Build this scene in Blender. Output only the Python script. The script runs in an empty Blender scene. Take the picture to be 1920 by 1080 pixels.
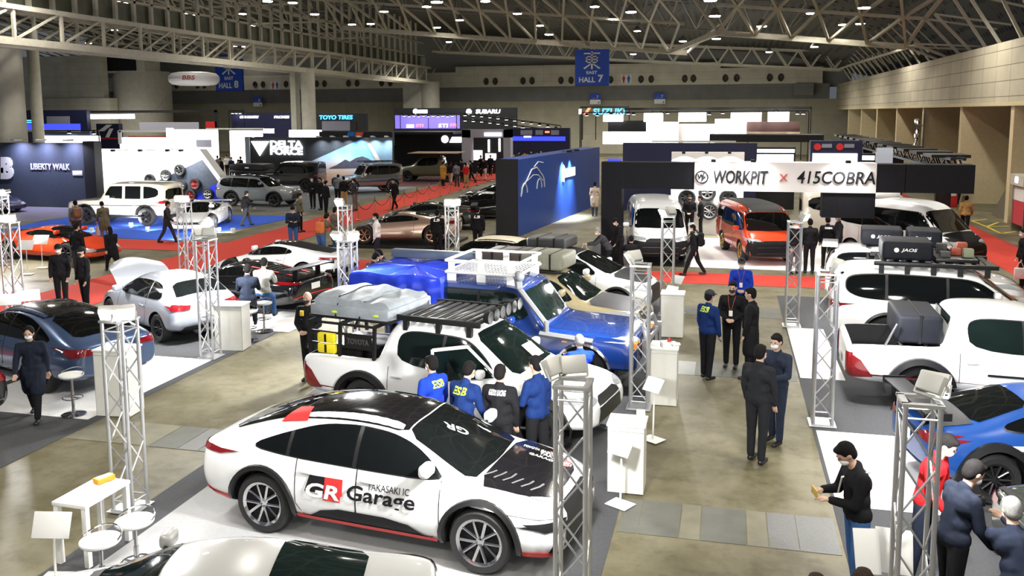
import bpy, bmesh, math, random
from math import sin, cos, pi, radians, atan2, sqrt
from mathutils import Vector, Matrix
from mathutils.bvhtree import BVHTree
random.seed(7)
S = bpy.context.scene
COL = S.collection

# ---------------------------------------------------------------- camera
FPX, PPX, PPY, EYE = 1650.0, 960.0, 415.0, 5.1      # focal length (px), principal point, eye height (m)
def _axes():
    z = Vector((1365 - PPX, 210 - PPY, FPX)).normalized()          # hall depth direction, camera space
    x = -Vector((-5848 - PPX, 245 - PPY, FPX)); x -= z * x.dot(z); x.normalize()
    u = x.cross(z)
    if u.y > 0: u = -u
    return x, z, u
AX, AZ, AU = _axes()
cam = bpy.data.cameras.new('camera'); CAM = bpy.data.objects.new('camera', cam); COL.objects.link(CAM)
cam.sensor_width = 36; cam.lens = FPX / 1920 * 36; cam.shift_y = -(540 - PPY) / 1920
cam.clip_start = 0.1; cam.clip_end = 400
R = Matrix(((AX.x, -AX.y, -AX.z), (AZ.x, -AZ.y, -AZ.z), (AU.x, -AU.y, -AU.z))).to_4x4()
CAM.matrix_world = Matrix.Translation((0, 0, EYE)) @ R
S.camera = CAM
# survey helpers: photograph reading -> point of the hall (metres)
def _ray(px, py):
    d = Vector((px - PPX, py - PPY, FPX)); return Vector((d.dot(AX), d.dot(AZ), d.dot(AU)))
def G(px, py, z=0.0):                       # on a level plane
    c = _ray(px, py); t = (z - EYE) / c.z; return Vector((c.x * t, c.y * t, z))
def D(px, py, Y):                           # on the plane Y = const
    c = _ray(px, py); t = Y / c.y; return Vector((c.x * t, Y, c.z * t + EYE))
def PXX(px, py, X):                         # on the plane X = const
    c = _ray(px, py); t = X / c.x; return Vector((X, c.y * t, c.z * t + EYE))

# ---------------------------------------------------------------- view, world, lamps
S.view_settings.view_transform = 'Standard'; S.view_settings.look = 'None'
S.view_settings.exposure = 0.3; S.view_settings.gamma = 1; S.view_settings.use_curve_mapping = False
W = bpy.data.worlds.new('world'); S.world = W; W.use_nodes = True
W.node_tree.nodes['Background'].inputs[0].default_value = (0.80, 0.87, 1.0, 1)
W.node_tree.nodes['Background'].inputs[1].default_value = 0.10
try:
    S.cycles.max_bounces = 6; S.cycles.diffuse_bounces = 3; S.cycles.glossy_bounces = 3
    S.cycles.sample_clamp_indirect = 4; S.cycles.caustics_reflective = False; S.cycles.caustics_refractive = False
    S.cycles.use_denoising = True
except Exception: pass
K_CEIL, K_TOWER = 2650, 120     # watts: roof lamps, tower floodlights, booth lamps

# ---------------------------------------------------------------- materials
MATS = {}
def mat(name, rgb, rough=0.5, metal=0.0, coat=0.0, emit=0.0, noise=0.0, scale=6.0, bump=0.0, spec=0.5, ecol=None):
    if name in MATS: return MATS[name]
    m = bpy.data.materials.new(name); m.use_nodes = True
    nt = m.node_tree; b = nt.nodes['Principled BSDF']
    b.inputs['Base Color'].default_value = (*rgb, 1); b.inputs['Roughness'].default_value = rough
    b.inputs['Metallic'].default_value = metal; b.inputs['Coat Weight'].default_value = coat
    b.inputs['Coat Roughness'].default_value = 0.03; b.inputs['Specular IOR Level'].default_value = spec
    if emit:
        b.inputs['Emission Color'].default_value = (*(ecol or rgb), 1); b.inputs['Emission Strength'].default_value = emit
    if noise or bump:
        tc = nt.nodes.new('ShaderNodeTexCoord'); n = nt.nodes.new('ShaderNodeTexNoise')
        n.inputs['Scale'].default_value = scale; n.inputs['Detail'].default_value = 4
        nt.links.new(tc.outputs['Object'], n.inputs['Vector'])
        if noise:
            r = nt.nodes.new('ShaderNodeValToRGB')
            r.color_ramp.elements[0].position = .3; r.color_ramp.elements[1].position = .7
            r.color_ramp.elements[0].color = (*[c * (1 - noise) for c in rgb], 1)
            r.color_ramp.elements[1].color = (*[min(1, c * (1 + noise)) for c in rgb], 1)
            nt.links.new(n.outputs['Fac'], r.inputs['Fac']); nt.links.new(r.outputs['Color'], b.inputs['Base Color'])
        if bump:
            bp = nt.nodes.new('ShaderNodeBump'); bp.inputs['Strength'].default_value = bump
            bp.inputs['Distance'].default_value = 0.02
            nt.links.new(n.outputs['Fac'], bp.inputs['Height']); nt.links.new(bp.outputs['Normal'], b.inputs['Normal'])
    MATS[name] = m; return m
def paint(name, rgb, rough=.28, metal=0.0): return mat('paint_' + name, rgb, rough, metal, 1.0, noise=.02, scale=2)
def glow(name, rgb, k): return mat('glow_' + name, rgb, .5, emit=k)
def panelled(name, rgb, line, sx, sz, axis='XZ', rough=.8, lw=.012, var=.06):
    """wall cladding: joints every sx by sz metres"""
    if name in MATS: return MATS[name]
    m = mat(name, rgb, rough); nt = m.node_tree; b = nt.nodes['Principled BSDF']
    tc = nt.nodes.new('ShaderNodeTexCoord'); sp = nt.nodes.new('ShaderNodeSeparateXYZ'); cb = nt.nodes.new('ShaderNodeCombineXYZ')
    nt.links.new(tc.outputs['Object'], sp.inputs[0])
    nt.links.new(sp.outputs[axis[0]], cb.inputs[0]); nt.links.new(sp.outputs[axis[1]], cb.inputs[1])
    k = nt.nodes.new('ShaderNodeTexBrick'); k.offset = 0; k.inputs['Scale'].default_value = 1
    k.inputs['Brick Width'].default_value = sx; k.inputs['Row Height'].default_value = sz
    k.inputs['Mortar Size'].default_value = lw; k.inputs['Mortar Smooth'].default_value = .1
    k.inputs['Color1'].default_value = (*[c * (1 - var) for c in rgb], 1); k.inputs['Color2'].default_value = (*[min(1, c * (1 + var)) for c in rgb], 1)
    k.inputs['Mortar'].default_value = (*line, 1)
    n = nt.nodes.new('ShaderNodeTexNoise'); n.inputs['Scale'].default_value = .8; n.inputs['Detail'].default_value = 5
    mx = nt.nodes.new('ShaderNodeMix'); mx.data_type = 'RGBA'; mx.blend_type = 'MULTIPLY'; mx.inputs['Factor'].default_value = .35
    nt.links.new(tc.outputs['Object'], n.inputs['Vector']); nt.links.new(cb.outputs[0], k.inputs['Vector'])
    nt.links.new(k.outputs['Color'], mx.inputs['A']); nt.links.new(n.outputs['Fac'], mx.inputs['B'])
    nt.links.new(mx.outputs['Result'], b.inputs['Base Color'])
    return m
def concrete():
    m = mat('floor_concrete', (.30, .28, .2), .55, spec=.3); nt = m.node_tree; b = nt.nodes['Principled BSDF']
    tc = nt.nodes.new('ShaderNodeTexCoord')
    def noise(s, d, ra, rb, p0, p1):
        n = nt.nodes.new('ShaderNodeTexNoise'); n.inputs['Scale'].default_value = s; n.inputs['Detail'].default_value = d; n.inputs['Roughness'].default_value = .65
        nt.links.new(tc.outputs['Object'], n.inputs['Vector'])
        r = nt.nodes.new('ShaderNodeValToRGB'); r.color_ramp.elements[0].position = p0; r.color_ramp.elements[1].position = p1
        r.color_ramp.elements[0].color = (*ra, 1); r.color_ramp.elements[1].color = (*rb, 1); nt.links.new(n.outputs['Fac'], r.inputs['Fac']); return r
    a = noise(.45, 8, (.105, .092, .048), (.205, .188, .124), .34, .66)
    c = noise(3.2, 8, (.6, .58, .5), (1, 1, 1), .3, .5)
    d = noise(.9, 4, (.82, .8, .7), (1, 1, 1), .38, .52)
    mx = nt.nodes.new('ShaderNodeMix'); mx.data_type = 'RGBA'; mx.blend_type = 'MULTIPLY'; mx.inputs['Factor'].default_value = .85
    my = nt.nodes.new('ShaderNodeMix'); my.data_type = 'RGBA'; my.blend_type = 'MULTIPLY'; my.inputs['Factor'].default_value = .8
    nt.links.new(a.outputs[0], mx.inputs['A']); nt.links.new(c.outputs[0], mx.inputs['B'])
    nt.links.new(mx.outputs['Result'], my.inputs['A']); nt.links.new(d.outputs[0], my.inputs['B'])
    nt.links.new(my.outputs['Result'], b.inputs['Base Color'])
    return m

WHITE = mat('white_board', (.82, .82, .8), .6, noise=.02)
BLACK = mat('black_plastic', (.008, .008, .009), .5, noise=.2, spec=.3)
SATIN = mat('satin_black', (.011, .011, .012), .38, noise=.1, spec=.35)
RUBBER = mat('tyre_rubber', (.012, .012, .013), .75, noise=.2, scale=20)
CHROME = mat('chrome', (.8, .8, .82), .12, 1.0)
ALLOY = mat('alloy', (.62, .63, .66), .28, 1.0, noise=.05)
GUN = mat('gunmetal', (.06, .06, .065), .35, .8)
GLASS = mat('car_glass', (.004, .005, .005), .04, 0, .25, noise=.1, spec=.3)
GLASS2 = mat('car_glass_green', (.005, .010, .009), .05, 0, .25, noise=.2, scale=2.2, spec=.35)
REDLAMP = mat('red_lamp', (.20, .006, .01), .12, 0, 1)
LAMPGLASS = mat('headlamp', (.55, .58, .6), .08, .4, 1)
AMBER = mat('amber_lamp', (.8, .28, .02), .15, 0, 1)
TRUSS = mat('truss_aluminium', (.72, .73, .75), .38, .85, noise=.06)
STEEL = mat('roof_steel', (.57, .54, .44), .6, 0, noise=.08, scale=3)
STEELD = mat('roof_steel_dark', (.30, .29, .26), .6, 0, noise=.1)
RED = mat('red_carpet', (.52, .036, .02), .95, noise=.06, scale=40, bump=.1)
REDV = mat('red_vinyl', (.62, .03, .03), .4)

# ---------------------------------------------------------------- mesh builder
class MB:
    def __init__(s): s.v = []; s.f = []; s.m = []; s.s = []; s.M = None
    def add(s, vs, fs, m=0, sm=False):
        o = len(s.v)
        s.v += [tuple(s.M @ Vector(p)) if s.M else tuple(p) for p in vs]
        for f in fs: s.f.append([i + o for i in f]); s.m.append(m); s.s.append(sm)
        return s
    def box(s, x0, x1, y0, y1, z0, z1, m=0):
        return s.add([(x, y, z) for x in (x0, x1) for y in (y0, y1) for z in (z0, z1)],
              [(0, 1, 3, 2), (4, 6, 7, 5), (0, 4, 5, 1), (2, 3, 7, 6), (0, 2, 6, 4), (1, 5, 7, 3)], m)
    def rbox(s, x0, x1, y0, y1, z0, z1, r=.02, m=0, seg=2):
        bm = bmesh.new(); bmesh.ops.create_cube(bm, size=1)
        for v in bm.verts: v.co = Vector(((x0 + x1) / 2 + v.co.x * (x1 - x0), (y0 + y1) / 2 + v.co.y * (y1 - y0), (z0 + z1) / 2 + v.co.z * (z1 - z0)))
        bmesh.ops.bevel(bm, geom=bm.edges[:], offset=r, segments=seg, affect='EDGES', profile=.5)
        bm.verts.index_update()
        s.add([v.co.copy() for v in bm.verts], [[v.index for v in f.verts] for f in bm.faces], m, True); bm.free(); return s
    def bar(s, p, q, r, m=0, n=6, r2=None, sm=True):
        p = Vector(p); q = Vector(q); d = q - p
        if d.length < 1e-6: return s
        a = d.normalized(); h = Vector((0, 0, 1)) if abs(a.z) < .9 else Vector((1, 0, 0))
        u = a.cross(h).normalized(); w = a.cross(u); r2 = r if r2 is None else r2
        ph = pi / 4 if n == 4 else 0
        vs = [p + (u * cos(2 * pi * i / n + ph) + w * sin(2 * pi * i / n + ph)) * r for i in range(n)] + \
             [q + (u * cos(2 * pi * i / n + ph) + w * sin(2 * pi * i / n + ph)) * r2 for i in range(n)]
        fs = [(i, (i + 1) % n, n + (i + 1) % n, n + i) for i in range(n)] + [list(range(n))[::-1], list(range(n, 2 * n))]
        return s.add(vs, fs, m, sm and n > 4)
    def tube(s, pts, r, m=0, n=6):
        for a, b in zip(pts, pts[1:]): s.bar(a, b, r, m, n)
        return s
    def ball(s, c, rx, ry=None, rz=None, m=0, n=12, k=8):
        ry = ry or rx; rz = rz or rx
        vs = [(c[0], c[1], c[2] - rz)]
        for j in range(1, k):
            t = -pi / 2 + pi * j / k
            vs += [(c[0] + rx * cos(t) * cos(2 * pi * i / n), c[1] + ry * cos(t) * sin(2 * pi * i / n), c[2] + rz * sin(t)) for i in range(n)]
        vs.append((c[0], c[1], c[2] + rz)); L = len(vs) - 1
        fs = [(0, 1 + (i + 1) % n, 1 + i) for i in range(n)]
        for j in range(k - 2):
            o = 1 + j * n; fs += [(o + i, o + (i + 1) % n, o + n + (i + 1) % n, o + n + i) for i in range(n)]
        o = 1 + (k - 2) * n; fs += [(o + i, o + (i + 1) % n, L) for i in range(n)]
        return s.add(vs, fs, m, True)
    def lathe(s, prof, n=24, m=0, c=(0, 0, 0), axis='Z', sm=True, caps=True):
        vs = []
        for r, h in prof:
            for i in range(n):
                a = 2 * pi * i / n; p = (r * cos(a), r * sin(a), h)
                if axis == 'Y': p = (p[0], p[2], p[1])
                if axis == 'X': p = (p[2], p[0], p[1])
                vs.append((p[0] + c[0], p[1] + c[1], p[2] + c[2]))
        k = len(prof); fs = []
        for j in range(k - 1): fs += [(j * n + i, j * n + (i + 1) % n, (j + 1) * n + (i + 1) % n, (j + 1) * n + i) for i in range(n)]
        if caps: fs += [list(range(n))[::-1], list(range((k - 1) * n, k * n))]
        return s.add(vs, fs, m, sm)
    def prism(s, poly, a0, a1, plane='XZ', m=0):
        def P(u, v, w): return {'XZ': (u, w, v), 'YZ': (w, u, v), 'XY': (u, v, w)}[plane]
        n = len(poly)
        vs = [P(u, v, a0) for u, v in poly] + [P(u, v, a1) for u, v in poly]
        return s.add(vs, [list(range(n)), list(range(n, 2 * n))[::-1]] + [(i, (i + 1) % n, n + (i + 1) % n, n + i) for i in range(n)], m)
    def mesh(s, name, mats):
        me = bpy.data.meshes.new(name); me.from_pydata(s.v, [], s.f)
        for x in (mats if isinstance(mats, (list, tuple)) else [mats]): me.materials.append(x)
        me.polygons.foreach_set('material_index', s.m); me.polygons.foreach_set('use_smooth', s.s)
        bm = bmesh.new(); bm.from_mesh(me); bmesh.ops.recalc_face_normals(bm, faces=bm.faces); bm.to_mesh(me); bm.free()
        if any(s.s): me.set_sharp_from_angle(angle=radians(40))
        me.update(); return me
    def build(s, name, mats, parent=None, loc=None, rz=0):
        return link(name, s.mesh(name, mats), parent, loc, rz)
def link(name, data, parent=None, loc=None, rz=0):
    o = bpy.data.objects.new(name, data); COL.objects.link(o)
    if parent: o.parent = parent
    if loc is not None: o.location = loc
    if rz: o.rotation_euler = (0, 0, rz)
    return o
def tag(o, label=None, cat=None, group=None, kind=None):
    if label: o['label'] = label
    if cat: o['category'] = cat
    if group: o['group'] = group
    if kind: o['kind'] = kind
    return o
def thing(name, label, cat, loc=(0, 0, 0), rz=0, group=None):
    return tag(link(name, None, None, loc, rz), label, cat, group)
def copy_tree(o, parent=None):
    c = o.copy(); COL.objects.link(c)
    if parent: c.parent = parent
    for ch in o.children: copy_tree(ch, c)
    return c
_FONT = {}
def text_mesh(txt, size=1.0, depth=.02, bold=0.0, shear=0.0, align='LEFT', space=1.0):
    cu = bpy.data.curves.new('lettering', 'FONT'); cu.body = txt; cu.size = size; cu.extrude = depth / 2; cu.offset = bold
    cu.shear = shear; cu.align_x = align; cu.space_character = space; cu.resolution_u = 3
    o = bpy.data.objects.new('lettering', cu); COL.objects.link(o)
    dg = bpy.context.evaluated_depsgraph_get(); me = bpy.data.meshes.new_from_object(o.evaluated_get(dg))
    bpy.data.objects.remove(o); me.materials.clear(); return me
def sign_text(txt, w, h, m, parent, loc, depth=.03, bold=0.0, shear=0.0, name='lettering', rz=0):
    """upright text facing -Y, scaled to w by h metres, lower-left corner at loc"""
    me = text_mesh(txt, 1, .02, bold, shear)
    xs = [v.co.x for v in me.vertices]; ys = [v.co.y for v in me.vertices]
    kx = w / max(1e-6, max(xs) - min(xs)); ky = h / max(1e-6, max(ys) - min(ys)); x0, y0 = min(xs), min(ys)
    for v in me.vertices: v.co = Vector(((v.co.x - x0) * kx, -v.co.z / .02 * depth, (v.co.y - y0) * ky))
    me.materials.append(m); return link(name, me, parent, loc, rz)
def evaluated(me, mods):
    """mesh -> mesh after the modifiers set by mods(object)"""
    o = bpy.data.objects.new('work', me); COL.objects.link(o); tmp = mods(o) or []
    dg = bpy.context.evaluated_depsgraph_get(); dg.update()
    out = bpy.data.meshes.new_from_object(o.evaluated_get(dg), depsgraph=dg)
    for t in [o] + tmp: bpy.data.objects.remove(t)
    return out
def area(parent, loc, target, size, watts, col=(1, 1, 1), name='floodlight_beam', spread=pi):
    l = bpy.data.lights.new(name, 'AREA'); l.energy = watts; l.size = size; l.color = col; l.spread = spread
    o = link(name, l, parent, loc); o.rotation_euler = (Vector(target) - Vector(loc)).to_track_quat('-Z', 'Y').to_euler(); return o
# ================================================================ the hall
FLOOR = concrete()
tag(MB().box(-90, 16, -6, 114, -.3, 0).build('floor', FLOOR), kind='structure')
WALLG = panelled('wall_concrete', (.46, .43, .32), (.3, .28, .2), 4.5, 2.4, 'XZ')
WALLD = panelled('wall_recess', (.25, .25, .24), (.19, .19, .18), 4.5, 4, 'XZ')
BAND = panelled('wall_band', (.74, .70, .56), (.4, .38, .3), 4.5, .9, 'XZ', var=.03)
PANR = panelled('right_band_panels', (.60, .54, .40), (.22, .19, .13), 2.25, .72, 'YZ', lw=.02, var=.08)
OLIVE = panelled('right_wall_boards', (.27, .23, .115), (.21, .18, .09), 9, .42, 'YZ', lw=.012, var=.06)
w = MB()
w.box(-90, 14, 110, 111, 0, 6.6, 0).box(-90, 11.5, 109.9, 111, 6.6, 8.4, 1).box(-90, 10.6, 109.2, 111, 8.4, 10.3, 2)
w.box(-34, -1.0, 109.2, 111, 10.3, 11.0, 2).box(-90, 14, 111, 112, 8, 20, 3)
w.box(7.4, 9.6, 108.6, 110, 7.0, 8.35, 1)
tag(w.build('wall_far', [WALLG, WALLD, BAND, STEELD]), kind='structure')
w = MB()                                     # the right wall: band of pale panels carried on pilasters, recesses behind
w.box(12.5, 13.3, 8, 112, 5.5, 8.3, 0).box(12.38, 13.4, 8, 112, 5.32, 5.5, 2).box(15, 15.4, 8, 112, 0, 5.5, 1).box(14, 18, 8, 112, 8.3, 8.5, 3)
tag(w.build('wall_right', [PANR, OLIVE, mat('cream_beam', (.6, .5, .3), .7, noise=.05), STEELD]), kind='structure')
PIL = mat('pilaster', (.62, .52, .32), .7, noise=.06)
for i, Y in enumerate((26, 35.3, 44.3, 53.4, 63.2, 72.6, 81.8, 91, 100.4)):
    tag(MB().box(12.5, 15, Y - .25, Y + .25, 0, 5.32).prism([(15, 0), (12.75, 0), (15, 5.3)], Y + .3, Y + 3.2, 'XZ', 1).build('pillar', [PIL, mat('stair_shade', (.1, .08, .05), .85, noise=.1)]), kind='structure')  # dark wedges put the diagonal shade of the recesses into the stair slopes
# left side: girder on columns, wall and stair drum of the neighbouring hall
COLM = mat('column_concrete', (.5, .48, .40), .75, noise=.08, scale=2)
for Y, r in ((43.2, .85), (71.9, .62), (105, 1.15)):
    b = MB().lathe([(r, 0), (r, 9.0 if Y > 50 else 9.6)], 24, 0, (-36.0 if Y > 50 else -40.6, Y, 0))
    if Y > 60: b.box(-36.9 - r, -36.4 - r, Y - .4, Y + .4, 0, 9.0)
    if Y > 100: b.box(-39.4, -36.8, Y - .6, Y + .6, 0, 12)
    tag(b.build('column', COLM), kind='structure')
p0, p1 = D(66, 140, 96), D(192, 140, 96)
w = MB().box(p0.x - 14, p1.x, 96, 97, 7.2, 12.5, 0).box(p0.x - 14, p1.x + 1.2, 95.4, 97, 0, 7.2, 1)
tag(w.build('wall_left', [BAND, BAND]), kind='structure')
p0, p1 = D(190, 180, 97), D(281, 180, 97); r = (p1.x - p0.x) / 2
d = MB().lathe([(r, 0), (r, 10.0), (r * .97, 10.0), (r * .97, 10.6)], 32, 0, ((p0.x + p1.x) / 2, 97 + r, 0))
d.box(p0.x + .2, p1.x - .8, 97.4, 97 + r, 10.4, 13.2, 1).box(p0.x + 1.0, p1.x - 2.0, 97.2, 97.5, 10.6, 12.7, 2)
tag(d.build('wall_stair_drum', [COLM, BAND, BLACK]), kind='structure')
tag(MB().lathe([(.45, 0), (.45, 12)], 16, 0, (D(65, 150, 62).x, 62, 0)).build('column', COLM), kind='structure')
# girder between the halls
gx = -36.0; g = MB()
for x in (gx, gx - 1.8):
    g.box(x - .22, x + .22, 4, 105, 8.72, 9.1).box(x - .14, x + .14, 4, 105, 10.55, 10.8)
    Y = 5.0; i = 0
    while Y < 104:
        g.bar((x, Y, 9), (x, Y, 10.7), .11, 0, 4); g.bar((x, Y, 9), (x, Y + 3.4, 10.7), .08, 0, 4)
        if x == gx: g.bar((x, Y, 10.7), (x - 1.8, Y + 3.4, 10.7), .06, 0, 4); g.bar((x, Y, 9), (x - 1.8, Y, 9), .06, 0, 4)
        Y += 3.4
tag(g.build('ceiling_girder', STEEL), kind='structure')
g = MB(); Y = 20.0
while Y < 104:
    g.box(gx - .9, gx - .7, Y - .12, Y + .12, 10.8, 16.5); Y += 1.75
g.box(gx - 1.3, gx - 1.0, 18, 105, 10.8, 12.1, 1).box(gx - .95, gx - .7, 18, 105, 12.1, 12.25, 0).box(gx - .95, gx - .7, 18, 105, 13.6, 13.8, 0)
tag(g.build('ceiling_mullions', [STEEL, mat('green_panel', (.12, .13, .09), .5, noise=.3, scale=1)]), kind='structure')
# roof lattice: rows of chords tied by triangles
def lattice(name, rows, x0, x1, z_at, pitch, rc, rd, m, first=None, webs=None):
    b = MB()
    for j, (Y, dz) in enumerate(rows):
        xs = []; x = x0 + (pitch / 2 if j % 2 else 0)
        while x <= x1 + .01: xs.append(x); x += pitch
        a, c = (x0, Y, z_at(x0) + dz), (x1, Y, z_at(x1) + dz)
        if j == 0 and first: b.bar(a, c, first, 0, 4)
        else: b.bar(a, c, rc, 0, 4)
        if j + 1 < len(rows):
            Y2, dz2 = rows[j + 1]
            for x in xs:
                for s in (-.5, .5):
                    x2 = x + s * pitch
                    if x0 - .1 <= x2 <= x1 + .1: b.bar((x, Y, z_at(x) + dz), (x2, Y2, z_at(x2) + dz2), rd, 0, 4)
                if webs: b.bar((x, Y, z_at(x) + dz), (x + pitch * .5, (Y + Y2) / 2, z_at(x) + dz + webs), rd * .7, 0, 4)
    return tag(b.build(name, m), kind='structure')
zl = lambda x: 10.4 - .0928 * (x + 5)
ROWS = [(80, 0), (74, 1.95), (68, 3.1), (62, 4.0), (56, 4.7), (50, 5.2), (44, 5.6), (38, 5.9), (32, 6.1), (24, 6.2), (16, 6.2)]
lattice('ceiling_lattice', ROWS, -36.4, -3.6, zl, 2.4, .15, .125, STEEL, .3)
lattice('ceiling_lattice', [(Y - 1.5, z + 2.0) for Y, z in ROWS], -36.4, 6, zl, 2.4, .07, .07, STEELD, None, 1.1)
zr = lambda x: 10.4 - .1 * x
RR = [(63, 0), (57.5, 1.25), (52, 2.2), (46, 3.0), (40, 3.6), (34, 4.1), (28, 4.5), (22, 4.8), (14, 5.0)]
lattice('ceiling_lattice', RR, -.8, 11.2, zr, 2.4, .13, .115, STEEL, .26)
b = MB().bar((-5, 80, 10.4), (-.8, 63, 10.5), .24, 0, 4).bar((-3.6, 80, 10.3), (-.8, 74, 12.2), .12, 0, 4)
for i in range(8):
    a = RR[i]; c = ROWS[min(i + 3, 10)]
    b.bar((-.8, a[0], 10.5 + a[1]), (-3.6, c[0], zl(-3.6) + c[1]), .1, 0, 4)
for i, (Y, dz) in enumerate(RR):              # raking struts down to the right wall
    for k in (0, 2.6):
        b.bar((11.2, Y - k, zr(11.2) + dz), (13.2, Y - k, 8.4), .1, 0, 4); b.bar((11.2, Y - k, zr(11.2) + dz), (14.6, Y - k - 2, 8.9 + dz * .6), .08, 0, 4)
b.tube([(11.2, Y, zr(11.2) + dz) for Y, dz in RR], .13, 0, 4)
for Y in range(66, 108, 3):
    b.bar((12.2, Y, 10.0), (13.2, Y - .6, 8.4), .09, 0, 4); b.bar((11.5, Y, 11.6), (13.6, Y - 1, 9.2), .08, 0, 4)
b.bar((11.7, 105, 9.75), (11.9, 63, 9.4), .12, 0, 4)
tag(b.build('ceiling_struts', STEEL), kind='structure')
b = MB()                                      # end frame in front of the far wall
zf = lambda x: 12.45 - .062 * (x + 33.6)
for Y, q in ((105, 1.0), (103, 1.0)):
    b.bar((-35, Y, zf(-35)), (12, Y, zf(12)), .16, 0, 4); b.bar((-35, Y, zf(-35) + 1.9), (12, Y, zf(12) + 1.9), .12, 0, 4)
    x = -35.0
    while x < 11:
        b.bar((x, Y, zf(x) + 1.9), (x + 1.25, Y, zf(x)), .1, 0, 4); b.bar((x + 1.25, Y, zf(x)), (x + 2.5, Y, zf(x) + 1.9), .1, 0, 4); x += 2.5
tag(b.build('ceiling_end_truss', STEEL), kind='structure')
lattice('ceiling_lattice', [(100, .5), (92, 1.8), (84, 2.8), (76, 3.6), (68, 4.2), (60, 4.6), (52, 4.8), (44, 5)], -86, -38.5, lambda x: 11.6 + .0 * x, 3.0, .12, .10, STEEL, .2, 1.5)
lattice('ceiling_lattice', [(97, 2.5), (87, 3.8), (77, 4.8), (67, 5.6), (57, 6.2), (47, 6.6)], -86, -38.5, lambda x: 12 + .0 * x, 3.0, .1, .08, STEELD, .15, 1.5)
# roof deck with perforated acoustic panels
def deck():
    m = mat('roof_deck', (.1, .1, .095), .8); nt = m.node_tree; b = nt.nodes['Principled BSDF']
    tc = nt.nodes.new('ShaderNodeTexCoord'); v = nt.nodes.new('ShaderNodeTexVoronoi'); v.inputs['Scale'].default_value = 1.6; v.inputs['Randomness'].default_value = .25
    r = nt.nodes.new('ShaderNodeValToRGB'); r.color_ramp.elements[0].position = .25; r.color_ramp.elements[1].position = .4
    r.color_ramp.elements[0].color = (.02, .02, .02, 1); r.color_ramp.elements[1].color = (.12, .12, .115, 1)
    nt.links.new(tc.outputs['Object'], v.inputs['Vector']); nt.links.new(v.outputs['Distance'], r.inputs['Fac']); nt.links.new(r.outputs['Color'], b.inputs['Base Color']); return m
prof = [(112, 13.0), (100, 13.6), (80, 14.4), (74, 16.2), (68, 17.4), (62, 18.3), (50, 19.5), (38, 20.2), (24, 20.5), (6, 20.5)]
vs = []
for Y, z in prof: vs += [(-90, Y, z + 3.2), (-36, Y, z + 2.4), (-3, Y, z - .4), (6, Y, z - 1.0), (13, Y, z - 3.2 if Y > 60 else z - 4.2), (17, Y, 9.0)]
fs = [(i * 6 + k, i * 6 + k + 1, i * 6 + k + 7, i * 6 + k + 6) for i in range(len(prof) - 1) for k in range(5)]
tag(MB().add(vs, fs).build('ceiling', deck()), kind='structure')
# roof lamps (high-bay fittings as seen, then added ones that carry the beams)
HOUS = mat('lamp_housing', (.3, .29, .26), .5, .5); LENS = glow('roof_lamp_lens', (1, .93, .8), 40)
hb = MB().lathe([(.10, .55), (.16, .5), (.34, .12), (.36, .1)], 16, 0).bar((0, 0, .5), (0, 0, 1.6), .025)
lm = MB().lathe([(.02, .08), (.33, .1), (.3, .05), (.02, .03)], 16, 0)
hm, lmm = hb.mesh('high_bay_lamp', HOUS), lm.mesh('lens', LENS)
LAMPS = [(1620, 18), (1343, 75), (1527, 90), (1340, 33), (1332, 4), (1582, 49), (910, 5), (862, 40), (970, 28), (1013, 50), (1115, 15), (1148, 38), (695, 47), (800, 15), (720, 24),
         (120, 8), (218, 4), (232, 8), (345, 28), (362, 31), (455, 28), (590, 29), (473, 50), (440, 88), (458, 89), (660, 48), (1428, 52), (215, 58), (530, 62), (502, 5), (1195, 60)]
spots = [G(px, py, 12.6 if px < 1300 else 10.6) for px, py in LAMPS]
for i, p in enumerate(spots):
    if p.x < -36 : p = G(*LAMPS[i], 14.0)
    o = link('high_bay_lamp', hm, None, p); link('lens', lmm, o)
    tag(o, 'round high bay lamp hanging under the steel roof', 'ceiling lamp', 'high bay lamps under the roof')
def beam(x, y, z, w, ang=150):
    l = bpy.data.lights.new('lamp_beam', 'SPOT'); l.energy = w; l.spot_size = radians(ang); l.spot_blend = .6; l.shadow_soft_size = .35; l.color = (1, .95, .86)
    return link('lamp_beam', l, None, (x, y, z))
for x, y, k in [(-34, 20, 1), (-34, 38, 1), (-30, 58, 1), (-26, 78, 1), (-24, 12, 1), (-22, 30, 1), (-16, 48, 1), (-14, 70, 1.2), (-10, 4, 1), (-6, -4, 1.3), (3.5, -4, 1.2), (-10, 20, 1), (-8, 36, 1), (-6, 56, 1), (-4, 80, 1.2), (2, 2, 1), (2, 14, 1), (2, 27, 1),
                (4, 42, 1), (5, 60, 1), (6, 82, 1.5), (9, 10, 1), (8.5, 30, 1.1), (1, 35, 1.1), (-50, 50, 1.2), (-52, 80, 2.2), (-30, 94, 2.5), (-10, 96, 2.8), (4, 97, 1.8), (-68, 84, 2.5), (-52, 92, 2.2), (-20, 96, 2), (-44, 62, 1.5), (9.2, 47, .9), (9, 68, .9)]:  # lamps added to light the hall; some hang unseen behind the camera
    o = link('high_bay_lamp', hm, None, (x, y, 11.2 if x > -20 else 12.8)); link('lens', lmm, o); beam(0, 0, .0, K_CEIL * k).parent = o
    tag(o, 'round high bay lamp hanging under the steel roof', 'ceiling lamp', 'high bay lamps under the roof')
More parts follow.
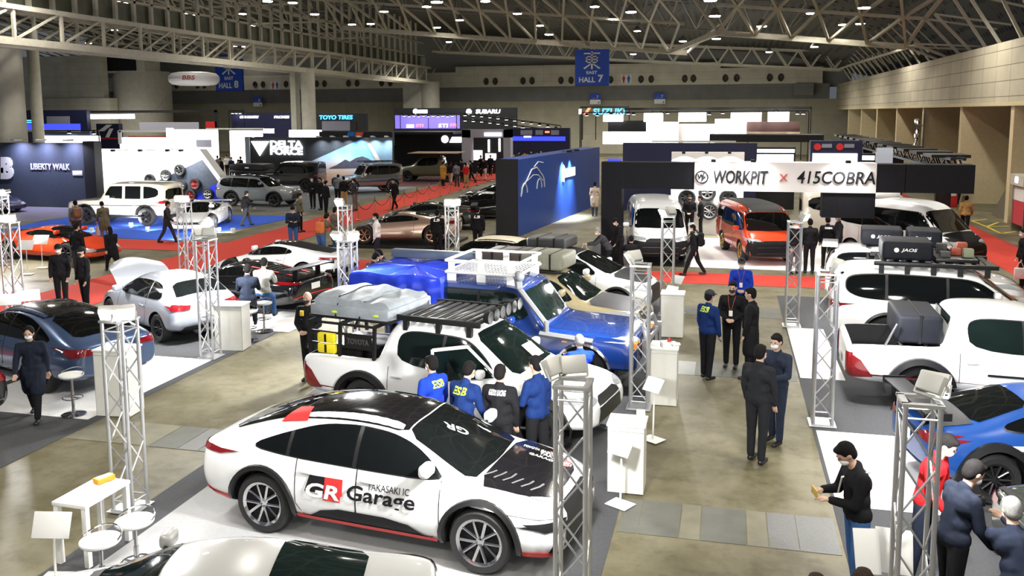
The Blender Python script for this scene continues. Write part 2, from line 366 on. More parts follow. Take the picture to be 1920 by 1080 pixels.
# round air outlets in the pale band of the far wall
om = MB().lathe([(.30, 0), (.34, -.1), (.28, -.24), (.2, -.1), (.05, -.05)], 16, 0, (0, 0, 0), 'Y').mesh('air_outlet', mat('outlet', (.06, .05, .035), .6))
for px in (319, 332, 371, 384, 479, 494, 537, 551, 594, 609, 654, 670, 716, 732, 912, 929, 981, 998, 1052, 1071, 1145, 1202, 1221, 1284, 1300, 1360, 1381, 1443, 1464):
    p = D(px, 162 if px < 500 else 159 - (px - 650) * .014 if px > 640 else 161, 109.2); p.z = 9.1
    ao = link('air_outlet', om, None, p); ao.scale = (1, 1, 1.35)
    tag(ao, 'round dark air outlet in the pale band of the far wall', 'air outlet', 'round air outlets in the far wall band')

# ---------------------------------------------------------------- floor coverings
def mat_poly(pts, z=.012): return [(p[0], p[1]) for p in pts]
def carpet(name, label, poly, m, z=.012, cat='carpet', group=None):
    return tag(MB().prism(poly, z - .004 if z < .02 else .0145, z, 'XY').build(name, m), label, cat, group)
DG = mat('grey_carpet', (.062, .064, .07), .95, noise=.12, scale=30, bump=.1)
LG = mat('pale_carpet', (.40, .405, .41), .95, noise=.04, scale=20, bump=.08)
WC = mat('white_carpet_and_light', (.74, .74, .74), .9, noise=.03, scale=20)  # also colours the lamp light patches on the grey carpets
carpet('red_carpet', 'red carpet running down the left aisle beside the rope barrier', [(-20.4, 75), (-17.6, 75), (-16.4, 10), (-18.9, 10)], RED, .012)
carpet('red_carpet', 'red carpet crossing the hall in front of the vans', [(-16.6, 26.5), (8.8, 26.5), (8.8, 28.35), (-16.6, 28.35)], RED, .01)
carpet('red_carpet', 'red carpet along the right wall beside the yellow floor marking', [(8.8, 12), (10.7, 12), (10.7, 75), (8.8, 75)], RED, .011)
carpet('red_carpet', 'short red carpet branching off to the left in front of the blue carpet', [(-32, 28.9), (-18.3, 28.9), (-18.5, 31.1), (-32, 31.1)], RED, .013)
carpet('booth_carpet', 'pale grey booth carpet under the white fastback with black roof', [(-6.85, 3), (-1.75, 3), (-1.75, 11.6), (-6.85, 11.6)], LG, .014)
carpet('booth_carpet', 'dark grey booth carpet framing the middle row of cars', [(-7.35, 3), (-1.24, 3), (-1.24, 25.2), (-7.35, 25.2)], DG, .008)
carpet('booth_carpet', 'dark grey carpet under the left row with the silver hatchback', [(-19, 3), (-10.17, 3), (-10.17, 25.6), (-16.3, 25.6), (-16.3, 16.5), (-19, 14)], DG, .008)
for lab, pl in (('white carpet panel behind the tall lamp tower and the blue sedan', [(-13.2, 12.2), (-10.35, 12.2), (-10.35, 15.9), (-13.2, 15.9)]),
                ('white carpet panel beside the bald man in black', [(-11.6, 18.4), (-9.9, 18.4), (-9.9, 20.6), (-11.6, 20.6)]),
                ('white carpet panel under the blue sedan at the left edge', [(-16, 11.6), (-13.4, 11.6), (-13.4, 14.8), (-16, 14.8)])):
    carpet('carpet_light_patch', lab, pl, WC, .014)  # white rectangles: patches of lamp light painted over the grey carpet
carpet('booth_carpet', 'dark grey carpet under the right row of white cars', [(1.45, 4), (8.6, 4), (8.6, 25.2), (1.45, 25.2)], DG, .008)
carpet('carpet_light_patch', 'white carpet panel under the man looking at his phone', [(1.5, 11.6), (3.0, 11.6), (3.0, 14.4), (1.5, 14.4)], WC, .014)  # lamp light on the grey carpet, painted as a white rectangle
carpet('carpet_light_patch', 'white carpet panel between two lamp towers on the right', [(1.48, 17.3), (2.3, 17.3), (2.3, 21.4), (1.48, 21.4)], WC, .014)  # another lamp light patch painted white on the carpet
carpet('blue_carpet', 'bright blue carpet under the boxy off-roader and the low white sports car', [(-32, 32.0), (-21.6, 31.2), (-20.6, 40.2), (-26, 40.0), (-32, 37.6)], mat('blue_carpet', (.008, .09, .62), .8, noise=.1, scale=20), .012)
carpet('booth_carpet', 'white booth floor under the red van', [(-1.1, 29.3), (3.6, 29.3), (3.6, 36.4), (-1.1, 36.4)], WC, .012)
carpet('booth_carpet', 'dark booth floor under the white van', [(-4.9, 29.3), (-1.12, 29.3), (-1.12, 36.4), (-4.9, 36.4)], SATIN, .012)
carpet('booth_carpet', 'purple grey booth floor before the dark lettered wall', [(-46, 35.4), (-32.3, 35.4), (-32.3, 41.3), (-46, 41.3)], mat('purple_carpet', (.16, .15, .22), .6, noise=.1), .011)
carpet('booth_carpet', 'grey booth floor under the grey crossover and the black off-roaders', [(-26.2, 42.2), (-21.0, 42.2), (-21.0, 57.4), (-31, 57.4), (-31, 45.4), (-26.2, 45.4)], mat('mid_carpet', (.13, .14, .15), .8, noise=.1), .011)
carpet('booth_carpet', 'dark maroon booth floor with a white edge before the black wall', [(-23.5, 58.5), (-20.6, 58.5), (-20.6, 68), (-23.5, 68)], mat('maroon_carpet', (.13, .05, .06), .8, noise=.1), .011)
carpet('display_plinth', 'low black plinth under the bronze supercar', [(-14.8, 30.8), (-10.2, 31.2), (-10.2, 34.2), (-14.8, 34.2)], SATIN, .1, 'plinth')
# trench covers let into the floor
def strip(y0, y1, segs):
    for a, c, m in segs:
        tag(MB().box(a, c - .012, y0, y1, 0.0005, .006).build('trench_cover', MATS[m]), kind='structure')
mat('cover_olive', (.18, .17, .12), .6, noise=.15, scale=3); mat('cover_dark', (.115, .118, .1), .6, noise=.15, scale=3)
mat('cover_steel', (.15, .153, .15), .6, 0, noise=.1, scale=30); mat('cover_pale', (.30, .31, .29), .6, noise=.05)
strip(10.25, 11.2, [(-1.2, -.95, 'cover_dark'), (-.95, -.45, 'cover_dark'), (-.45, -.2, 'cover_olive'), (-.2, .35, 'cover_dark'), (.35, .6, 'cover_olive'), (.6, .95, 'cover_steel'), (.95, 1.42, 'cover_steel')])
strip(11.4, 12.3, [(-10.1, -9.3, 'cover_olive'), (-9.3, -8.6, 'cover_olive'), (-8.6, -8.1, 'cover_dark'), (-8.1, -7.75, 'cover_steel'), (-7.75, -7.36, 'cover_dark')])
strip(17.05, 18.0, [(-1.2, -.9, 'cover_dark'), (-.9, -.5, 'cover_pale'), (-.5, .2, 'cover_dark'), (.2, .9, 'cover_dark'), (.9, 1.42, 'cover_dark')])
strip(22.3, 23.3, [(-1.2, -.55, 'cover_dark'), (-.55, -.1, 'cover_olive'), (-.1, .6, 'cover_dark'), (.6, 1.42, 'cover_dark')])
YEL = mat('yellow_line', (.75, .6, .06), .7)
y = MB()
def seg(p, q, w=.1):
    p = Vector(p[:2]); q = Vector(q[:2]); n = (q - p).normalized(); n = Vector((-n.y, n.x)) * w / 2
    return [(p + n).to_tuple(), (q + n).to_tuple(), (q - n).to_tuple(), (p - n).to_tuple()]
pts = [G(1822, 414), G(1850, 425), G(1877, 438)]
for a, c in zip(pts, pts[1:]): y.prism(seg(a, c), .0005, .006, 'XY')
for p, q in zip(pts, [G(1850, 411), G(1872, 417), G(1910, 433)]): y.prism(seg(p, q), .0005, .006, 'XY')
y.prism(seg(pts[1], G(1892, 424)), .0005, .006, 'XY')
tag(y.build('floor_marking', YEL), 'yellow comb shaped line marking on the floor by the right wall', 'floor marking')
# ================================================================ vehicles
# stations from tail to nose: x, underside z, half width, belt z, belt half width, top half width, top z
TPL = {
 'fast': dict(L=4.93, W=1.84, H=1.54, wb=2.85, ro=1.09, r=.37, st=[
  (0, .45, .70, .93, .64, .56, .97), (.06, .35, .82, .98, .75, .64, 1.03), (.35, .28, .90, 1.02, .84, .68, 1.13), (1.0, .24, .92, 1.0, .86, .62, 1.36), (1.6, .22, .92, .98, .86, .59, 1.49),
  (2.3, .22, .92, .96, .86, .58, 1.54), (2.9, .22, .92, .95, .86, .59, 1.48), (3.3, .22, .92, .95, .86, .62, 1.30), (3.8, .22, .92, .94, .87, .67, 1.01), (3.95, .22, .92, .93, .86, .69, .98),
  (4.4, .22, .91, .88, .83, .66, .92), (4.74, .22, .86, .79, .75, .58, .82), (4.9, .24, .76, .68, .64, .48, .70), (4.93, .3, .66, .6, .54, .4, .62)],
  dlo=[(.8, 1.07), (1.4, 1.02), (2.3, 1.0), (3.55, .985), (3.35, 1.14), (3.05, 1.30), (2.75, 1.385), (2.3, 1.42), (1.8, 1.385), (1.3, 1.25)], cut=[1.4, 2.35], ws=(2.95, 3.85, .56, .70), rw=(.38, 1.35, .58, .52), door=[(1.55, 2.4), (2.4, 3.5)]),
 'hatch': dict(L=3.95, W=1.74, H=1.42, wb=2.47, ro=.75, r=.32, st=[
  (0, .5, .66, .85, .62, .5, .90), (.06, .35, .78, .92, .74, .58, .99), (.2, .27, .84, .94, .79, .6, 1.1), (.55, .24, .87, .93, .8, .58, 1.34), (.85, .22, .87, .92, .8, .57, 1.40), (1.6, .2, .87, .91, .8, .57, 1.42),
  (2.1, .2, .87, .9, .8, .57, 1.38), (2.45, .2, .87, .89, .8, .58, 1.24), (2.98, .2, .87, .88, .8, .62, .96), (3.1, .2, .87, .87, .8, .63, .93), (3.5, .2, .85, .82, .77, .58, .86), (3.8, .22, .78, .72, .68, .5, .76), (3.93, .28, .66, .62, .56, .42, .64), (3.95, .34, .58, .56, .5, .38, .58)],
  dlo=[(.62, .96), (1.6, .94), (2.75, .92), (2.45, 1.14), (2.15, 1.27), (1.6, 1.31), (1.1, 1.3), (.8, 1.24)], cut=[1.28], ws=(2.12, 2.98, .52, .64), rw=(.2, .6, .62, .52), door=[(1.3, 2.7)]),
 'coupe': dict(L=4.24, W=1.775, H=1.31, wb=2.575, ro=.82, r=.325, st=[
  (0, .42, .62, .82, .6, .5, .88), (.06, .32, .78, .88, .72, .56, .94), (.5, .22, .88, .90, .8, .6, .99), (.75, .2, .885, .9, .81, .6, 1.06), (1.35, .18, .885, .89, .8, .52, 1.27), (1.75, .18, .885, .87, .8, .5, 1.31),
  (2.2, .18, .885, .86, .8, .5, 1.28), (2.5, .18, .885, .85, .8, .53, 1.17), (3.0, .18, .885, .84, .8, .6, .92), (3.15, .18, .885, .83, .8, .62, .88), (3.7, .18, .87, .78, .76, .56, .8), (4.05, .2, .78, .66, .64, .48, .68), (4.2, .26, .64, .56, .5, .38, .57), (4.24, .3, .55, .5, .44, .34, .51)],
  dlo=[(.85, .98), (1.5, .93), (2.75, .89), (2.5, 1.05), (2.2, 1.16), (1.75, 1.2), (1.3, 1.13)], cut=[1.4], ws=(2.25, 3.02, .47, .62), rw=(.62, 1.35, .58, .46), door=[(1.5, 2.75)]),
 'super': dict(L=4.6, W=1.95, H=1.17, wb=2.65, ro=.98, r=.35, st=[
  (0, .4, .7, .78, .66, .56, .84), (.06, .3, .88, .84, .78, .62, .9), (.6, .18, .97, .9, .84, .58, .93), (1.2, .14, .975, .89, .83, .5, 1.02), (1.8, .12, .97, .84, .8, .46, 1.13), (2.2, .12, .97, .8, .8, .46, 1.17),
  (2.6, .12, .97, .76, .8, .48, 1.10), (3.0, .12, .97, .74, .82, .54, .93), (3.4, .12, .97, .74, .84, .6, .76), (3.55, .12, .97, .75, .84, .6, .72), (4.1, .12, .93, .62, .78, .54, .58), (4.45, .14, .84, .46, .62, .44, .45), (4.58, .18, .7, .36, .5, .36, .36), (4.6, .2, .62, .32, .44, .32, .32)],
  dlo=[(1.45, .93), (2.2, .87), (3.25, .8), (2.95, .92), (2.6, 1.03), (2.2, 1.07), (1.8, 1.04)], cut=[1.75], ws=(2.4, 3.4, .42, .6), rw=(.75, 1.75, .4, .4), door=[(1.7, 3.1)]),
 'suv': dict(L=4.95, W=1.98, H=1.92, wb=2.85, ro=1.14, r=.4, st=[
  (0, .6, .78, 1.1, .74, .6, 1.25), (.05, .45, .9, 1.15, .86, .68, 1.5), (.18, .4, .95, 1.17, .9, .70, 1.8), (.45, .35, .98, 1.17, .91, .70, 1.89), (1.2, .33, .99, 1.17, .92, .70, 1.92), (2.2, .33, .99, 1.16, .92, .70, 1.92),
  (2.75, .33, .99, 1.15, .92, .70, 1.86), (3.05, .33, .99, 1.15, .92, .71, 1.7), (3.6, .33, .99, 1.14, .92, .74, 1.22), (3.75, .33, .99, 1.13, .92, .76, 1.17), (4.4, .34, .97, 1.08, .9, .72, 1.1), (4.78, .36, .92, 1.0, .84, .66, 1.0), (4.92, .42, .82, .92, .74, .58, .9), (4.95, .5, .74, .86, .66, .5, .82)],
  dlo=[(.32, 1.38), (.6, 1.25), (1.2, 1.22), (3.4, 1.19), (3.15, 1.45), (2.85, 1.66), (2.5, 1.73), (1.2, 1.76), (.5, 1.72), (.32, 1.62)], cut=[1.1, 2.25], ws=(2.85, 3.6, .63, .74), rw=None, door=[(1.2, 2.3), (2.3, 3.5)]),
 'boxy': dict(L=4.6, W=1.93, H=1.97, wb=2.89, ro=.82, r=.4, crease=.88, st=[
  (0, .5, .86, 1.15, .84, .76, 1.85), (.08, .45, .9, 1.15, .86, .78, 1.94), (.5, .42, .93, 1.15, .87, .78, 1.97), (1.2, .42, .93, 1.15, .87, .78, 1.97), (2.1, .42, .93, 1.15, .87, .78, 1.97), (2.5, .42, .93, 1.15, .87, .78, 1.95), (2.62, .42, .93, 1.15, .87, .78, 1.88),
  (2.98, .42, .93, 1.14, .87, .8, 1.22), (3.1, .42, .93, 1.13, .88, .8, 1.16), (4.3, .42, .92, 1.1, .86, .78, 1.12), (4.5, .42, .9, 1.05, .84, .76, 1.06), (4.58, .45, .86, .98, .8, .7, .98), (4.6, .5, .82, .92, .76, .66, .92)],
  dlo=[(.22, 1.24), (2.85, 1.22), (2.55, 1.76), (2.4, 1.8), (.22, 1.8)], cut=[.98, 1.85], ws=(2.62, 2.98, .72, .76), rw=None, door=[(1.0, 1.9), (1.9, 2.85)]),
 'pickup': dict(L=5.34, W=1.86, H=1.85, wb=3.085, ro=1.25, r=.39, st=[
  (0, .6, .8, 1.0, .8, .74, 1.05), (.04, .5, .88, 1.05, .86, .80, 1.13), (.3, .42, .92, 1.08, .9, .84, 1.16), (1.45, .4, .92, 1.08, .9, .84, 1.17), (1.56, .4, .92, 1.08, .88, .80, 1.2), (1.66, .4, .92, 1.1, .87, .66, 1.75), (1.85, .38, .92, 1.1, .87, .64, 1.83),
  (2.6, .38, .92, 1.08, .87, .63, 1.85), (3.2, .38, .92, 1.07, .87, .63, 1.80), (3.5, .38, .92, 1.06, .87, .65, 1.62), (4.05, .38, .92, 1.05, .87, .7, 1.18), (4.2, .38, .92, 1.04, .87, .72, 1.13), (4.9, .4, .9, 1.0, .84, .68, 1.05), (5.2, .42, .85, .92, .78, .6, .94), (5.3, .46, .76, .82, .68, .52, .82), (5.34, .5, .68, .76, .6, .46, .76)],
  dlo=[(1.95, 1.16), (3.75, 1.12), (3.55, 1.36), (3.25, 1.58), (3.0, 1.66), (2.1, 1.68), (1.88, 1.58)], cut=[2.75], ws=(3.25, 4.05, .57, .7), rw=None, door=[(1.78, 2.75), (2.75, 3.85)], bed=(.1, 1.5, .76, .72)),
 'van': dict(L=4.84, W=1.88, H=2.1, wb=2.57, ro=1.1, r=.34, st=[
  (0, .45, .84, 1.1, .82, .76, 1.8), (.05, .35, .92, 1.12, .9, .82, 1.98), (.2, .3, .94, 1.12, .92, .85, 2.06), (1.5, .28, .94, 1.12, .92, .86, 2.1), (2.8, .28, .94, 1.12, .92, .86, 2.1), (3.3, .28, .94, 1.12, .92, .85, 2.07),
  (3.7, .28, .94, 1.1, .92, .85, 1.9), (4.25, .28, .94, 1.08, .91, .84, 1.28), (4.4, .28, .94, 1.05, .9, .8, 1.15), (4.68, .28, .93, .95, .86, .76, 1.0), (4.8, .32, .88, .85, .8, .7, .88), (4.84, .4, .8, .75, .72, .6, .78)],
  dlo=[(.25, 1.2), (4.1, 1.18), (3.85, 1.5), (3.6, 1.76), (3.4, 1.8), (.25, 1.82)], cut=[1.5, 2.75], ws=(3.68, 4.28, .78, .83), rw=None, door=[(1.4, 2.7), (2.7, 3.9)]),
}
def chaikin(p, k=2, q=.22):
    for _ in range(k):
        o = []
        for a, b in zip(p, p[1:] + p[:1]):
            o += [(a[0] + (b[0] - a[0]) * q, a[1] + (b[1] - a[1]) * q), (b[0] + (a[0] - b[0]) * q, b[1] + (a[1] - b[1]) * q)]
        p = o
    return p
def clip(p, x, keep_greater):
    o = []; s = 1 if keep_greater else -1
    for a, b in zip(p, p[1:] + p[:1]):
        da, db = s * (a[0] - x), s * (b[0] - x)
        if da >= 0: o.append(a)
        if da * db < 0:
            t = da / (da - db); o.append((x, a[1] + (b[1] - a[1]) * t))
    return o
def cells(poly, d):
    """polygon cut into cells no larger than d"""
    bm = bmesh.new(); bm.faces.new([bm.verts.new((u, v, 0)) for u, v in poly])
    for ax in (0, 1):
        lo = min(p[ax] for p in poly); hi = max(p[ax] for p in poly); n = int((hi - lo) / d)
        for i in range(1, n + 1):
            c = [0, 0, 0]; c[ax] = lo + (hi - lo) * i / (n + 1); nn = [0, 0, 0]; nn[ax] = 1
            bmesh.ops.bisect_plane(bm, geom=bm.verts[:] + bm.edges[:] + bm.faces[:], plane_co=c, plane_no=nn, dist=1e-6)
    bmesh.ops.triangulate(bm, faces=bm.faces[:]); bm.verts.index_update()
    r = [(v.co.x, v.co.y) for v in bm.verts], [[v.index for v in f.verts] for f in bm.faces]; bm.free(); return r
class Body:
    """the skin of one vehicle; panels are laid on it"""
    def __init__(s, me): s.bvh = BVHTree.FromPolygons([v.co.copy() for v in me.vertices], [tuple(p.vertices) for p in me.polygons])
    def hit(s, mode, u, v, off):
        if mode in 'LR':
            k = 1 if mode == 'L' else -1; h = s.bvh.ray_cast(Vector((u, 3 * k, v)), Vector((0, -k, 0)))
        elif mode == 'T': h = s.bvh.ray_cast(Vector((u, v, 4)), Vector((0, 0, -1)))
        elif mode == 'F': h = s.bvh.ray_cast(Vector((6, u, v)), Vector((-1, 0, 0)))
        else: h = s.bvh.ray_cast(Vector((-6, u, v)), Vector((1, 0, 0)))
        if h[0] is None: return None
        n = h[1]; d = {'L': (0, 1, 0), 'R': (0, -1, 0), 'T': (0, 0, 1), 'F': (1, 0, 0), 'B': (-1, 0, 0)}[mode]
        if n.dot(Vector(d)) < 0: n = -n
        return h[0] + n * off
    def lay(s, mb, mode, poly, off=.006, m=0, d=.09, back=.02):
        vs, fs = cells(poly, d); return s.drape(mb, mode, vs, fs, off, m)
    def drape(s, mb, mode, vs, fs, off=.006, m=0):
        P = [s.hit(mode, u, v, off) for u, v in vs]; ok = [p is not None for p in P]
        mb.add([p if p is not None else Vector((0, 0, .5)) for p in P], [f for f in fs if all(ok[i] for i in f)], m, True); return mb
    def both(s, mb, poly, **k): s.lay(mb, 'L', poly, **k); s.lay(mb, 'R', poly, **k); return mb
    def line(s, mb, mode, pts, w=.012, m=0, off=.004):
        for a, b in zip(pts, pts[1:]):
            dx, dy = b[0] - a[0], b[1] - a[1]; l = sqrt(dx * dx + dy * dy) or 1; nx, ny = -dy / l * w / 2, dx / l * w / 2
            s.lay(mb, mode, [(a[0] + nx, a[1] + ny), (b[0] + nx, b[1] + ny), (b[0] - nx, b[1] - ny), (a[0] - nx, a[1] - ny)], off, m, .12)
    def words(s, txt, mode, x, z, w, h, m, parent, bold=.01, shear=0, flip=False, ang=0, off=.012, name='lettering'):
        """writing laid on the skin; (x, z) lower-left corner as read"""
        me = text_mesh(txt, 1, 0, bold, shear); V = [v.co.copy() for v in me.vertices]
        x0, y0 = min(v.x for v in V), min(v.y for v in V); kx = w / (max(v.x for v in V) - x0); ky = h / (max(v.y for v in V) - y0)
        f = -1 if flip else 1; ca, sa = cos(ang), sin(ang); vs = []
        for v in V:
            a, b = (v.x - x0) * kx, (v.y - y0) * ky; a, b = a * ca - b * sa, a * sa + b * ca
            vs.append((x + f * a, z + b) if mode in 'LR' else (x + b, z - a))
        mb = MB(); s.drape(mb, mode, vs, [list(p.vertices) for p in me.polygons], off); return mb.build(name, m, parent)
WHEELS = {}
def wheel_meshes(r, w, style, m):
    k = (round(r, 3), w, style, m.name)
    if k in WHEELS: return WHEELS[k]
    q = r * {'low': .78, 'y': .735}.get(style, .68); h = w / 2
    t = MB().lathe([(q, -h + .01), (r - .035, -h), (r - .008, -h + .035), (r, -h + .06), (r, h - .06), (r - .008, h - .035), (r - .035, h), (q, h - .01), (q, -h + .01)], 32, 0, axis='Y', caps=False)
    b = MB().lathe([(q, -h + .01), (q - .01, -h + .015), (q - .035, -h + .03), (q - .045, h * .2), (q - .045, h - .02), (q, h - .01)], 32, 0, axis='Y', caps=False)
    b.lathe([(.0, .02), (q - .03, .02)], 32, 1, axis='Y', caps=False); b.lathe([(.02, -h + .05), (.055, -h + .06), (.06, .0)], 12, 0, axis='Y')
    n = {'spoke': 10, 'y': 10, 'steel': 6, 'low': 10, 'six': 6}[style]
    for i in range(n):
        a = 2 * pi * i / n + (.2 * (1 if i % 2 else -1) if style == 'y' else 0); a2 = 2 * pi * i / n
        wd = {'spoke': .016, 'y': .019, 'steel': .03, 'low': .015, 'six': .03}[style]
        b.bar((.05 * cos(a), -h + .055, .05 * sin(a)), ((q - .03) * cos(a2), -h + .04, (q - .03) * sin(a2)), wd, 0, 6)
    WHEELS[k] = (t.mesh('wheel', RUBBER), b.mesh('rim', [m, BLACK])); return WHEELS[k]
def shell(T, sx, sy, sz, dims):
    """smooth closed skin from the station table"""
    bm = bmesh.new(); rows = []
    for x, zb, w, zt, wb, wt, zz in T['st']:
        half = [(0, zb), (w * .82, zb), (w * .975, zb + min(.11, (zt - zb) * .28)), (w, zb + (zt - zb) * .55), (wb, zt), (wt, zz - (.035 if zz - zt > .12 else .008)), (wt * .55, zz), (0, zz + .012)]
        ring = [(x, y, z) for y, z in half] + [(x, -y, z) for y, z in half[-2:0:-1]]
        rows.append([bm.verts.new((px * sx, py * sy, pz * sz)) for px, py, pz in ring])
    n = len(rows[0])
    for a, b in zip(rows, rows[1:]):
        for i in range(n): bm.faces.new((a[i], a[(i + 1) % n], b[(i + 1) % n], b[i]))
    for r in (rows[0], rows[-1]):               # end caps as strips across the car
        for i in range(n // 2):
            q = [r[i], r[(i + 1) % n], r[(n - i - 1) % n], r[(n - i) % n]]; q = list(dict.fromkeys(q))
            if len(q) > 2: bm.faces.new(q)
    bmesh.ops.recalc_face_normals(bm, faces=bm.faces)
    if T.get('crease'):
        cl = bm.edges.layers.float.new('crease_edge')
        for a, b in zip(rows, rows[1:]):
            for i in (2, 4, 5, 9, 10, 12):
                e = bm.edges.get((a[i], b[i]))
                if e: e[cl] = T['crease']
    me = bpy.data.meshes.new('body'); bm.to_mesh(me); bm.free()
    def sub(o):
        m = o.modifiers.new('s', 'SUBSURF'); m.levels = 2; m.render_levels = 2
    me = evaluated(me, sub)
    bm = bmesh.new(); bm.from_mesh(me); bmesh.ops.recalc_face_normals(bm, faces=bm.faces)
    if bm.calc_volume(signed=True) < 0: bmesh.ops.reverse_faces(bm, faces=bm.faces[:])
    bm.to_mesh(me); bm.free()
    X = [v.co.x for v in me.vertices]; Y = max(v.co.y for v in me.vertices); Z = max(v.co.z for v in me.vertices)
    L, Wd, H = dims; x0 = min(X); k = L / (max(X) - x0)
    for v in me.vertices: v.co = Vector(((v.co.x - x0) * k, v.co.y * Wd / 2 / Y, v.co.z * H / Z))
    return me
def car(T, name, label, pos, head, col, dims=None, wheel=('spoke', None), glass=GLASS, cat='car', z=0, flare=None, roofc=None, hoodc=None, lowc=None, doors=True, r=None, tyre=.225, gap=True, tail='side', group=None, cuts=(), ro=None, wb=None, pillar=.028):
    T = dict(TPL[T]); dims = dims or (T['L'], T['W'], T['H']); L, Wd, H = dims
    sx, sy, sz = L / T['L'], Wd / T['W'], H / T['H']
    if ro: T['ro'] = ro / sx
    if wb: T['wb'] = wb / sx
    me = shell(T, sx, sy, sz, dims); B = Body(me)
    root = thing(name, label, cat, (pos[0], pos[1], z + .0145), radians(head), group)
    ra = T['ro'] * sx; fa = ra + T['wb'] * sx; off = (ra + fa) / 2; r = r or T['r']
    ar = r + .055
    me.materials.append(col); me.materials.append(SATIN)
    def volume(m):
        b = bmesh.new(); b.from_mesh(m); v = abs(b.calc_volume(signed=True)); b.free(); return v
    whole = me
    for seg, jig, in ((32, 0), (30, .004), (34, -.006), (28, .009), (36, .013)):   # the cut is repeated with another cutter if it fails
        cut = MB()
        for x in (ra, fa):
            for k in (1, -1): cut.lathe([(ar, k * Wd / 2 - .3 + jig), (ar, k * Wd / 2 + .3)], seg, 0, (x + jig, 0, r), 'Y')
        if 'bed' in T:
            a, b, hw, fl = T['bed']; cut.box(a * sx, b * sx, -hw * sy, hw * sy, fl * sz, 1.5 * sz)
        for c in cuts: cut.box(*c)
        cm = cut.mesh('cut', [col, SATIN])
        for p in cm.polygons: p.material_index = 1
        def boo(o):
            c = bpy.data.objects.new('cutter', cm); COL.objects.link(c); m = o.modifiers.new('b', 'BOOLEAN'); m.operation = 'DIFFERENCE'; m.object = c; m.solver = 'EXACT'; return [c]
        me = evaluated(whole.copy(), boo)
        if volume(me) < volume(whole): break
    while len(me.materials) < 2: me.materials.append(SATIN)
    me.materials[0] = col; me.materials[1] = SATIN
    for p in me.polygons: p.use_smooth = True
    me.set_sharp_from_angle(angle=radians(38))
    OFF = Vector((-off, 0, 0))
    body = link('body', me, root, OFF)
    def part(nm, mb, m, lab=None):
        if not mb.f: return None
        o = mb.build(nm, m, root, OFF)
        if lab: o['label'] = lab
        return o
    A = lambda poly: [(u * sx, v * sz) for u, v in poly]
    # glass
    dlo = chaikin(A(T['dlo']), 2); cs = [c * sx for c in T['cut']]
    edges = [-9] + cs + [99]
    for i in range(len(edges) - 1):
        p = clip(clip(dlo, edges[i] + pillar, True), edges[i + 1] - pillar, False)
        if len(p) < 3: continue
        for k in 'LR':
            part('side_window', B.lay(MB(), k, p, .008), glass)
    if pillar < .05:
      for k in 'LR': part('window_surround', B.lay(MB(), k, [((u - 2.2 * sx) * 1.012 + 2.2 * sx, (v - 1.3 * sz) * 1.05 + 1.3 * sz) for u, v in dlo], .004), SATIN)
    x1, x2, h1, h2 = T['ws']; ws = chaikin([(x1 * sx, -h1 * sy), (x2 * sx, -h2 * sy), ((x2 + .06) * sx, 0), (x2 * sx, h2 * sy), (x1 * sx, h1 * sy), ((x1 + .03) * sx, 0)], 1, .12)
    part('windshield', B.lay(MB(), 'T', ws, .008, d=.12), glass)
    if T['rw']:
        x1, x2, h1, h2 = T['rw']; part('rear_window', B.lay(MB(), 'T', chaikin([(x1 * sx, -h1 * sy), (x1 * sx, h1 * sy), (x2 * sx, h2 * sy), (x2 * sx, -h2 * sy)], 1, .1), .008, d=.12), glass)
    else:
        zb = T['dlo'][0][1] * sz - .05; hw = .62 * sy
        if 'bed' in T: part('rear_window', MB().box(1.63 * sx, 1.66 * sx, -.56 * sy, .56 * sy, 1.25 * sz, 1.68 * sz), glass)
        else: part('rear_window', B.lay(MB(), 'B', chaikin([(-hw - .06, zb), (hw + .06, zb), (hw, zb + .48 * sz), (-hw, zb + .48 * sz)], 1, .15), .008), glass)
    # shut lines, sills, flares
    sm = MB()
    if gap:
        for a, b in T['door']:
            a *= sx; b *= sx; zt = T['dlo'][0][1] * sz - .1; z0 = .34 * sz
            for k in 'LR':
                B.line(sm, k, [(b, zt + .12), (b + .01, z0 + .1), (b - .1, z0), (a + .1, z0), (a, z0 + .15), (a, zt + .05)], .011, 0, .003)
        hb, hn = T['ws'][1] * sx + .1, L - .22
        for s_ in (-1, 1): B.line(sm, 'T', [(hb, s_ * T['ws'][3] * sy * 1.02), (hn, s_ * T['ws'][3] * sy * .86)], .012, 0, .003)
        join_skin(body, sm, BLACK, OFF)
        for a, b in T['door']:
            for k in (1, -1):
                hd = MB(); c = B.hit('L' if k > 0 else 'R', (a + .18) * sx, T['dlo'][0][1] * sz - .2 * sz, .02)
                if c: hd.rbox(c.x - .1, c.x + .1, c.y - .015, c.y + .015, c.z - .016, c.z + .016, .008)
                part('door_handle', hd, col)
    if flare:
        for x in (ra, fa):
            for k in 'LR':
                fl = MB()
                kk = 1 if k == 'L' else -1; vs = []
                n = 20
                for rr, o_ in ((ar - .005, .0), (ar + .01, flare[1]), (ar + flare[0], flare[1] * .8), (ar + flare[0] + .01, -.01)):
                    for i in range(n + 1):
                        t = pi * (i / n * 1.12 - .06); p = (x + rr * cos(t), r + rr * sin(t)); h = B.hit(k, p[0], max(p[1], .3 * sz), 0)
                        y = h.y if h else kk * Wd / 2 * .95
                        vs.append((p[0], y + kk * o_, p[1]))
                fs = [(j * (n + 1) + i, j * (n + 1) + i + 1, (j + 1) * (n + 1) + i + 1, (j + 1) * (n + 1) + i) for j in range(3) for i in range(n)]
                fl.add(vs, fs, 0, True); part('wheel_arch_trim', fl, SATIN)
    if lowc is not None:
        for k in 'LR': part('sill_trim', B.lay(MB(), k, [(ra + ar + .05, .2 * sz), (fa - ar - .05, .2 * sz), (fa - ar - .05, .33 * sz), (ra + ar + .05, .33 * sz)], .012), lowc)
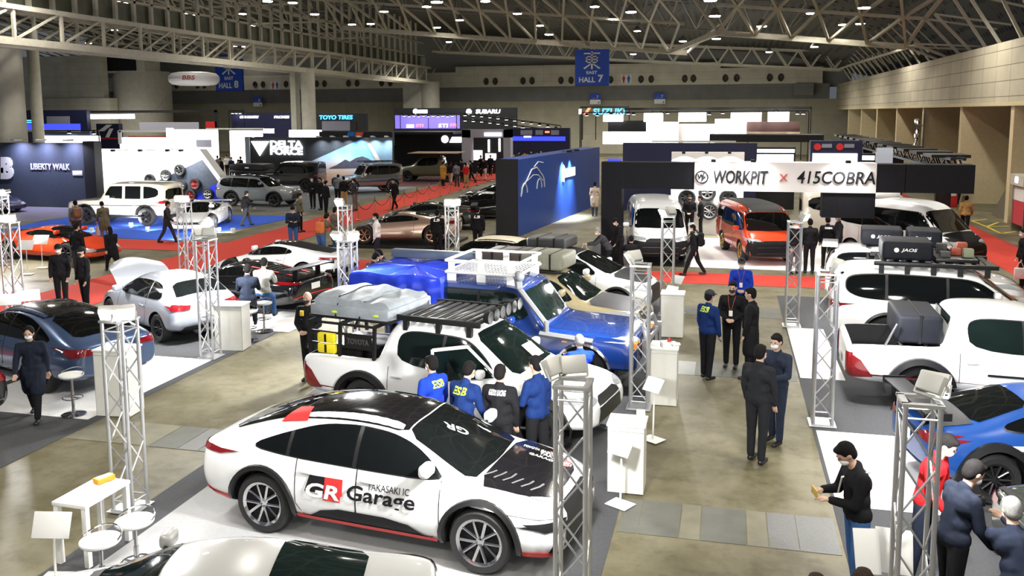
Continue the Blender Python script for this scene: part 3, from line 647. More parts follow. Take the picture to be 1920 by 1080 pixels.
    if roofc is not None:
        x1 = (T['ws'][0] - .02) * sx; x0 = ((T['rw'][1] + .02) * sx if T['rw'] else (.22 if 'bed' not in T else 1.8) * sx); hw = T['ws'][2] * sy
        part('roof_panel', B.lay(MB(), 'T', chaikin([(x0, -hw), (x1, -hw), (x1 + .03, 0), (x1, hw), (x0, hw)], 1, .08), .007, d=.15), roofc)
    if hoodc is not None:
        x0 = (T['ws'][1] + .06) * sx; hw = T['ws'][3] * sy * 1.06; x1 = L - .2 * sx
        part('hood_panel', B.lay(MB(), 'T', chaikin([(x0, -hw), (x1 - .25, -hw * .9), (x1, -hw * .6), (x1 + .03, 0), (x1, hw * .6), (x1 - .25, hw * .9), (x0, hw)], 1, .15), .007, d=.12), hoodc)
    # lamps, grille, plates
    zn = T['st'][-3][3] * sz; wn = T['st'][-3][2] * sy
    for k in (1, -1):
        part('headlight', B.lay(MB(), 'F', chaikin([(k * wn * .52, zn + .0), (k * wn * .98, zn + .05), (k * wn * 1.06, zn - .02), (k * wn * .9, zn - .1), (k * wn * .5, zn - .08)], 1), .01, d=.06), LAMPGLASS)
    z1 = .34 * sz
    gr = B.lay(MB(), 'F', chaikin([(-wn * .5, zn - .03), (wn * .5, zn - .03), (wn * .62, z1 + .14), (wn * .72, z1), (-wn * .72, z1), (-wn * .62, z1 + .14)], 1, .12), .01, d=.1)
    part('grille', gr, SATIN)
    zt = T['st'][1][3] * sz; wt = T['st'][1][2] * sy
    for k in (1, -1):
        tl = MB(); td = zt - .24 if 'bed' in T else zt
        if tail == 'slim': q = [(k * wt * .6, zt - .0), (k * wt * .95, zt + .015), (k * wt * 1.03, zt - .005), (k * wt * 1.03, zt - .055), (k * wt * .6, zt - .045)]
        elif tail == 'tall': q = [(k * wt * .84, td - .2), (k * wt * 1.04, td - .2), (k * wt * 1.0, td + .2), (k * wt * .86, td + .2)]
        else: q = [(k * wt * .52, zt - .02), (k * wt * .9, zt + .01), (k * wt * 1.03, zt - .0), (k * wt * 1.02, zt - .13), (k * wt * .56, zt - .11)]
        B.lay(tl, 'B', q, .016, d=.025 if tail == 'slim' else .05)
        sd = 'L' if k > 0 else 'R'
        part('taillight', tl, REDLAMP); tl = MB()
        B.lay(tl, sd, [(.02, td - .24), (.44, td - .2), (.24, td + .08), (.05, td + .2), (.02, td + .2)] if tail == 'tall' else [(.02, zt - .05), (.1, zt - .05), (.13, zt - .01), (.02, zt)] if tail == 'slim' else [(.03, zt - .11), (.16 * sx, zt - .1), (.2 * sx, zt - .01), (.04, zt + .01)], .012, d=.06)
        part('taillight', tl, REDLAMP)
    part('license_plate', B.lay(MB(), 'B', [(-.17, .6 * sz), (.17, .6 * sz), (.17, .6 * sz + .16), (-.17, .6 * sz + .16)], .015), WHITE)
    part('rear_diffuser', B.lay(MB(), 'B', [(-wt * .8, .3 * sz), (wt * .8, .3 * sz), (wt * .7, .42 * sz), (-wt * .7, .42 * sz)], .012), SATIN)
    for k in (1, -1):                            # door mirrors
        mx, mz = (T['ws'][1] - .48) * sx, T['dlo'][0][1] * sz + .05
        h = B.hit('L' if k > 0 else 'R', mx, mz - .03, 0)
        if h:
            mb = MB(); mb.bar((mx, h.y - .02 * k, mz - .04), (mx, h.y + k * .12, mz), .025, 1, 6); y0, y1 = sorted((h.y + k * .08, h.y + k * .31)); mb.rbox(mx - .06, mx + .075, y0, y1, mz - .045, mz + .105, .05, 0, 3)
            part('mirror', mb, [col, BLACK])
    # wheels
    st, wm = wheel; tm, rm = wheel_meshes(r, tyre, st, wm or ALLOY)
    for x in (ra, fa):
        for k in (1, -1):
            wo = link('wheel', tm, root, (x - off, k * (Wd / 2 - tyre / 2 - .015), r), 0 if k < 0 else pi)
            link('rim', rm, wo)
    K = dict(root=root, B=B, off=off, L=L, W=Wd, H=H, sx=sx, sy=sy, sz=sz, part=part, OFF=OFF, ra=ra, fa=fa, T=T, body=body)
    return K
def join_skin(body, mb, m, OFF):
    """shut lines belong to the skin: same mesh, own material"""
    me = body.data; k = len(me.materials); me.materials.append(m); bm = bmesh.new(); bm.from_mesh(me); n = len(bm.verts)
    vs = [bm.verts.new(v) for v in mb.v]
    for f in mb.f:
        try: q = bm.faces.new([vs[i] for i in f]); q.material_index = k; q.smooth = True
        except ValueError: pass
    bm.to_mesh(me); bm.free()
def sides(K, nm, poly, m, off=.012, lab=None):
    for k in 'LR': K['part'](nm, K['B'].lay(MB(), k, poly, off), m, lab)
def extra(K, nm, mb, m, lab=None): return K['part'](nm, mb, m, lab)
def on_car(K, p):
    """point of a car (x from tail, y, z) in the hall"""
    return K['root'].matrix_basis @ (Vector(p) + K['OFF'])
def words(K, *a, **k):
    o = K['B'].words(*a, parent=K['root'], **k); o.location = K['OFF']; return o
def roof_bag(K, x0, x1, y0, y1, z, h, m, name, label, cat, txt=None, straps=2, rz=0, tm=None, group=None):
    """a separate thing standing on a car: soft box, straps, writing on its near side"""
    c = on_car(K, ((x0 + x1) / 2, (y0 + y1) / 2, z)); lx, ly = (x1 - x0) / 2, (y1 - y0) / 2
    t = thing(name, label, cat, c, K['root'].rotation_euler.z + rz, group)
    MB().rbox(-lx, lx, -ly, ly, 0.005, h, min(.07, h * .25), 0, 3).build('shell', m, t)
    for i in range(straps):
        x = -lx + 2 * lx * (i + .7) / (straps + .4)
        b = MB(); e = .008
        b.box(x - .02, x + .02, -ly - e, ly + e, h - .002, h + e).box(x - .02, x + .02, -ly - e, -ly + .002, .02, h + e).box(x - .02, x + .02, ly - .002, ly + e, .02, h + e); b.build('strap', BLACK, t)
    if txt:
        sign_text(txt, lx * .62, min(.085, h * .22), tm or WHITE, t, (-lx * .25, -ly - .004, h * .45), .006, .02, .25)
        MB().lathe([(.005, 0), (.05, 0), (.05, -.006), (.005, -.006)], 16, 0, (-lx * .25 - .09, -ly - .002, h * .45 + .045), 'Y').build('emblem', tm or WHITE, t)
    return t
# ================================================================ the cars on show
PW = paint('white', (.84, .85, .86)); PP = paint('pearl', (.33, .33, .315)); PB = paint('black', (.006, .006, .007), .12)
PSIL = paint('silver', (.56, .60, .68), .3, .55); PBLUE = paint('blue', (.005, .026, .15), .2); PNAVY = paint('slate_blue', (.07, .115, .23), .22, .4)
PGT = paint('vivid_blue', (.008, .06, .27), .3); PKH = paint('khaki', (.36, .30, .17), .3); PGREY = paint('battleship', (.20, .22, .23), .3)
PRED = paint('red', (.62, .03, .015), .2); PORG = paint('vermilion', (.70, .055, .012), .2); PCREAM = paint('cream', (.62, .57, .46), .3)
PBRZ = paint('bronze', (.66, .47, .37), .3, .85); PGUN = paint('graphite', (.05, .052, .055), .2, .5); PBEI = paint('beige', (.58, .55, .46), .35); PGRN = paint('dark_green', (.05, .06, .05), .15, .4)
GOLD = mat('gold_rim', (.75, .55, .2), .25, 1.0); COPPER = mat('copper_rim', (.75, .4, .28), .25, 1.0); CREAMV = mat('cream_vinyl', (.66, .60, .45), .45)
BLK = mat('black_vinyl', (.008, .008, .01), .6, spec=.2); LIME = mat('lime_print', (.55, .75, .05), .6); CLOTHG = mat('tent_canvas', (.27, .30, .33), .8, noise=.15, scale=5, bump=.25)

# --- white fastback in front
K = car('fast', 'car', 'white fastback with black roof and bonnet and bold side lettering, nearest whole car', (-3.87, 9.92), -6.9, PW, (4.76, 1.86, 1.54), ('y', CHROME), ro=1.0, wb=2.86, flare=(.06, .035), roofc=PB, hoodc=PB, r=.375, tyre=.24, tail='slim')
B = K['B']; sx = K['sx']
extra(K, 'rear_quarter_trim', B.lay(MB(), 'T', [(1.12, -.6), (1.5, -.6), (1.42, -.33), (1.2, -.28)], .013, d=.1), REDV, 'red flash on the black roof')
for k in 'LR':
    b = MB(); B.lay(b, k, [(1.6, .30), (3.32, .30), (3.0, .46), (2.7, .50), (2.1, .5), (1.85, .45)], .014); extra(K, 'side_cladding', b, BLK)
    for pl in ([(1.46, .295), (3.34, .295), (3.34, .355), (1.46, .355)], [(.08, .34), (.52, .34), (.5, .42), (.06, .44)], [(4.32, .28), (4.7, .3), (4.7, .36), (4.3, .345)]): extra(K, 'sill_trim', B.lay(MB(), k, pl, .02), REDV, 'red trim line')
MAT_DEC = 0
b = MB(); B.lay(b, 'R', [(1.70, .85), (1.91, .85), (1.91, .66), (1.64, .66)], .012, d=.06); extra(K, 'emblem_panel', b, BLK, 'black half of the badge')
b = MB(); B.lay(b, 'R', [(1.91, .85), (2.15, .85), (2.15, .66), (1.91, .66)], .012, d=.06); B.lay(b, 'R', [(1.90, .66), (2.13, .66), (2.12, .58), (1.89, .58)], .012, d=.06); extra(K, 'emblem_panel', b, REDV, 'red half of the badge')
words(K, 'GR', 'R', 1.66, .60, .46, .17, WHITE, bold=.03, shear=.15, off=.018)
words(K, 'Garage', 'R', 2.22, .59, .88, .225, BLK, bold=.02, shear=.1, off=.024)
words(K, 'TAKASAKI IC', 'R', 2.48, .79, .54, .075, BLK, bold=.008, off=.02)
for x, y, w_, h_, t in ((3.88, .47, .42, .06, 'TOYOTA GAZOO'), (4.12, .38, .40, .075, 'TAKASAKI'), (4.02, .29, .46, .06, 'GARAGE IC')):
    words(K, t, 'T', x, y, w_, h_, WHITE, bold=.03, ang=pi / 2, off=.016)
b = MB(); B.lay(b, 'T', [(4.2, .58), (4.42, .34), (4.5, .34), (4.5, .5)], .014, d=.08); extra(K, 'bonnet_decal', b, REDV, 'red flash on the black bonnet')
g = mat('faint_print', (.09, .09, .095), .4)
b = MB()
for i in range(6): B.line(b, 'T', [(3.78 + .11 * i, -.52), (3.84 + .11 * i, -.40 + .02 * (i % 2)), (3.86 + .11 * i, -.34 + .03 * (i % 3))], .022, 0, .012)
extra(K, 'signature', b, g)
for s in (-1, 1): extra(K, 'daytime_lamp', B.lay(MB(), 'F', chaikin([(s * .45, .62), (s * .93, .64), (s * .8, .58), (s * .5, .54)], 1), .016, d=.06), SATIN)
b = MB(); B.lay(b, 'R', [(4.35, .66), (4.72, .67), (4.8, .60), (4.6, .575)], .014, d=.06); B.lay(b, 'L', [(4.35, .66), (4.72, .67), (4.8, .60), (4.6, .575)], .014, d=.06); extra(K, 'headlight_trim', b, SATIN)
b = MB(); B.lay(b, 'R', [(4.62, .33), (4.86, .33), (4.86, .58), (4.74, .54)], .014, d=.06); extra(K, 'bumper_intake', b, BLK)
words(K, 'GR', 'T', 3.3, .1, .3, .12, mat('pale_print', (.5, .62, .62), .5), ang=-1.0, bold=.02, off=.014)

# --- silver coupe cut off by the lower edge
K = car('coupe', 'car', 'silver white coupe seen from above at the bottom edge, nose to the left', (-4.45, 6.3), 196, PP, (4.3, 1.8, 1.3), glass=GLASS2)
B = K['B']; b = MB(); B.line(b, 'T', [(3.12, -.58), (3.12, .58)], .12, 0, .012); extra(K, 'cowl', b, BLK)
b = MB(); B.line(b, 'T', [(3.1, -.4), (2.6, .1)], .03, 0, .02); B.line(b, 'T', [(3.1, .1), (2.7, .45)], .03, 0, .02); extra(K, 'wiper', b, BLK)

# --- white double cab pickup with open door and roof tent
K = car('pickup', 'car', 'white double cab pickup with open front door, black roof rack and cream bonnet panel', (-4.0, 13.5), -11, PW, (5.15, 1.88, 1.79), ro=1.22, wb=3.06, wheel=('six', GUN), flare=(.1, .06), hoodc=CREAMV, r=.4, tyre=.27, tail='tall', glass=GLASS2,
        cuts=[(2.76, 3.62, -1.2, -.45, .5, 1.06)])
B = K['B']
b = MB(); B.lay(b, 'T', [(3.62, .05), (3.86, .05), (3.86, .42), (3.62, .42)], .02); extra(K, 'windshield_card', b, WHITE)
d = MB(); d.M = Matrix.Translation((3.66, -.90, 0)) @ Matrix.Rotation(radians(38), 4, 'Z')
d.box(-1.0, 0, -.05, .05, .48, 1.12, 0).box(-1.0, -.96, -.045, .045, 1.12, 1.62, 0).bar((-.98, 0, 1.62), (-.45, 0, 1.64), .03, 0, 4).bar((-.45, 0, 1.64), (0, 0, 1.14), .03, 0, 4)
d.prism([(-.95, 1.13), (-.06, 1.13), (-.46, 1.61), (-.95, 1.6)], -.008, .008, 'XZ', 1).box(-.95, -.06, .045, .06, .55, 1.08, 2)
extra(K, 'open_door', d, [PW, GLASS2, mat('door_card', (.30, .21, .07), .6, noise=.1)])
b = MB(); b.rbox(2.95, 3.5, -.72, -.2, .62, .78, .05).rbox(2.88, 3.05, -.7, -.22, .75, 1.25, .05); extra(K, 'front_seat', b, mat('seat_fabric', (.12, .13, .13), .8))
r_ = MB()
for i in range(9): r_.rbox(1.86 + i * .16, 1.955 + i * .16, -.62, .62, 1.835, 1.87, .01)
for s in (-1, 1): r_.rbox(1.76, 3.26, s * .66 - .03, s * .66 + .03, 1.79, 1.885, .015)
for x in (1.9, 2.5, 3.05):
    for s in (-1, 1): r_.box(x - .04, x + .04, s * .62 - .03, s * .62 + .05, 1.62, 1.82)
extra(K, 'roof_rack', r_, SATIN)
for i in range(6):
    b = MB(); b.M = Matrix.Translation((3.34, -.55 + .22 * i, 1.95)); b.lathe([(.02, -.06), (.09, -.04), (.105, .03), (.1, .05)], 16, 0, axis='X').lathe([(.02, .045), (.098, .05)], 16, 1, axis='X'); extra(K, 'light_bar_lamp', b, [BLK, mat('spot_lens', (.6, .62, .62), .1, .6)])
bar = MB()                                             # bed rack
for x in (.15, .75, 1.42):
    for s in (-1, 1): bar.bar((x, s * .84, 1.12), (x, s * .8, 1.66), .035, 0, 4)
    bar.bar((x, -.8, 1.66), (x, .8, 1.66), .035, 0, 4)
for s in (-1, 1):
    for z in (1.30, 1.5, 1.66): bar.bar((.12, s * .82, z), (1.45, s * .82, z), .025, 0, 4)
bar.box(.86, 1.38, -.86, -.83, 1.28, 1.52)
bar.bar((-.02, -.7, 1.15), (.12, -.78, 1.6), .03, 0, 4).bar((-.02, .7, 1.15), (.12, .78, 1.6), .03, 0, 4)
extra(K, 'bed_rack', bar, SATIN)
o = sign_text('TOYOTA', .42, .09, mat('stamp', (.07, .07, .075), .3), K['root'], K['OFF'] + Vector((.92, -.866, 1.36)), .01, .02)
for z in (1.17, 1.345):
    c = on_car(K, (.55, -.90, z)); t = thing('fuel_canister', 'yellow %s canister strapped to the bed rack of the white pickup' % ('lower' if z < 1.25 else 'upper'), 'canister', c, radians(-11), 'yellow canisters on the bed rack')
    MB().rbox(-.17, .17, -.05, .05, 0, .165, .03).build('shell', mat('yellow_plastic', (.80, .66, .02), .4), t); MB().box(-.02, .02, -.056, .056, .02, .15).build('strap', BLACK, t)
c = on_car(K, (.55, .0, .76)); t = thing('cargo_box', 'black cargo box standing in the bed of the white pickup', 'box', c, radians(-11))
MB().rbox(-.35, .6, -.5, .5, .005, .42, .05).build('shell', SATIN, t); MB().rbox(-.36, .61, -.51, .51, .36, .43, .02).build('lid', BLACK, t)
# roof tent: canvas cover with humps, two straps, base board
c = on_car(K, (.86, 0, 1.70)); t = thing('roof_tent', 'folded grey canvas roof tent on the bed rack of the white pickup', 'roof tent', c, radians(-11))
t.scale = (.84, .95, .92)
MB().rbox(-.98, .95, -.74, .74, 0, .05, .015).build('base_board', SATIN, t)
bm = MB(); nx, ny = 26, 16; vs = []; fs = []
def hump(u, v):
    h = .27 + .10 * (1 if u < .62 else .12) * (1 - abs(2 * v - 1) ** 4) + .035 * sin(u * 9) * sin(v * 7) + .02 * sin(u * 23 + v * 11)
    e = min(u, 1 - u, v, 1 - v); return h * min(1, (e / .06)) ** .45 if e < .06 else h
for j in range(ny + 1):
    for i in range(nx + 1):
        u, v = i / nx, j / ny; k = .02 * sin(v * 19 + u * 4) if i in (0, nx) else 0
        vs.append((-.96 + 1.88 * u + k, -.73 + 1.46 * v, .05 + hump(u, v)))
fs = [(j * (nx + 1) + i, j * (nx + 1) + i + 1, (j + 1) * (nx + 1) + i + 1, (j + 1) * (nx + 1) + i) for j in range(ny) for i in range(nx)]
bm.add(vs, fs, 0, True); bm.build('canvas_cover', CLOTHG, t)
b = MB().rbox(-.95, .9, -.735, .735, .04, .24, .04); b.build('canvas_side', CLOTHG, t)
for u in (.34, .64):
    b = MB(); x = -.96 + 1.88 * u; pts = [(x, -.745, .05)] + [(x, -.73 + 1.46 * v / 12, .058 + hump(u, v / 12)) for v in range(1, 12)] + [(x, .745, .05)]
    b.tube([Vector(p) for p in pts], .016, 0, 4); b.build('strap', BLACK, t)
for x in (-.35, .62):
    MB().ball((x, -.742, .13), .07, .012, .025).build('badge', LIME, t)

# --- blue off-road pickup with tarpaulin and white roof basket
K = car('boxy', 'car', 'deep blue off-road pickup with white roof basket and chrome wheel arches', (-3.95, 16.5), -6, PBLUE, (5.1, 1.9, 1.93), ('steel', GUN), r=.42, tyre=.28, glass=GLASS2, flare=(.05, .05))
B = K['B']; OFFS = K['OFF']
for p in list(K['root'].children):
    if p.name.startswith('wheel_arch_trim'): p.data.materials[0] = CHROME; p['label'] = 'chrome wheel arch trim'
b = MB().bar((3.42, -.93, 1.05), (3.42, -.93, 1.3), .05).bar((3.42, -.93, 1.24), (2.86, -.84, 1.86), .05).bar((3.3, -.95, 1.06), (4.3, -.93, .98), .06).bar((2.86, -.84, 1.86), (2.84, -.84, 2.06), .075); b.ball((2.86, -.84, 2.08), .11)
extra(K, 'snorkel', b, mat('snorkel_grey', (.12, .125, .13), .35))
b = MB()
for z in (.62, .95): b.bar((5.2, -.75, z), (5.2, .75, z), .045)
for y in (-.75, -.35, .35, .75): b.bar((5.2, y, .45), (5.2, y, 1.05), .045)
b.tube([(5.2, -.55, 1.0), (5.12, -.45, 1.25), (5.12, .45, 1.25), (5.2, .55, 1.0)], .04).bar((5.1, -.8, .55), (5.1, .8, .55), .09); extra(K, 'bull_bar', b, mat('bar_grey', (.45, .46, .47), .3, .7))
b = MB()
for s in (-1, 1): b.lathe([(.02, 4.62 + .5), (.09, 5.12), (.1, 5.06)], 16, 0, (0, s * .62, .98), 'X')
extra(K, 'indicator', MB().box(4.98, 5.1, -.93, -.7, .9, 1.0).box(4.98, 5.1, .7, .93, .9, 1.0), AMBER)
b = MB(); B.lay(b, 'R', [(3.72, 1.0), (3.82, 1.0), (3.82, .93), (3.72, .93)], .012, d=.05); extra(K, 'side_indicator', b, AMBER)
WB = mat('white_powdercoat', (.80, .80, .78), .4)
rk = MB(); x0, x1, yw = 1.32, 2.78, .70
for z in (2.06, 2.28):
    for s in (-1, 1): rk.bar((x0, s * yw, z), (x1, s * yw, z), .028)
    rk.bar((x0, -yw, z), (x0, yw, z), .028).bar((x1, -yw, z), (x1, yw, z), .028)
for i in range(22):
    x = x0 + (x1 - x0) * (i + .5) / 22; rk.bar((x, -yw, 2.07), (x, yw, 2.07), .009, 0, 4)
for i in range(9):
    y = -yw + 2 * yw * (i + .5) / 9; rk.bar((x0, y, 2.06), (x1, y, 2.06), .009, 0, 4)
for x in (x0 + .12, (x0 + x1) / 2, x1 - .12):
    for s in (-1, 1):
        rk.box(x - .09, x + .09, s * yw - .012, s * yw + .012, 1.84, 2.07).box(x - .06, x + .06, s * yw - .02, s * yw + .02, 2.06, 2.28)
extra(K, 'roof_basket', rk, WB)
b = MB()                                               # tarpaulin over the bed
c = on_car(K, (.35, 0, 0)); t = thing('tarpaulin', 'shiny blue tarpaulin draped over the bed of the blue off-road pickup', 'tarpaulin', c, radians(-6))
TARP = mat('blue_tarp', (.02, .05, .62), .22, coat=.5, bump=.25, scale=3, noise=.1)
n = 28; vs = []; fs = []; hx, hy = .98, .98
def ring(k, z, out, wav):
    o = []
    for i in range(4 * n):
        s, q = divmod(i, n); f = q / n * 2 - 1
        x, y = [(f * hx, -hy), (hx, f * hy), (-f * hx, hy), (-hx, -f * hy)][s]
        w_ = wav * (sin(i * .55) * .6 + sin(i * 1.31 + 1) * .5); l = sqrt(x * x + y * y); o.append((x * (1 + out) + x / l * w_, y * (1 + out) + y / l * w_, z + .02 * sin(i * .4)))
    return o
rings = [ring(0, 1.05, .05, .06), ring(1, 1.35, .03, .05), ring(2, 1.65, .015, .03), ring(3, 1.93, .0, .012), ring(4, 1.99, -.04, .0), ring(5, 2.0, -.5, 0), ring(6, 2.0, -.97, 0)]
for r in rings: vs += r
m4 = 4 * n
for j in range(6): fs += [(j * m4 + i, j * m4 + (i + 1) % m4, (j + 1) * m4 + (i + 1) % m4, (j + 1) * m4 + i) for i in range(m4)]
fs.append(list(range(6 * m4, 7 * m4))); MB().add(vs, fs, 0, True).build('sheet', TARP, t)
b = MB().rbox(-.95, 1.1, .72, .92, 2.02, 2.2, .03); b.build('awning_roll', mat('awning_grey', (.10, .13, .17), .6), t)

# --- khaki crossover with two roof cases, white crossover with a black stripe behind it
K = car('suv', 'car', 'khaki coupe crossover with black bonnet and roof cases', (-3.75, 19.3), -8, PKH, (4.5, 1.86, 1.62), glass=GLASS2, hoodc=BLK, flare=(.06, .03), r=.37)
roof_bag(K, .75, 1.75, -.52, .5, 1.64, .34, mat('brown_canvas', (.06, .047, .032), .8, noise=.2), 'roof_case', 'brown roof case at the back of the khaki crossover roof', 'roof case')
roof_bag(K, 1.75, 2.75, -.62, .42, 1.64, .36, mat('olive_case', (.16, .16, .115), .7, noise=.1), 'roof_case', 'olive and grey roof case with white lettering on the khaki crossover', 'roof case', None)
c = on_car(K, (2.1, -.62, 1.78)); MB().rbox(-.14, .14, -.008, .0, -.05, .05, .004).build('patch', mat('pale_patch', (.5, .5, .46), .6), K['root'], Vector((2.1, -.625, 1.8)) + K['OFF'])
b = MB()
for x in (.8, 1.7, 2.6): b.bar((x, -.66, 1.63), (x, .66, 1.63), .03, 0, 4)
b.bar((.6, -.66, 1.62), (2.9, -.66, 1.62), .025).bar((.6, .66, 1.62), (2.9, .66, 1.62), .025); extra(K, 'roof_rails', b, SATIN)
K = car('hatch', 'car', 'white compact crossover with black roof and bonnet behind the khaki one', (-3.75, 22.6), -10, PW, (4.3, 1.8, 1.55), hoodc=BLK, roofc=BLK, r=.34, flare=(.05, .03))
roof_bag(K, .9, 2.0, -.5, .5, 1.57, .28, mat('dark_case', (.035, .037, .04), .5, noise=.1), 'roof_case', 'black roof box on the white compact crossover with black roof', 'roof case', None, 2)
c = G(868, 500)
K = car('hatch', 'car', 'small black and cream hatchback mostly hidden behind the blue tarpaulin', (-7.0, 25.1), 172, PB, (3.6, 1.6, 1.45), roofc=CREAMV, hoodc=CREAMV, gap=False)

# --- left row
K = car('hatch', 'car', 'silver three door hatchback with its bonnet wide open', (-13.0, 18.2), 151, PSIL, (3.98, 1.74, 1.42), ('spoke', GUN), r=.33)
b = MB(); vs = []; n = 14
for j in range(9):
    for i in range(n + 1):
        u = i / n * 2 - 1; v = j / 8
        vs.append((3.02 + .98 * v * (1 - .22 * abs(u) ** 2.5), u * (.70 - .12 * v ** 3), .96 + .46 * v - .08 * v * v * abs(u) ** 2 + .07 * (1 - u * u) + .10 * sin(pi * v)))
fs = [(j * (n + 1) + i, j * (n + 1) + i + 1, (j + 1) * (n + 1) + i + 1, (j + 1) * (n + 1) + i) for j in range(8) for i in range(n)]
vs2 = [(x - .03, y, z - .02) for x, y, z in vs]; m0 = len(vs); b.add(vs + vs2, fs + [tuple(q + m0 for q in f)[::-1] for f in fs], 0, True); extra(K, 'bonnet', b, PSIL, 'raised silver bonnet')
B = K['B']; b = MB(); B.lay(b, 'T', [(3.1, -.58), (3.72, -.5), (3.72, .5), (3.1, .58)], .008, d=.12); b.rbox(3.2, 3.6, -.3, .3, .86, .95, .03); extra(K, 'engine_bay', b, BLK)
b = MB()
for s in (-.45, -.35): b.lathe([(.045, -.08), (.05, .03), (.035, .03)], 12, 0, (0, s, .3), 'X')
extra(K, 'exhaust', b, CHROME)
K = car('fast', 'car', 'slate blue sedan with black roof behind the woman in the dark coat', (-13.15, 14.5), 161, PNAVY, (4.75, 1.86, 1.42), ('spoke', GUN), roofc=PB, r=.34)
K = car('fast', 'car', 'dark grey sedan tail cut off by the left edge', (-13.9, 11.45), 166, PGUN, (4.8, 1.86, 1.45), ('spoke', GUN), r=.34)
B = K['B']; b = MB(); B.line(b, 'B', [(-.7, .5), (.7, .5)], .03, 0, .012); extra(K, 'bumper_trim', b, CHROME)
def wing(K, x, z, m, h=.24, w=.86, ends=None):
    b = MB(); b.rbox(x - .16, x + .14, -w, w, z + h - .02, z + h + .015, .012)
    for s in (-1, 1): b.box(x - .05, x + .1, s * .45 - .012, s * .45 + .012, z - .05, z + h); b.box(x - .17, x + .15, s * w - .01, s * w + .01, z + h - .06, z + h + .04, 1)
    extra(K, 'rear_wing', b, [m, ends or m])
K = car('super', 'car', 'black supercar with red stripes and big rear wing behind the silver hatchback', (-12.55, 21.15), 167, PB, None, ('six', GUN), r=.35, tail='slim')
wing(K, .25, .86, BLK, .3, .9, BLK); B = K['B']
b = MB()
for s in (-1, 1): B.line(b, 'T', [(.45, s * .3), (1.75, s * .42)], .05, 0, .014)
B.line(b, 'L', [(.9, .6), (1.3, .35), (2.7, .3)], .035, 0, .014); B.line(b, 'B', [(-.8, .45), (-.3, .5), (.3, .5), (.8, .45)], .03, 0, .014); extra(K, 'stripe', b, REDV, 'red stripe')
b = MB()
for i in range(6): B.line(b, 'T', [(.7 + i * .14, -.3), (.7 + i * .14, .3)], .05, 0, .02)
extra(K, 'engine_louvre', b, SATIN)
K = car('super', 'car', 'white mid-engined sports car with black roof next to the red carpet', (-13.3, 24.55), 174, PW, (4.5, 1.92, 1.2), ('six', GUN), roofc=PB, r=.35, tail='slim')
B = K['B']; b = MB(); B.lay(b, 'T', [(.35, -.36), (1.8, -.42), (1.8, .42), (.35, .36)], .009, d=.12); extra(K, 'engine_cover', b, BLK)
b = MB(); B.lay(b, 'B', [(-.75, .28), (.75, .28), (.7, .56), (-.7, .56)], .016, d=.1); extra(K, 'rear_bumper', b, BLK)
b = MB(); B.lay(b, 'L', [(.05, .3), (.42, .3), (.2, .55), (.05, .56)], .014, d=.08); extra(K, 'bumper_vent', b, BLK)
K = car('super', 'car', 'mirror bronze supercar with copper wheels on a black plinth', (-12.35, 32.4), 190, PBRZ, None, ('six', COPPER), z=.1, r=.36, tail='slim')
wing(K, .2, .86, PBRZ, .12)
b = MB(); B = K['B']; B.line(b, 'L', [(1.5, .2), (2.9, .22), (3.2, .5)], .03, 0, .014); extra(K, 'stripe', b, REDV, 'red stripe')
K = car('super', 'car', 'black and chrome supercar directly behind the bronze one', (-13.0, 37.2), 194, PGRN, None, ('six', GUN), gap=False, tail='slim')
wing(K, .2, .86, BLK, .16)
K = car('super', 'car', 'dark supercar with white hoop roof beside the end of the blue wall', (-11.6, 41.6), 190, PB, (4.6, 1.95, 1.25), ('six', GUN), gap=False, roofc=PW, tail='slim')
K = car('coupe', 'car', 'black coupe farthest back along the rope barrier', (-12.2, 46.6), 188, PB, None, gap=False)
K = car('super', 'car', 'red wedge sports car behind the lamp tower on the left', (-23.4, 26.7), -6, PORG, (4.5, 1.95, 1.15), ('six', GUN), r=.34, tail='slim')
K = car('super', 'car', 'white open-top sports car on the blue carpet', (-23.35, 35.6), -72, PW, (4.6, 1.95, 1.15), ('spoke', ALLOY), r=.35, tail='slim')
wing(K, .2, .88, PW, .12)
K = car('boxy', 'car', 'cream boxy off-roader on the blue carpet', (-27.5, 35.95), 182, PCREAM, (5.0, 1.95, 1.99), ('six', GUN), r=.43, pillar=.075, flare=(.06, .05))
b = MB(); b.bar((-.05 + .9, .98, .42), (3.9, .98, .42), .05); extra(K, 'side_step', b, SATIN)
sides(K, 'rub_strip', [(.1, .93), (4.5, .9), (4.5, .93), (.1, .96)], BLK)
K = car('suv', 'car', 'matt grey crossover with black arches and a roof tent rack', (-25.5, 44.75), -3, PGREY, (4.7, 1.86, 1.69), ('six', GUN), r=.38, flare=(.08, .03), lowc=BLK)
c = on_car(K, (1.9, 0, 1.7)); t = thing('roof_tent', 'hard shell black roof tent on the matt grey crossover', 'roof tent', c, radians(-3))
MB().rbox(-1.05, 1.05, -.62, .62, .12, .27, .04).build('shell', SATIN, t); MB().rbox(-1.05, 1.05, -.62, .62, .29, .62, .05).rbox(-.05, .2, -.63, -.6, .4, .46, .01, 1).build('lid', [BLACK, WHITE], t); MB().box(-.7, -.6, -.6, .6, 0, .13).box(.6, .7, -.6, .6, 0, .13).build('roof_bar', SATIN, t)
K = car('boxy', 'car', 'glossy black off-roader with white roof before the mountain poster', (-28.4, 53.6), 186, PB, (4.7, 2.0, 1.97), ('six', GUN), roofc=PW, r=.42, gap=False)
K = car('boxy', 'car', 'chrome grey jeep style off-roader with roof rack before the mountain poster', (-22.7, 53.4), 222, mat('paint_mirror', (.35, .36, .38), .15, .9, 1), (4.3, 1.9, 1.9), ('low', CHROME), r=.42, gap=False)
b = MB()
for i in range(6): b.bar((.4 + .4 * i, -.7, 2.02), (.4 + .4 * i, .7, 2.02), .025, 0, 4)
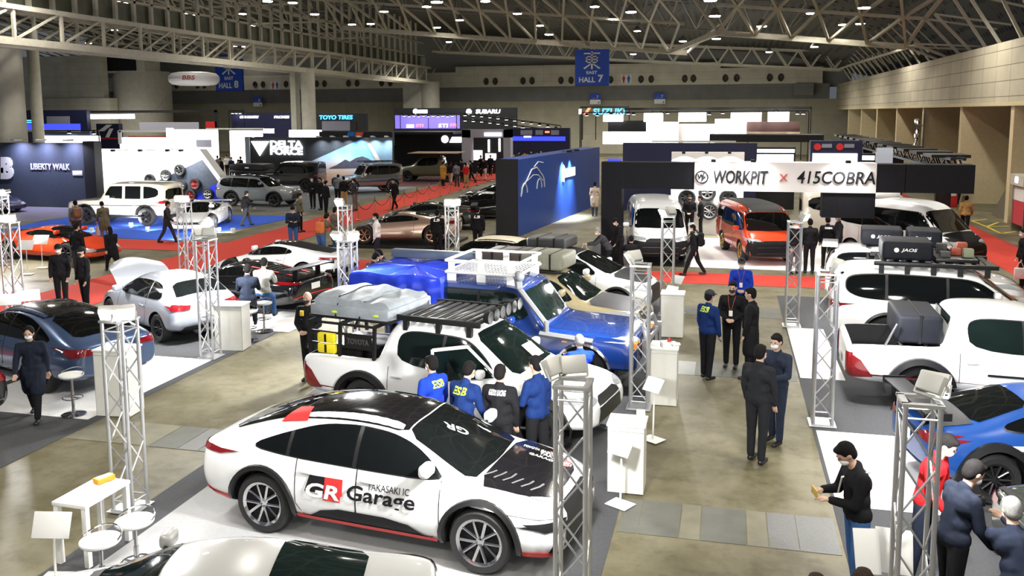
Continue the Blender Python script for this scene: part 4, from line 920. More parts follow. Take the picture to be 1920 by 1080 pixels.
for s in (-1, 1): b.bar((.3, s * .7, 2.0), (2.6, s * .7, 2.0), .04, 0, 4)
extra(K, 'roof_rack', b, SATIN)
K = car('pickup', 'car', 'dark green camping truck under a brown awning before the black wall', (-21.9, 63.4), 184, mat('paint_olive', (.12, .12, .07), .4, 0, 1), (5.2, 1.9, 1.95), ('six', GUN), gap=False)
c = on_car(K, (2.4, 0, 2.12)); t = thing('awning', 'brown awning board above the dark green camping truck', 'awning', c, radians(184))
MB().rbox(-2.2, 1.6, -1.3, 1.5, 0, .06, .02).build('board', mat('wood_board', (.30, .20, .13), .6, noise=.2), t)
for s in (-1, 1): MB().box(-.6, -.5, s * .5 - .03, s * .5 + .03, -.22, .01).build('bracket', BLACK, t)
K = car('super', 'car', 'black low sports car before the dark lettered wall at the left edge', (-38.6, 38.9), -8, mat('paint_purple', (.02, .012, .04), .1, .3, 1), (4.6, 2.0, 1.25), gap=False, tail='slim')
K = car('coupe', 'car', 'dark red sports car half hidden behind the left end of the mountain poster wall', (-35.5, 66), 10, PRED, None, gap=False)

# --- vans by the gantry
def van_face(K, m): 
    b = MB(); K['B'].lay(b, 'F', [(-.9, .24), (.9, .24), (.93, .86), (.55, .80), (-.55, .80), (-.93, .86)], .014, d=.08); extra(K, 'front_mask', b, m, 'black front mask')
    sides(K, 'bumper_side', [(K['L'] - .42, .26), (K['L'] - .02, .26), (K['L'] - .04, .78), (K['L'] - .2, .8)], m, .014)
    b = MB()
    for z in (.62, .42): K['B'].line(b, 'F', [(-.6, z), (.6, z)], .02, 0, .022)
    extra(K, 'grille_bar', b, mat('dark_chrome', (.2, .2, .21), .2, .9))
K = car('van', 'van', 'white van with black front mask beside the gantry post', (-2.45, 31.75), -81, PW, (4.84, 1.9, 2.06), ('low', ALLOY)); van_face(K, BLK)
K = car('van', 'van', 'vermilion red van with black roof and gold wheels', (1.05, 32.35), -76, PORG, (4.7, 1.8, 1.9), ('low', GOLD), roofc=BLK, r=.35, tyre=.25); van_face(K, BLK)
K = car('van', 'van', 'white high roof van with black bonnet under the right gantry beam', (5.85, 31.95), -46, PW, (4.95, 1.9, 2.15), ('low', ALLOY), hoodc=BLK); van_face(K, BLK)
b = MB(); K['B'].lay(b, 'F', [(-.86, .62), (.86, .62), (.84, 1.1), (-.84, 1.1)], .012, d=.12); extra(K, 'bonnet_wrap', b, BLK, 'black bonnet wrap')
c = on_car(K, (1.2, 0, 2.13)); t = thing('roof_scoop', 'white roof air scoop on the high roof van', 'roof box', c, radians(-46)); MB().rbox(-.7, .7, -.6, .6, 0, .16, .06).build('shell', PW, t)
K = car('van', 'van', 'beige van side-on behind the hanging black gantry panel', (5.3, 36.9), 0, PBEI, (4.84, 1.9, 2.1), ('steel', GUN))

# --- right row
DARKCASE = mat('navy_case', (.0065, .008, .013), .65, noise=.15, bump=.1, spec=.25)
K = car('suv', 'car', 'white crossover with a tail spoiler, third white car of the right row', (5.0, 24.3), -7, PW, (4.6, 1.87, 1.62), hoodc=None, r=.38, flare=(.05, .03))
b = MB(); b.rbox(-.1, .3, -.6, .6, 1.58, 1.64, .02); extra(K, 'tail_spoiler', b, PW)
G1 = 'soft roof cases on the right row'
roof_bag(K, .85, 1.85, -.5, .5, 1.66, .42, DARKCASE, 'roof_case', 'black soft roof case nearer the tail of the white crossover with spoiler', 'roof case', 'JAOS', 0, tm=WHITE, group=G1)
roof_bag(K, 1.95, 2.75, -.5, .5, 1.66, .42, DARKCASE, 'roof_case', 'black soft roof case nearer the nose of the white crossover with spoiler', 'roof case', 'JAOS', 0, tm=WHITE, group=G1)
b = MB()
for x in (1.0, 1.8, 2.6): b.bar((x, -.66, 1.64), (x, .66, 1.64), .03, 0, 4)
extra(K, 'roof_rails', b, SATIN)
K = car('suv', 'car', 'large white off-roader with a long roof rack, second white car of the right row', (4.85, 20.1), -5, PW, (4.98, 1.98, 1.84), ('six', GUN), r=.41, flare=(.05, .03))
b = MB()
for i in range(9): b.rbox(1.0 + .25 * i, 1.12 + .25 * i, -.62, .62, 1.91, 1.94, .01)
for s in (-1, 1):
    b.rbox(.85, 3.2, s * .66 - .03, s * .66 + .03, 1.87, 1.96, .015)
    for i in range(5): b.box(.95 + .5 * i, 1.05 + .5 * i, s * .64 - .04, s * .64 + .03, 1.7, 1.9)
extra(K, 'roof_rack', b, SATIN)
roof_bag(K, 1.0, 2.0, -.55, .45, 1.965, .40, DARKCASE, 'roof_case', 'black soft roof case on the rack of the large white off-roader', 'roof case', 'JAOS', 0, tm=WHITE, group=G1)
c = on_car(K, (2.35, 0, 1.965)); t = thing('equipment_tray', 'tray of camera gear on the rack of the large white off-roader', 'tray', c, radians(-5))
MB().rbox(-.3, .5, -.5, .5, 0, .08, .02).build('tray', SATIN, t)
for i, (x, y) in enumerate(((-.1, -.25), (.15, .1), (.35, -.15), (-.1, .3), (.3, .35))): MB().rbox(x - .1, x + .1, y - .1, y + .1, .08, .2 + .03 * i, .02).build('pouch', mat('pouch_%d' % (i % 3), [(.05, .05, .05), (.3, .06, .03), (.2, .22, .14)][i % 3], .7), t)
K = car('pickup', 'car', 'white double cab pickup with an open bed on the right, nearest white car there', (4.85, 16.5), -2, PW, (5.34, 1.88, 1.79), ('six', GUN), flare=(.11, .07), r=.395, tyre=.28, ro=1.2, tail='tall', glass=GLASS2)
b = MB(); b.box(.1, 1.5, -.7, .7, .725, .74); extra(K, 'bed_liner', b, mat('bed_liner', (.05, .055, .06), .5, noise=.2))
sides(K, 'door_trim', [(2.2, .72), (4.0, .7), (4.0, .73), (2.2, .76)], BLK); sides(K, 'sill_trim', [(2.5, .46), (4.0, .44), (4.0, .48), (2.5, .5)], BLK)
b = MB().bar((.9, -.8, 1.105), (.9, .8, 1.105), .025).bar((1.3, -.8, 1.105), (1.3, .8, 1.105), .025).bar((.62, -.8, 1.1), (.8, -.82, 1.5), .02); extra(K, 'bed_bar', b, ALLOY)
t = roof_bag(K, .82, 1.54, -.74, .62, 1.135, .5, DARKCASE, 'cargo_case', 'black cargo case across the bed of the white open pickup', 'cargo case', None, 1)
sign_text('JAOS', .34, .09, WHITE, t, (-.18, -.675, .24), .006, .02, .2)
K = car('coupe', 'car', 'vivid blue coupe with black boot lid and a rear wing', (4.62, 13.1), 9, PGT, (4.27, 1.82, 1.31), ('spoke', GUN), r=.34, flare=(.1, .05))
B = K['B']; b = MB(); B.lay(b, 'T', [(.12, -.58), (.62, -.6), (.62, .6), (.12, .58)], .009, d=.1); extra(K, 'boot_lid', b, mat('carbon', (.05, .052, .056), .3, 0, 1, noise=.3, scale=40))
wing(K, .1, .93, BLK, .24, .84, BLK)
b = MB(); B.line(b, 'B', [(-.72, .8), (.72, .8)], .05, 0, .014); extra(K, 'tail_strip', b, BLK)
b = MB(); B.lay(b, 'L', [(.9, .86), (1.1, .86), (1.1, .8), (.9, .8)], .01); B.lay(b, 'R', [(.95, .8), (1.15, .8), (1.15, .74), (.95, .74)], .012, d=.05); extra(K, 'sticker', b, WHITE)
K = car('coupe', 'car', 'gloss black coupe tail at the lower right edge behind the photographer', (5.15, 9.95), 5, PGRN, (4.3, 1.85, 1.32), ('spoke', GUN), r=.34)
b = MB(); K['B'].line(b, 'T', [(.1, -.6), (.1, .6)], .06, 0, .02); extra(K, 'boot_spoiler', b, BLK)
# ================================================================ lamp towers
CLEARM = mat('flood_body', (.62, .62, .58), .5, .3); FLOODL = glow('flood_lens', (1, .99, .96), 25)
_tw = {}
def tower_meshes(h, w=.29):
    if h in _tw: return _tw[h]
    a = w / 2; up = MB().bar((0, 0, .02), (0, 0, h - .02), .024, 0, 8).mesh('upright', TRUSS)
    n = int(h / .42); br = MB(); st = (h - .3) / n
    for i in range(n):
        z = .15 + i * st; s = 1 if i % 2 else -1
        br.bar((-a * s, 0, z), (a * s, 0, z + st), .011, 0, 6)
    br.bar((-a, 0, .14), (a, 0, .14), .011).bar((-a, 0, h - .14), (a, 0, h - .14), .011)
    br = br.mesh('bracing', TRUSS)
    base = MB().box(-.21, .21, -.21, .21, 0.0, .012).box(-.17, .17, -.17, .17, .012, .03).mesh('base_plate', TRUSS)
    top = MB(); e = a + .03
    for s in (-1, 1): top.box(-e, e, s * a - .03, s * a + .03, h - .03, h).box(s * a - .03, s * a + .03, -a, a, h - .03, h)
    top = top.mesh('top_frame', TRUSS)
    fl = MB().rbox(-.13, .13, -.05, .05, -.09, .09, .02).bar((-.14, 0, 0), (-.14, 0, -.12), .012).bar((.14, 0, 0), (.14, 0, -.12), .012).bar((-.14, 0, -.12), (.14, 0, -.12), .012).mesh('floodlight', CLEARM)
    ln = MB().rbox(-.115, .115, .052, .062, -.075, .075, .004).mesh('lens', FLOODL)
    _tw[h] = (up, br, base, top, fl, ln); return _tw[h]
def tower(x, y, h, label, aims, rot=0, watts=None):
    up, br, base, top, fl, ln = tower_meshes(h); a = .145
    t = thing('lamp_tower', label, 'truss tower', (x, y, 0.016), rot, 'square lattice lamp towers')
    for sx_ in (-1, 1):
        for sy_ in (-1, 1): link('upright', up, t, (sx_ * a, sy_ * a, 0))
    for i in range(4):
        o = link('bracing', br, t, ((0, -a, 0), (a, 0, 0), (0, a, 0), (-a, 0, 0))[i], i * pi / 2)
    link('base_plate', base, t); link('top_frame', top, t)
    for i, (tx, ty, tz) in enumerate(aims):
        d = Vector((tx - x, ty - y, 0)).normalized()
        p = Vector((d.x * .2 + (i * .12 - .06) * d.y, d.y * .2, h + .12)); o = link('floodlight', fl, t, p)
        v = Vector((tx - x, ty - y, tz - h - .12)); o.rotation_euler = v.to_track_quat('Y', 'Z').to_euler()
        link('lens', ln, o)
        area(o, Vector((0, .09, 0)), Vector((0, 1, 0)), .22, watts or K_TOWER, (1, .99, .97), spread=radians(140))
    return t
tower(-7.45, 9.45, 2.52, 'lamp tower between the white table and the white counter, lower left', [(-4.6, 6.6, .6), (-6.3, 6.6, .4)], watts=30)
tower(-10.5, 16.1, 2.52, 'lamp tower beside the white counter and the two seated men', [(-13, 17.5, .4), (-12.5, 20.5, .4)])
tower(-15.6, 22.9, 2.52, 'lamp tower on the red carpet before the white open sports car', [(-13.2, 19.0, .8), (-14.5, 18.0, .5)])
tower(-16.9, 17.7, 2.52, 'lamp tower at the left edge over the slate blue sedan', [(-13.4, 14, .8), (-13.3, 11.6, .5)])
tower(-24.0, 24.9, 2.4, 'lamp tower standing behind the red sports car', [(-23.5, 25, .6), (-19, 20, .1)])
tower(-7.5, 16.5, 2.52, 'lamp tower behind the folded grey roof tent', [(-4.8, 13.8, .9), (-8.6, 13.5, .1)])
tower(-10.5, 23.0, 2.52, 'lamp tower behind the white sports car, beside the man in the grey brown coat', [(-12.5, 21, .6), (-10.6, 19.5, .1)])
tower(-7.45, 23.4, 2.52, 'lamp tower in front of the bronze supercar', [(-4.5, 19.6, .9), (-6.2, 17.6, 1.5)])
tower(-1.38, 8.1, 2.52, 'lamp tower in front of the nose of the white fastback', [(-4.5, 9.5, .8), (-3.8, 13, .9)])
tower(-1.38, 14.9, 2.52, 'lamp tower before the nose of the blue off-road pickup', [(-4, 14.4, .9), (-4, 17, .9)])
tower(-1.38, 22.1, 2.52, 'lamp tower before the nose of the white van', [(-3.6, 20, .8), (-2.3, 30, 1.0)])
tower(1.6, 21.6, 2.52, 'lamp tower beside the red van, on the right of the aisle', [(4.6, 20.2, .9), (5, 23.5, .9)])
tower(1.62, 14.75, 2.52, 'lamp tower at the tail of the white open pickup', [(4.5, 16.2, 1), (4.5, 13, .7)])
tower(1.75, 8.35, 2.5, 'lamp tower nearest on the right, in front of the man in red', [(4.5, 10.5, .8), (4.5, 13, .8)])

# ================================================================ counters, tables, stools, notice stands
CNT = mat('counter_white', (.74, .74, .68), .5, noise=.03); PAPER = mat('paper', (.85, .85, .83), .7)
def counter(x, y, rz, w, d, h, label):
    t = thing('counter', label, 'counter', (x, y, .016), rz, 'white display counters')
    MB().box(-w / 2, w / 2, -d / 2, d / 2, .0, h - .03).build('cabinet', CNT, t)
    MB().rbox(-w / 2 - .02, w / 2 + .02, -d / 2 - .02, d / 2 + .02, h - .03, h, .006).build('counter_top', WHITE, t)
    b = MB()
    for s in (-1, 1): b.box(s * (w / 2 + .001) - .004, s * (w / 2 + .001) + .004, -d / 2 - .004, -d / 2 + .004, 0, h - .03)
    b.box(-w / 2, w / 2, -d / 2 - .003, -d / 2, h - .1, h - .092); b.build('edge_trim', mat('alu_trim', (.6, .6, .58), .4, .6), t); return t
def paper_stack(x, y, z, label, w=.21, l=.3, h=.03, m=None, rz=.2, name='leaflet_stack', cat='leaflets'):
    t = tag(MB().rbox(-w / 2, w / 2, -l / 2, l / 2, 0, h, .004).build(name, m or PAPER, None, (x, y, z), rz), label, cat); return t
counter(-1.22, 11.55, 0, .48, .42, .95, 'white counter in front of the white pickup nose')
paper_stack(-1.30, 11.5, .97, 'pile of white leaflets on the counter by the white pickup nose')
paper_stack(-1.05, 11.62, .97, 'white tissue box on the counter by the white pickup nose', .12, .24, .09, WHITE, .1, 'tissue_box', 'tissue box')
counter(-.98, 15.3, 0, .46, .45, 1.02, 'white counter before the nose of the blue off-road pickup')
for i, (dx, dy, h) in enumerate(((-.15, 0, .05), (.02, -.1, .09), (.15, .08, .03))): paper_stack(-.98 + dx, 15.3 + dy, 1.037, ['low', 'high', 'thin'][i] + ' pile of white brochures on the counter by the blue pickup', .15, .22, h, None, .3 * i)
tag(MB().lathe([(.03, 0), (.035, .1), (.02, .13), (.02, .16)], 12, 0).build('spray_bottle', REDV, None, (-.9, 15.2, 1.037)), 'small red bottle on the counter by the blue pickup', 'bottle')
counter(-1.12, 20.1, 0, .5, .45, 1.0, 'white counter before the nose of the khaki crossover')
counter(-10.42, 16.85, .12, .62, .45, 1.0, 'white counter between the lamp tower and the two seated men')
counter(-10.05, 12.65, .1, .6, .45, 1.15, 'white counter behind the tall lamp tower, by the slate blue sedan')
t = thing('display_table', 'white side table with an orange box, lower left', 'table', (-7.10, 8.36, .01), radians(88))
MB().rbox(-.37, .37, -.23, .23, .70, .745, .006).build('table_top', WHITE, t)
for sx_ in (-1, 1):
    for sy_ in (-1, 1): MB().box(sx_ * .33 - .03, sx_ * .33 + .03, sy_ * .19 - .03, sy_ * .19 + .03, 0, .70).build('leg', WHITE, t)
tag(MB().rbox(-.11, .11, -.06, .06, 0, .06, .008, 0).box(-.085, .085, -.04, .04, .06, .064, 1).build('card_box', [mat('orange_card', (.80, .36, .02), .5), PAPER], None, (-7.14, 8.62, .757), radians(70)), 'orange box of cards on the white side table', 'box')
def stand(x, y, h, label, rz=0, tilt=.9, w=.32, l=.24):
    t = thing('notice_stand', label, 'sign stand', (x, y, .016), rz, 'notice stands with tilted white boards')
    MB().rbox(-.16, .16, -.13, .13, 0, .012, .004).build('base_plate', WHITE, t); MB().bar((0, 0, .01), (0, .02, h), .014, 0, 8).build('pole', WHITE, t)
    b = MB(); b.M = Matrix.Translation((0, 0, h)) @ Matrix.Rotation(tilt, 4, 'X'); b.rbox(-w / 2, w / 2, -l / 2, l / 2, 0, .014, .004)
    o = b.build('board', PAPER, t)
    return t
p = G(1163, 948); stand(p.x, p.y, .78, 'notice stand in front of the white counter by the white pickup', -.5)
p = G(1224, 826); stand(p.x, p.y, .88, 'notice stand beside the lamp tower of the blue off-road pickup', -.6)
p = G(1222, 700); stand(p.x, p.y, .88, 'notice stand by the counter of the khaki crossover', -.6)
p = G(1258, 612); stand(p.x, p.y, .86, 'notice stand by the lamp tower of the white van, nearer one', -.6)
p = G(1270, 588); stand(p.x, p.y, .86, 'notice stand by the lamp tower of the white van, farther one', -.6)
p = G(52, 515); stand(p.x, p.y, .95, 'notice stand in front of the red sports car, left one', .3, .9, .5, .36)
p = G(80, 503); stand(p.x, p.y, .95, 'notice stand in front of the red sports car, right one', .3, .9, .5, .36)
p = G(26, 640); stand(p.x, p.y, .95, 'notice stand at the left edge over the blue sedan roof, left one', .5, .8, .45, .3)
p = G(60, 634); stand(p.x, p.y, .98, 'notice stand at the left edge over the blue sedan roof, right one', .8, .8, .45, .3)
p = Vector((-7.1, 7.72, 0)); stand(p.x, p.y, .62, 'notice stand with a thin white board beside the white side table', .2, 1.2, .42, .28)
p = G(1618, 1190); stand(p.x, p.y, .85, 'notice stand left of the nearest right lamp tower', .15, 1.15, .24, .42)
p = G(1668, 1190); stand(p.x, p.y, .85, 'notice stand beside the nearest right lamp tower, right one', -.1, 1.0, .34, .42)
def stool(x, y, h, label, seat=WHITE, rz=0):
    t = thing('bar_stool', label, 'bar stool', (x, y, .016), rz, 'round white bar stools')
    MB().lathe([(.02, h - .05), (.18, h - .05), (.2, h - .03), (.2, h - .008), (.18, h), (.02, h + .002)], 28, 0).build('seat', seat, t)
    MB().lathe([(.19, 0), (.2, .012), (.17, .025), (.035, .05), (.03, .1)], 28, 0).lathe([(.028, .1), (.028, h - .3), (.02, h - .3), (.02, h - .05)], 12, 0).build('pedestal', CHROME, t)
    b = MB(); n = 16
    b.tube([Vector((.16 * cos(2 * pi * i / n), .16 * sin(2 * pi * i / n), .3)) for i in range(n + 1)], .01, 0, 6).bar((-.16, 0, .3), (.16, 0, .3), .01)
    b.build('foot_ring', CHROME, t)
    b = MB(); b.tube([Vector((.205 * cos(a), .205 * sin(a), h + .005 + .06 * max(0, cos((a - pi / 2)))) ) for a in [pi * (i / 10) for i in range(11)]], .009, 0, 6).build('back_rail', CHROME, t); return t
stool(-6.08, 7.76, .78, 'white bar stool nearer the lamp tower beside the white side table')
stool(-6.14, 7.30, .78, 'white bar stool half behind the silver coupe roof')
stool(-10.75, 12.35, .72, 'white bar stool beside the counter and the woman in the dark coat')
p = G(468, 640); ST1 = (p.x, p.y); stool(p.x, p.y, .70, 'bar stool under the seated man in dark navy')
p = G(496, 622); ST2 = (p.x, p.y); stool(p.x, p.y, .70, 'bar stool under the seated man in the pale hoodie')
# high table behind the tarpaulin
p = G(940, 520); t = thing('poser_table', 'round high table with a printed red and blue column near the blue wall', 'table', (p.x, p.y, 0))
MB().lathe([(.02, 1.06), (.34, 1.06), (.35, 1.075), (.34, 1.09), (.02, 1.09)], 28).build('table_top', mat('pale_top', (.62, .64, .58), .4), t)
MB().lathe([(.15, 0), (.15, .4), (.15, .402), (.15, .6), (.15, .602), (.15, 1.06)], 24).lathe([(.152, .2), (.152, .42)], 24, 1, caps=False).lathe([(.152, .5), (.152, .62)], 24, 2, caps=False).build('column', [WHITE, mat('ultramarine', (.03, .05, .55), .5), REDV], t)
p = G(917, 520); tag(MB().lathe([(.16, 0), (.16, .02), (.13, .03), (.02, .6), (.0, .62)], 16).build('traffic_cone', mat('cone_orange', (.8, .12, .03), .5), None, p), 'orange cone beside the round high table', 'cone')
# rope barrier along the red carpet
BRASS = mat('brass', (.75, .52, .22), .25, 1.0); ROPE = mat('dark_rope', (.05, .03, .025), .8)
sm_ = MB().lathe([(.14, 0), (.15, .02), (.12, .035), (.03, .05), (.018, .06), (.018, .82), (.03, .83), (.03, .86), (.015, .87)], 16).ball((0, 0, .91), .045).mesh('rope_post', BRASS)
PTS = [G(688, 412), G(712, 404), G(736, 398), G(757, 390), G(776, 383), G(795, 376), G(813, 370), G(829, 364), G(845, 358), G(862, 352)]
X0, Y0, X1, Y1 = PTS[0].x, PTS[0].y, PTS[-1].x, PTS[-1].y
last = None
for i in range(14):
    f = i / 13; q = Vector((-17.15, 37 + 27 * f, .012))
    tag(link('rope_post', sm_, None, q), 'brass rope post along the edge of the long red carpet', 'rope post', 'brass rope posts')
    if last:
        tag(MB().tube([last.lerp(q, k / 10) + Vector((0, 0, .80 - .38 * (1 - (2 * k / 10 - 1) ** 2))) for k in range(11)], .018, 0, 6).build('barrier_rope', ROPE), 'dark rope sagging between two brass posts', 'rope', 'barrier ropes')
    last = q

# ================================================================ walls of the stands
DW = mat('dark_wall', (.012, .013, .017), .55, noise=.1); NAVY = mat('navy_wall', (.008, .01, .045), .5, noise=.1); BW = mat('blue_wall', (.012, .05, .26), .42, noise=.04, scale=1)
GW = glow('sign_and_wall_white', (1, 1, 1), 4.5); GWS = glow('sign_and_wall_soft', (.95, .96, 1), 2.2); GCY = glow('sign_cyan', (.05, .45, 1), 4); GRD = glow('sign_red', (1, .12, .05), 4); GVI = glow('screen_violet', (.16, .12, .62), 1.1); GBL = glow('screen_blue', (.04, .06, .85), 1.2); CHAR = mat('charcoal_panel', (.010, .011, .014), .7, noise=.1, spec=.15)  # white glows also serve bright stand walls: lamp light as emission
def slab(p, q, th, z0, z1, m, name, label, cat, side=1):
    """upright wall slab between two floor points"""
    p = Vector(p[:2]); q = Vector(q[:2]); n = (q - p).normalized(); n = Vector((-n.y, n.x)) * th * side
    return tag(MB().prism([tuple(p), tuple(q), tuple(q + n), tuple(p + n)], z0, z1, 'XY').build(name, m), label, cat)
A_, B_ = G(972, 444), G(1107, 390); d_ = (B_ - A_).normalized(); B2 = A_ + d_ * 13.6
t = thing('partition_wall', 'long blue stand wall with black end face and a car line drawing', 'partition wall')
n_ = Vector((-d_.y, d_.x, 0))
MB().prism([tuple(v[:2]) for v in (A_, B2, B2 + n_ * .95, A_ + n_ * .95)], 0, 3.2, 'XY').build('wall_panel', BW, t)
MB().prism([tuple(v[:2]) for v in (A_ - d_ * .03, A_ - d_ * .0, A_ + n_ * .98, A_ + n_ * .98 - d_ * .03)], 0, 3.22, 'XY').build('end_panel', mat('end_black', (.016, .016, .02), .7, noise=.1), t)
f_ = lambda s, z: A_ + d_ * s + Vector((0, 0, z)) - n_ * .02
car_l = [(.3, 1.75), (.42, 2.1), (1.0, 2.35), (1.7, 2.8), (2.4, 2.85), (3.2, 2.45), (3.4, 2.3), (3.5, 1.9)]
b = MB().tube([f_(s, z - .1) for s, z in car_l], .028).tube([f_(s, z - .1) for s, z in ((1.1, 2.35), (1.9, 2.55), (2.6, 2.5), (3.3, 2.2))], .022)
b.tube([f_(.75 + .35 * cos(a), 1.75 + .42 * sin(a)) for a in [pi * i / 8 for i in range(9)]], .028).tube([f_(2.75 + .35 * cos(a), 1.8 + .42 * sin(a)) for a in [pi * i / 8 for i in range(9)]], .028)
b.tube([f_(2.0, 2.78), f_(2.6, 2.98), f_(3.3, 2.9)], .022); b.build('line_drawing', mat('pale_line', (.62, .65, .7), .5), t)
q = f_(7.4, 2.2); b = MB(); b.M = Matrix.Translation(q) @ Matrix.Rotation(atan2(d_.y, d_.x), 4, 'Z'); b.box(-.75, 1.05, -.03, .0, -.2, .2).prism([(-1.05, -.35), (-.85, -.4), (-.8, .3), (-1.0, .42)], -.03, 0, 'XZ'); b.build('lit_sign', GW, t)
for s in (6.3, 7.6):
    q = f_(s, 3.28) - n_ * .35; o = tag(MB().rbox(-.08, .08, -.12, .12, -.05, .05, .02).bar((0, .1, .0), (0, .38, 0), .015).build('wall_spot', BLACK, None, q, atan2(d_.y, d_.x)), 'small black spot lamp over the blue stand wall, %s one' % ('nearer' if s < 7 else 'farther'), 'spot lamp')
    area(o, (0, 0, -.07), (0, .16, -1.2), .12, 130, (.75, .85, 1), 'spot_beam', radians(60))
# gantry over the vans
gy = 30.0; xl0, xl1 = D(1127, 400, gy).x, D(1165, 400, gy).x; xr = D(1828, 335, gy).x; zt, zb = D(1400, 306, gy).z, D(1400, 357, gy).z
t = thing('entrance_gantry', 'black entrance gantry with a white name board over the vans', 'gantry')
MB().box(xl0, xl1, gy, gy + .7, 0, zb).build('post', CHAR, t)
MB().box(xl0, D(1302, 335, gy).x, gy, gy + .7, zb, zt).build('beam', CHAR, t)
MB().box(D(1302, 335, gy).x, D(1643, 335, gy).x, gy - .03, gy + .7, zb - .03, zt + .03).build('name_board', mat('name_board', (.72, .72, .71), .6), t)
for a, c in ((1643, 1697), (1698, 1828)): MB().box(D(a, 335, gy).x + .004, D(c, 335, gy).x, gy, gy + .7, zb, zt).build('beam', CHAR, t)
for a, c in ((1541, 1571), (1571, 1641)): MB().box(D(a, 385, gy).x + .004, D(c, 385, gy).x, gy + .02, gy + .6, D(1590, 409, gy).z, zb - .03).build('hanging_panel', CHAR, t)
q = D(1337, 344, gy - .05); q2 = D(1440, 320, gy - .05); sign_text('WORKPIT', q2.x - q.x, q2.z - q.z, BLK, t, q, .03, .025, .12)
q = D(1494, 344, gy - .05); q2 = D(1642, 322, gy - .05); sign_text('415COBRA', q2.x - q.x, (q2.z - q.z), BLK, t, q, .03, .01, .15)
q = D(1461, 340, gy - .05); sign_text('X', .26, .24, mat('red_letter', (.5, .06, .04), .5), t, q, .03)
q = D(1316, 332, gy - .05); b = MB(); b.tube([q + Vector((.2 * cos(a), 0, .2 * sin(a))) for a in [2 * pi * i / 20 for i in range(21)]], .022)
b.tube([q + Vector(v) for v in ((-.13, 0, .1), (-.08, 0, -.06), (-.02, 0, .1), (.02, 0, -.02), (.07, 0, .14))], .018).tube([q + Vector(v) for v in ((.0, 0, -.14), (.04, 0, .03), (.12, 0, .0), (.04, 0, -.06))], .018); b.build('emblem', BLK, t)
for px in (1338, 1412, 1588):
    q = D(px, 300, gy); o = tag(MB().bar((0, .35, -.02), (0, -.35, .05), .02).rbox(-.08, .08, -.42, -.28, -.02, .08, .02).build('arm_lamp', BLACK, None, (q.x, gy, zt + .06)), 'small black arm lamp on the gantry %s' % {1338: 'above the round emblem', 1412: 'above the end of the first word', 1588: 'above the last word'}[px], 'spot lamp')
    area(o, (0, -.35, -.05), (0, .02, -.6), .15, 28, (1, 1, 1), 'spot_beam', radians(150))
# white wheel wall behind the vans
y_ = 37.4; t = thing('wheel_wall', 'white display wall with mounted wheels behind the two front vans', 'display wall')
xa, xb = D(1258, 360, y_).x, D(1394, 360, y_).x
MB().box(xa, xb, y_, y_ + .2, 0, D(1300, 285, y_).z).build('wall_panel', WHITE, t)
for px in (1282, 1325, 1368):
    q = D(px, 287, y_ - .4); o = MB().bar((0, .4, 0), (0, 0, .05), .015).rbox(-.07, .07, -.07, .07, -.03, .06, .02).build('wall_lamp', BLACK, t, q); area(o, (0, 0, -.06), (0, .3, -1.2), .12, 70, (1, 1, 1), 'spot_beam', radians(120))
for i, (px, py) in enumerate(((1288, 371), (1326, 361), (1330, 396), (1365, 371))):
    q = D(px, py, y_ - .12); tm, rm = wheel_meshes(.36, .2, 'six' if i % 2 else 'y', GUN if i in (0, 3) else ALLOY); o = link('wheel_exhibit', tm, None, q); link('rim', rm, o)
    tag(o, '%s wheel mounted %s on the white wheel wall' % ('dark' if i in (0, 3) else 'silver', ['far left', 'high in the middle', 'low in the middle', 'far right'][i]), 'wheel', 'wheels on the white wall')
# tall white wall leaning right, with wheels
y_ = 44.6; t = thing('display_wall', 'bright white slanted wall with a grey and blue wedge behind the cream off-roader', 'display wall')
P = lambda px, py: (lambda v: (v.x, v.z))(D(px, py, y_))
wp = [P(172, 279), P(376, 281), P(452, 402), P(180, 402)]; wp[2] = (wp[2][0], 0.0); wp[3] = (wp[3][0], 0.0)
MB().prism(wp, y_, y_ + .5, 'XZ').build('wall_panel', mat('lit_white', (.86, .86, .86), .6), t)
MB().prism([P(382, 298), P(440, 402)[:1] + (0.02,), P(300, 402)[:1] + (0.02,), P(270, 352)], y_ - .02, y_, 'XZ').build('grey_wedge', mat('wedge_grey', (.035, .045, .065), .6, noise=.2), t)
MB().prism([P(414, 340), P(440, 402)[:1] + (0.02,), P(330, 402)[:1] + (0.02,), P(345, 375)], y_ - .04, y_ - .02, 'XZ').build('blue_wedge', mat('wedge_blue', (.012, .03, .5), .5), t)
MB().prism([P(370, 280), P(378, 280), P(456, 402)[:1] + (0.02,), P(445, 402)[:1] + (0.02,)], y_ - .2, y_ + .5, 'XZ').build('slanted_frame', WHITE, t)
for i, (px, py) in enumerate(((311, 329), (337, 319), (366, 345), (281, 337), (390, 364), (315, 355), (358, 366), (419, 360), (340, 348))):
    q = D(px, py, y_ - .16); tm, rm = wheel_meshes(.34, .2, ('y', 'six', 'spoke')[i % 3], (ALLOY, GUN, mat('rim_red', (.3, .03, .03), .3, .6), GUN)[i % 4]); o = link('wheel_exhibit', tm, None, q); link('rim', rm, o)
    tag(o, 'alloy wheel mounted on the bright white slanted wall', 'wheel', 'wheels on the slanted wall')
for px in (190, 240, 290, 340, 365): 
    q = D(px, 283, 44.6); o = MB().rbox(-.1, .1, -1.3, -1.1, 0, .12, .03).bar((0, -1.15, .06), (0, .2, .02), .02).build('wall_lamp', BLACK, t, (q.x, 44.5, q.z + .02)); area(o, (0, -1.2, -.05), (0, .05, -1.6), .2, 75, (1, 1, 1), 'spot_beam', radians(150))
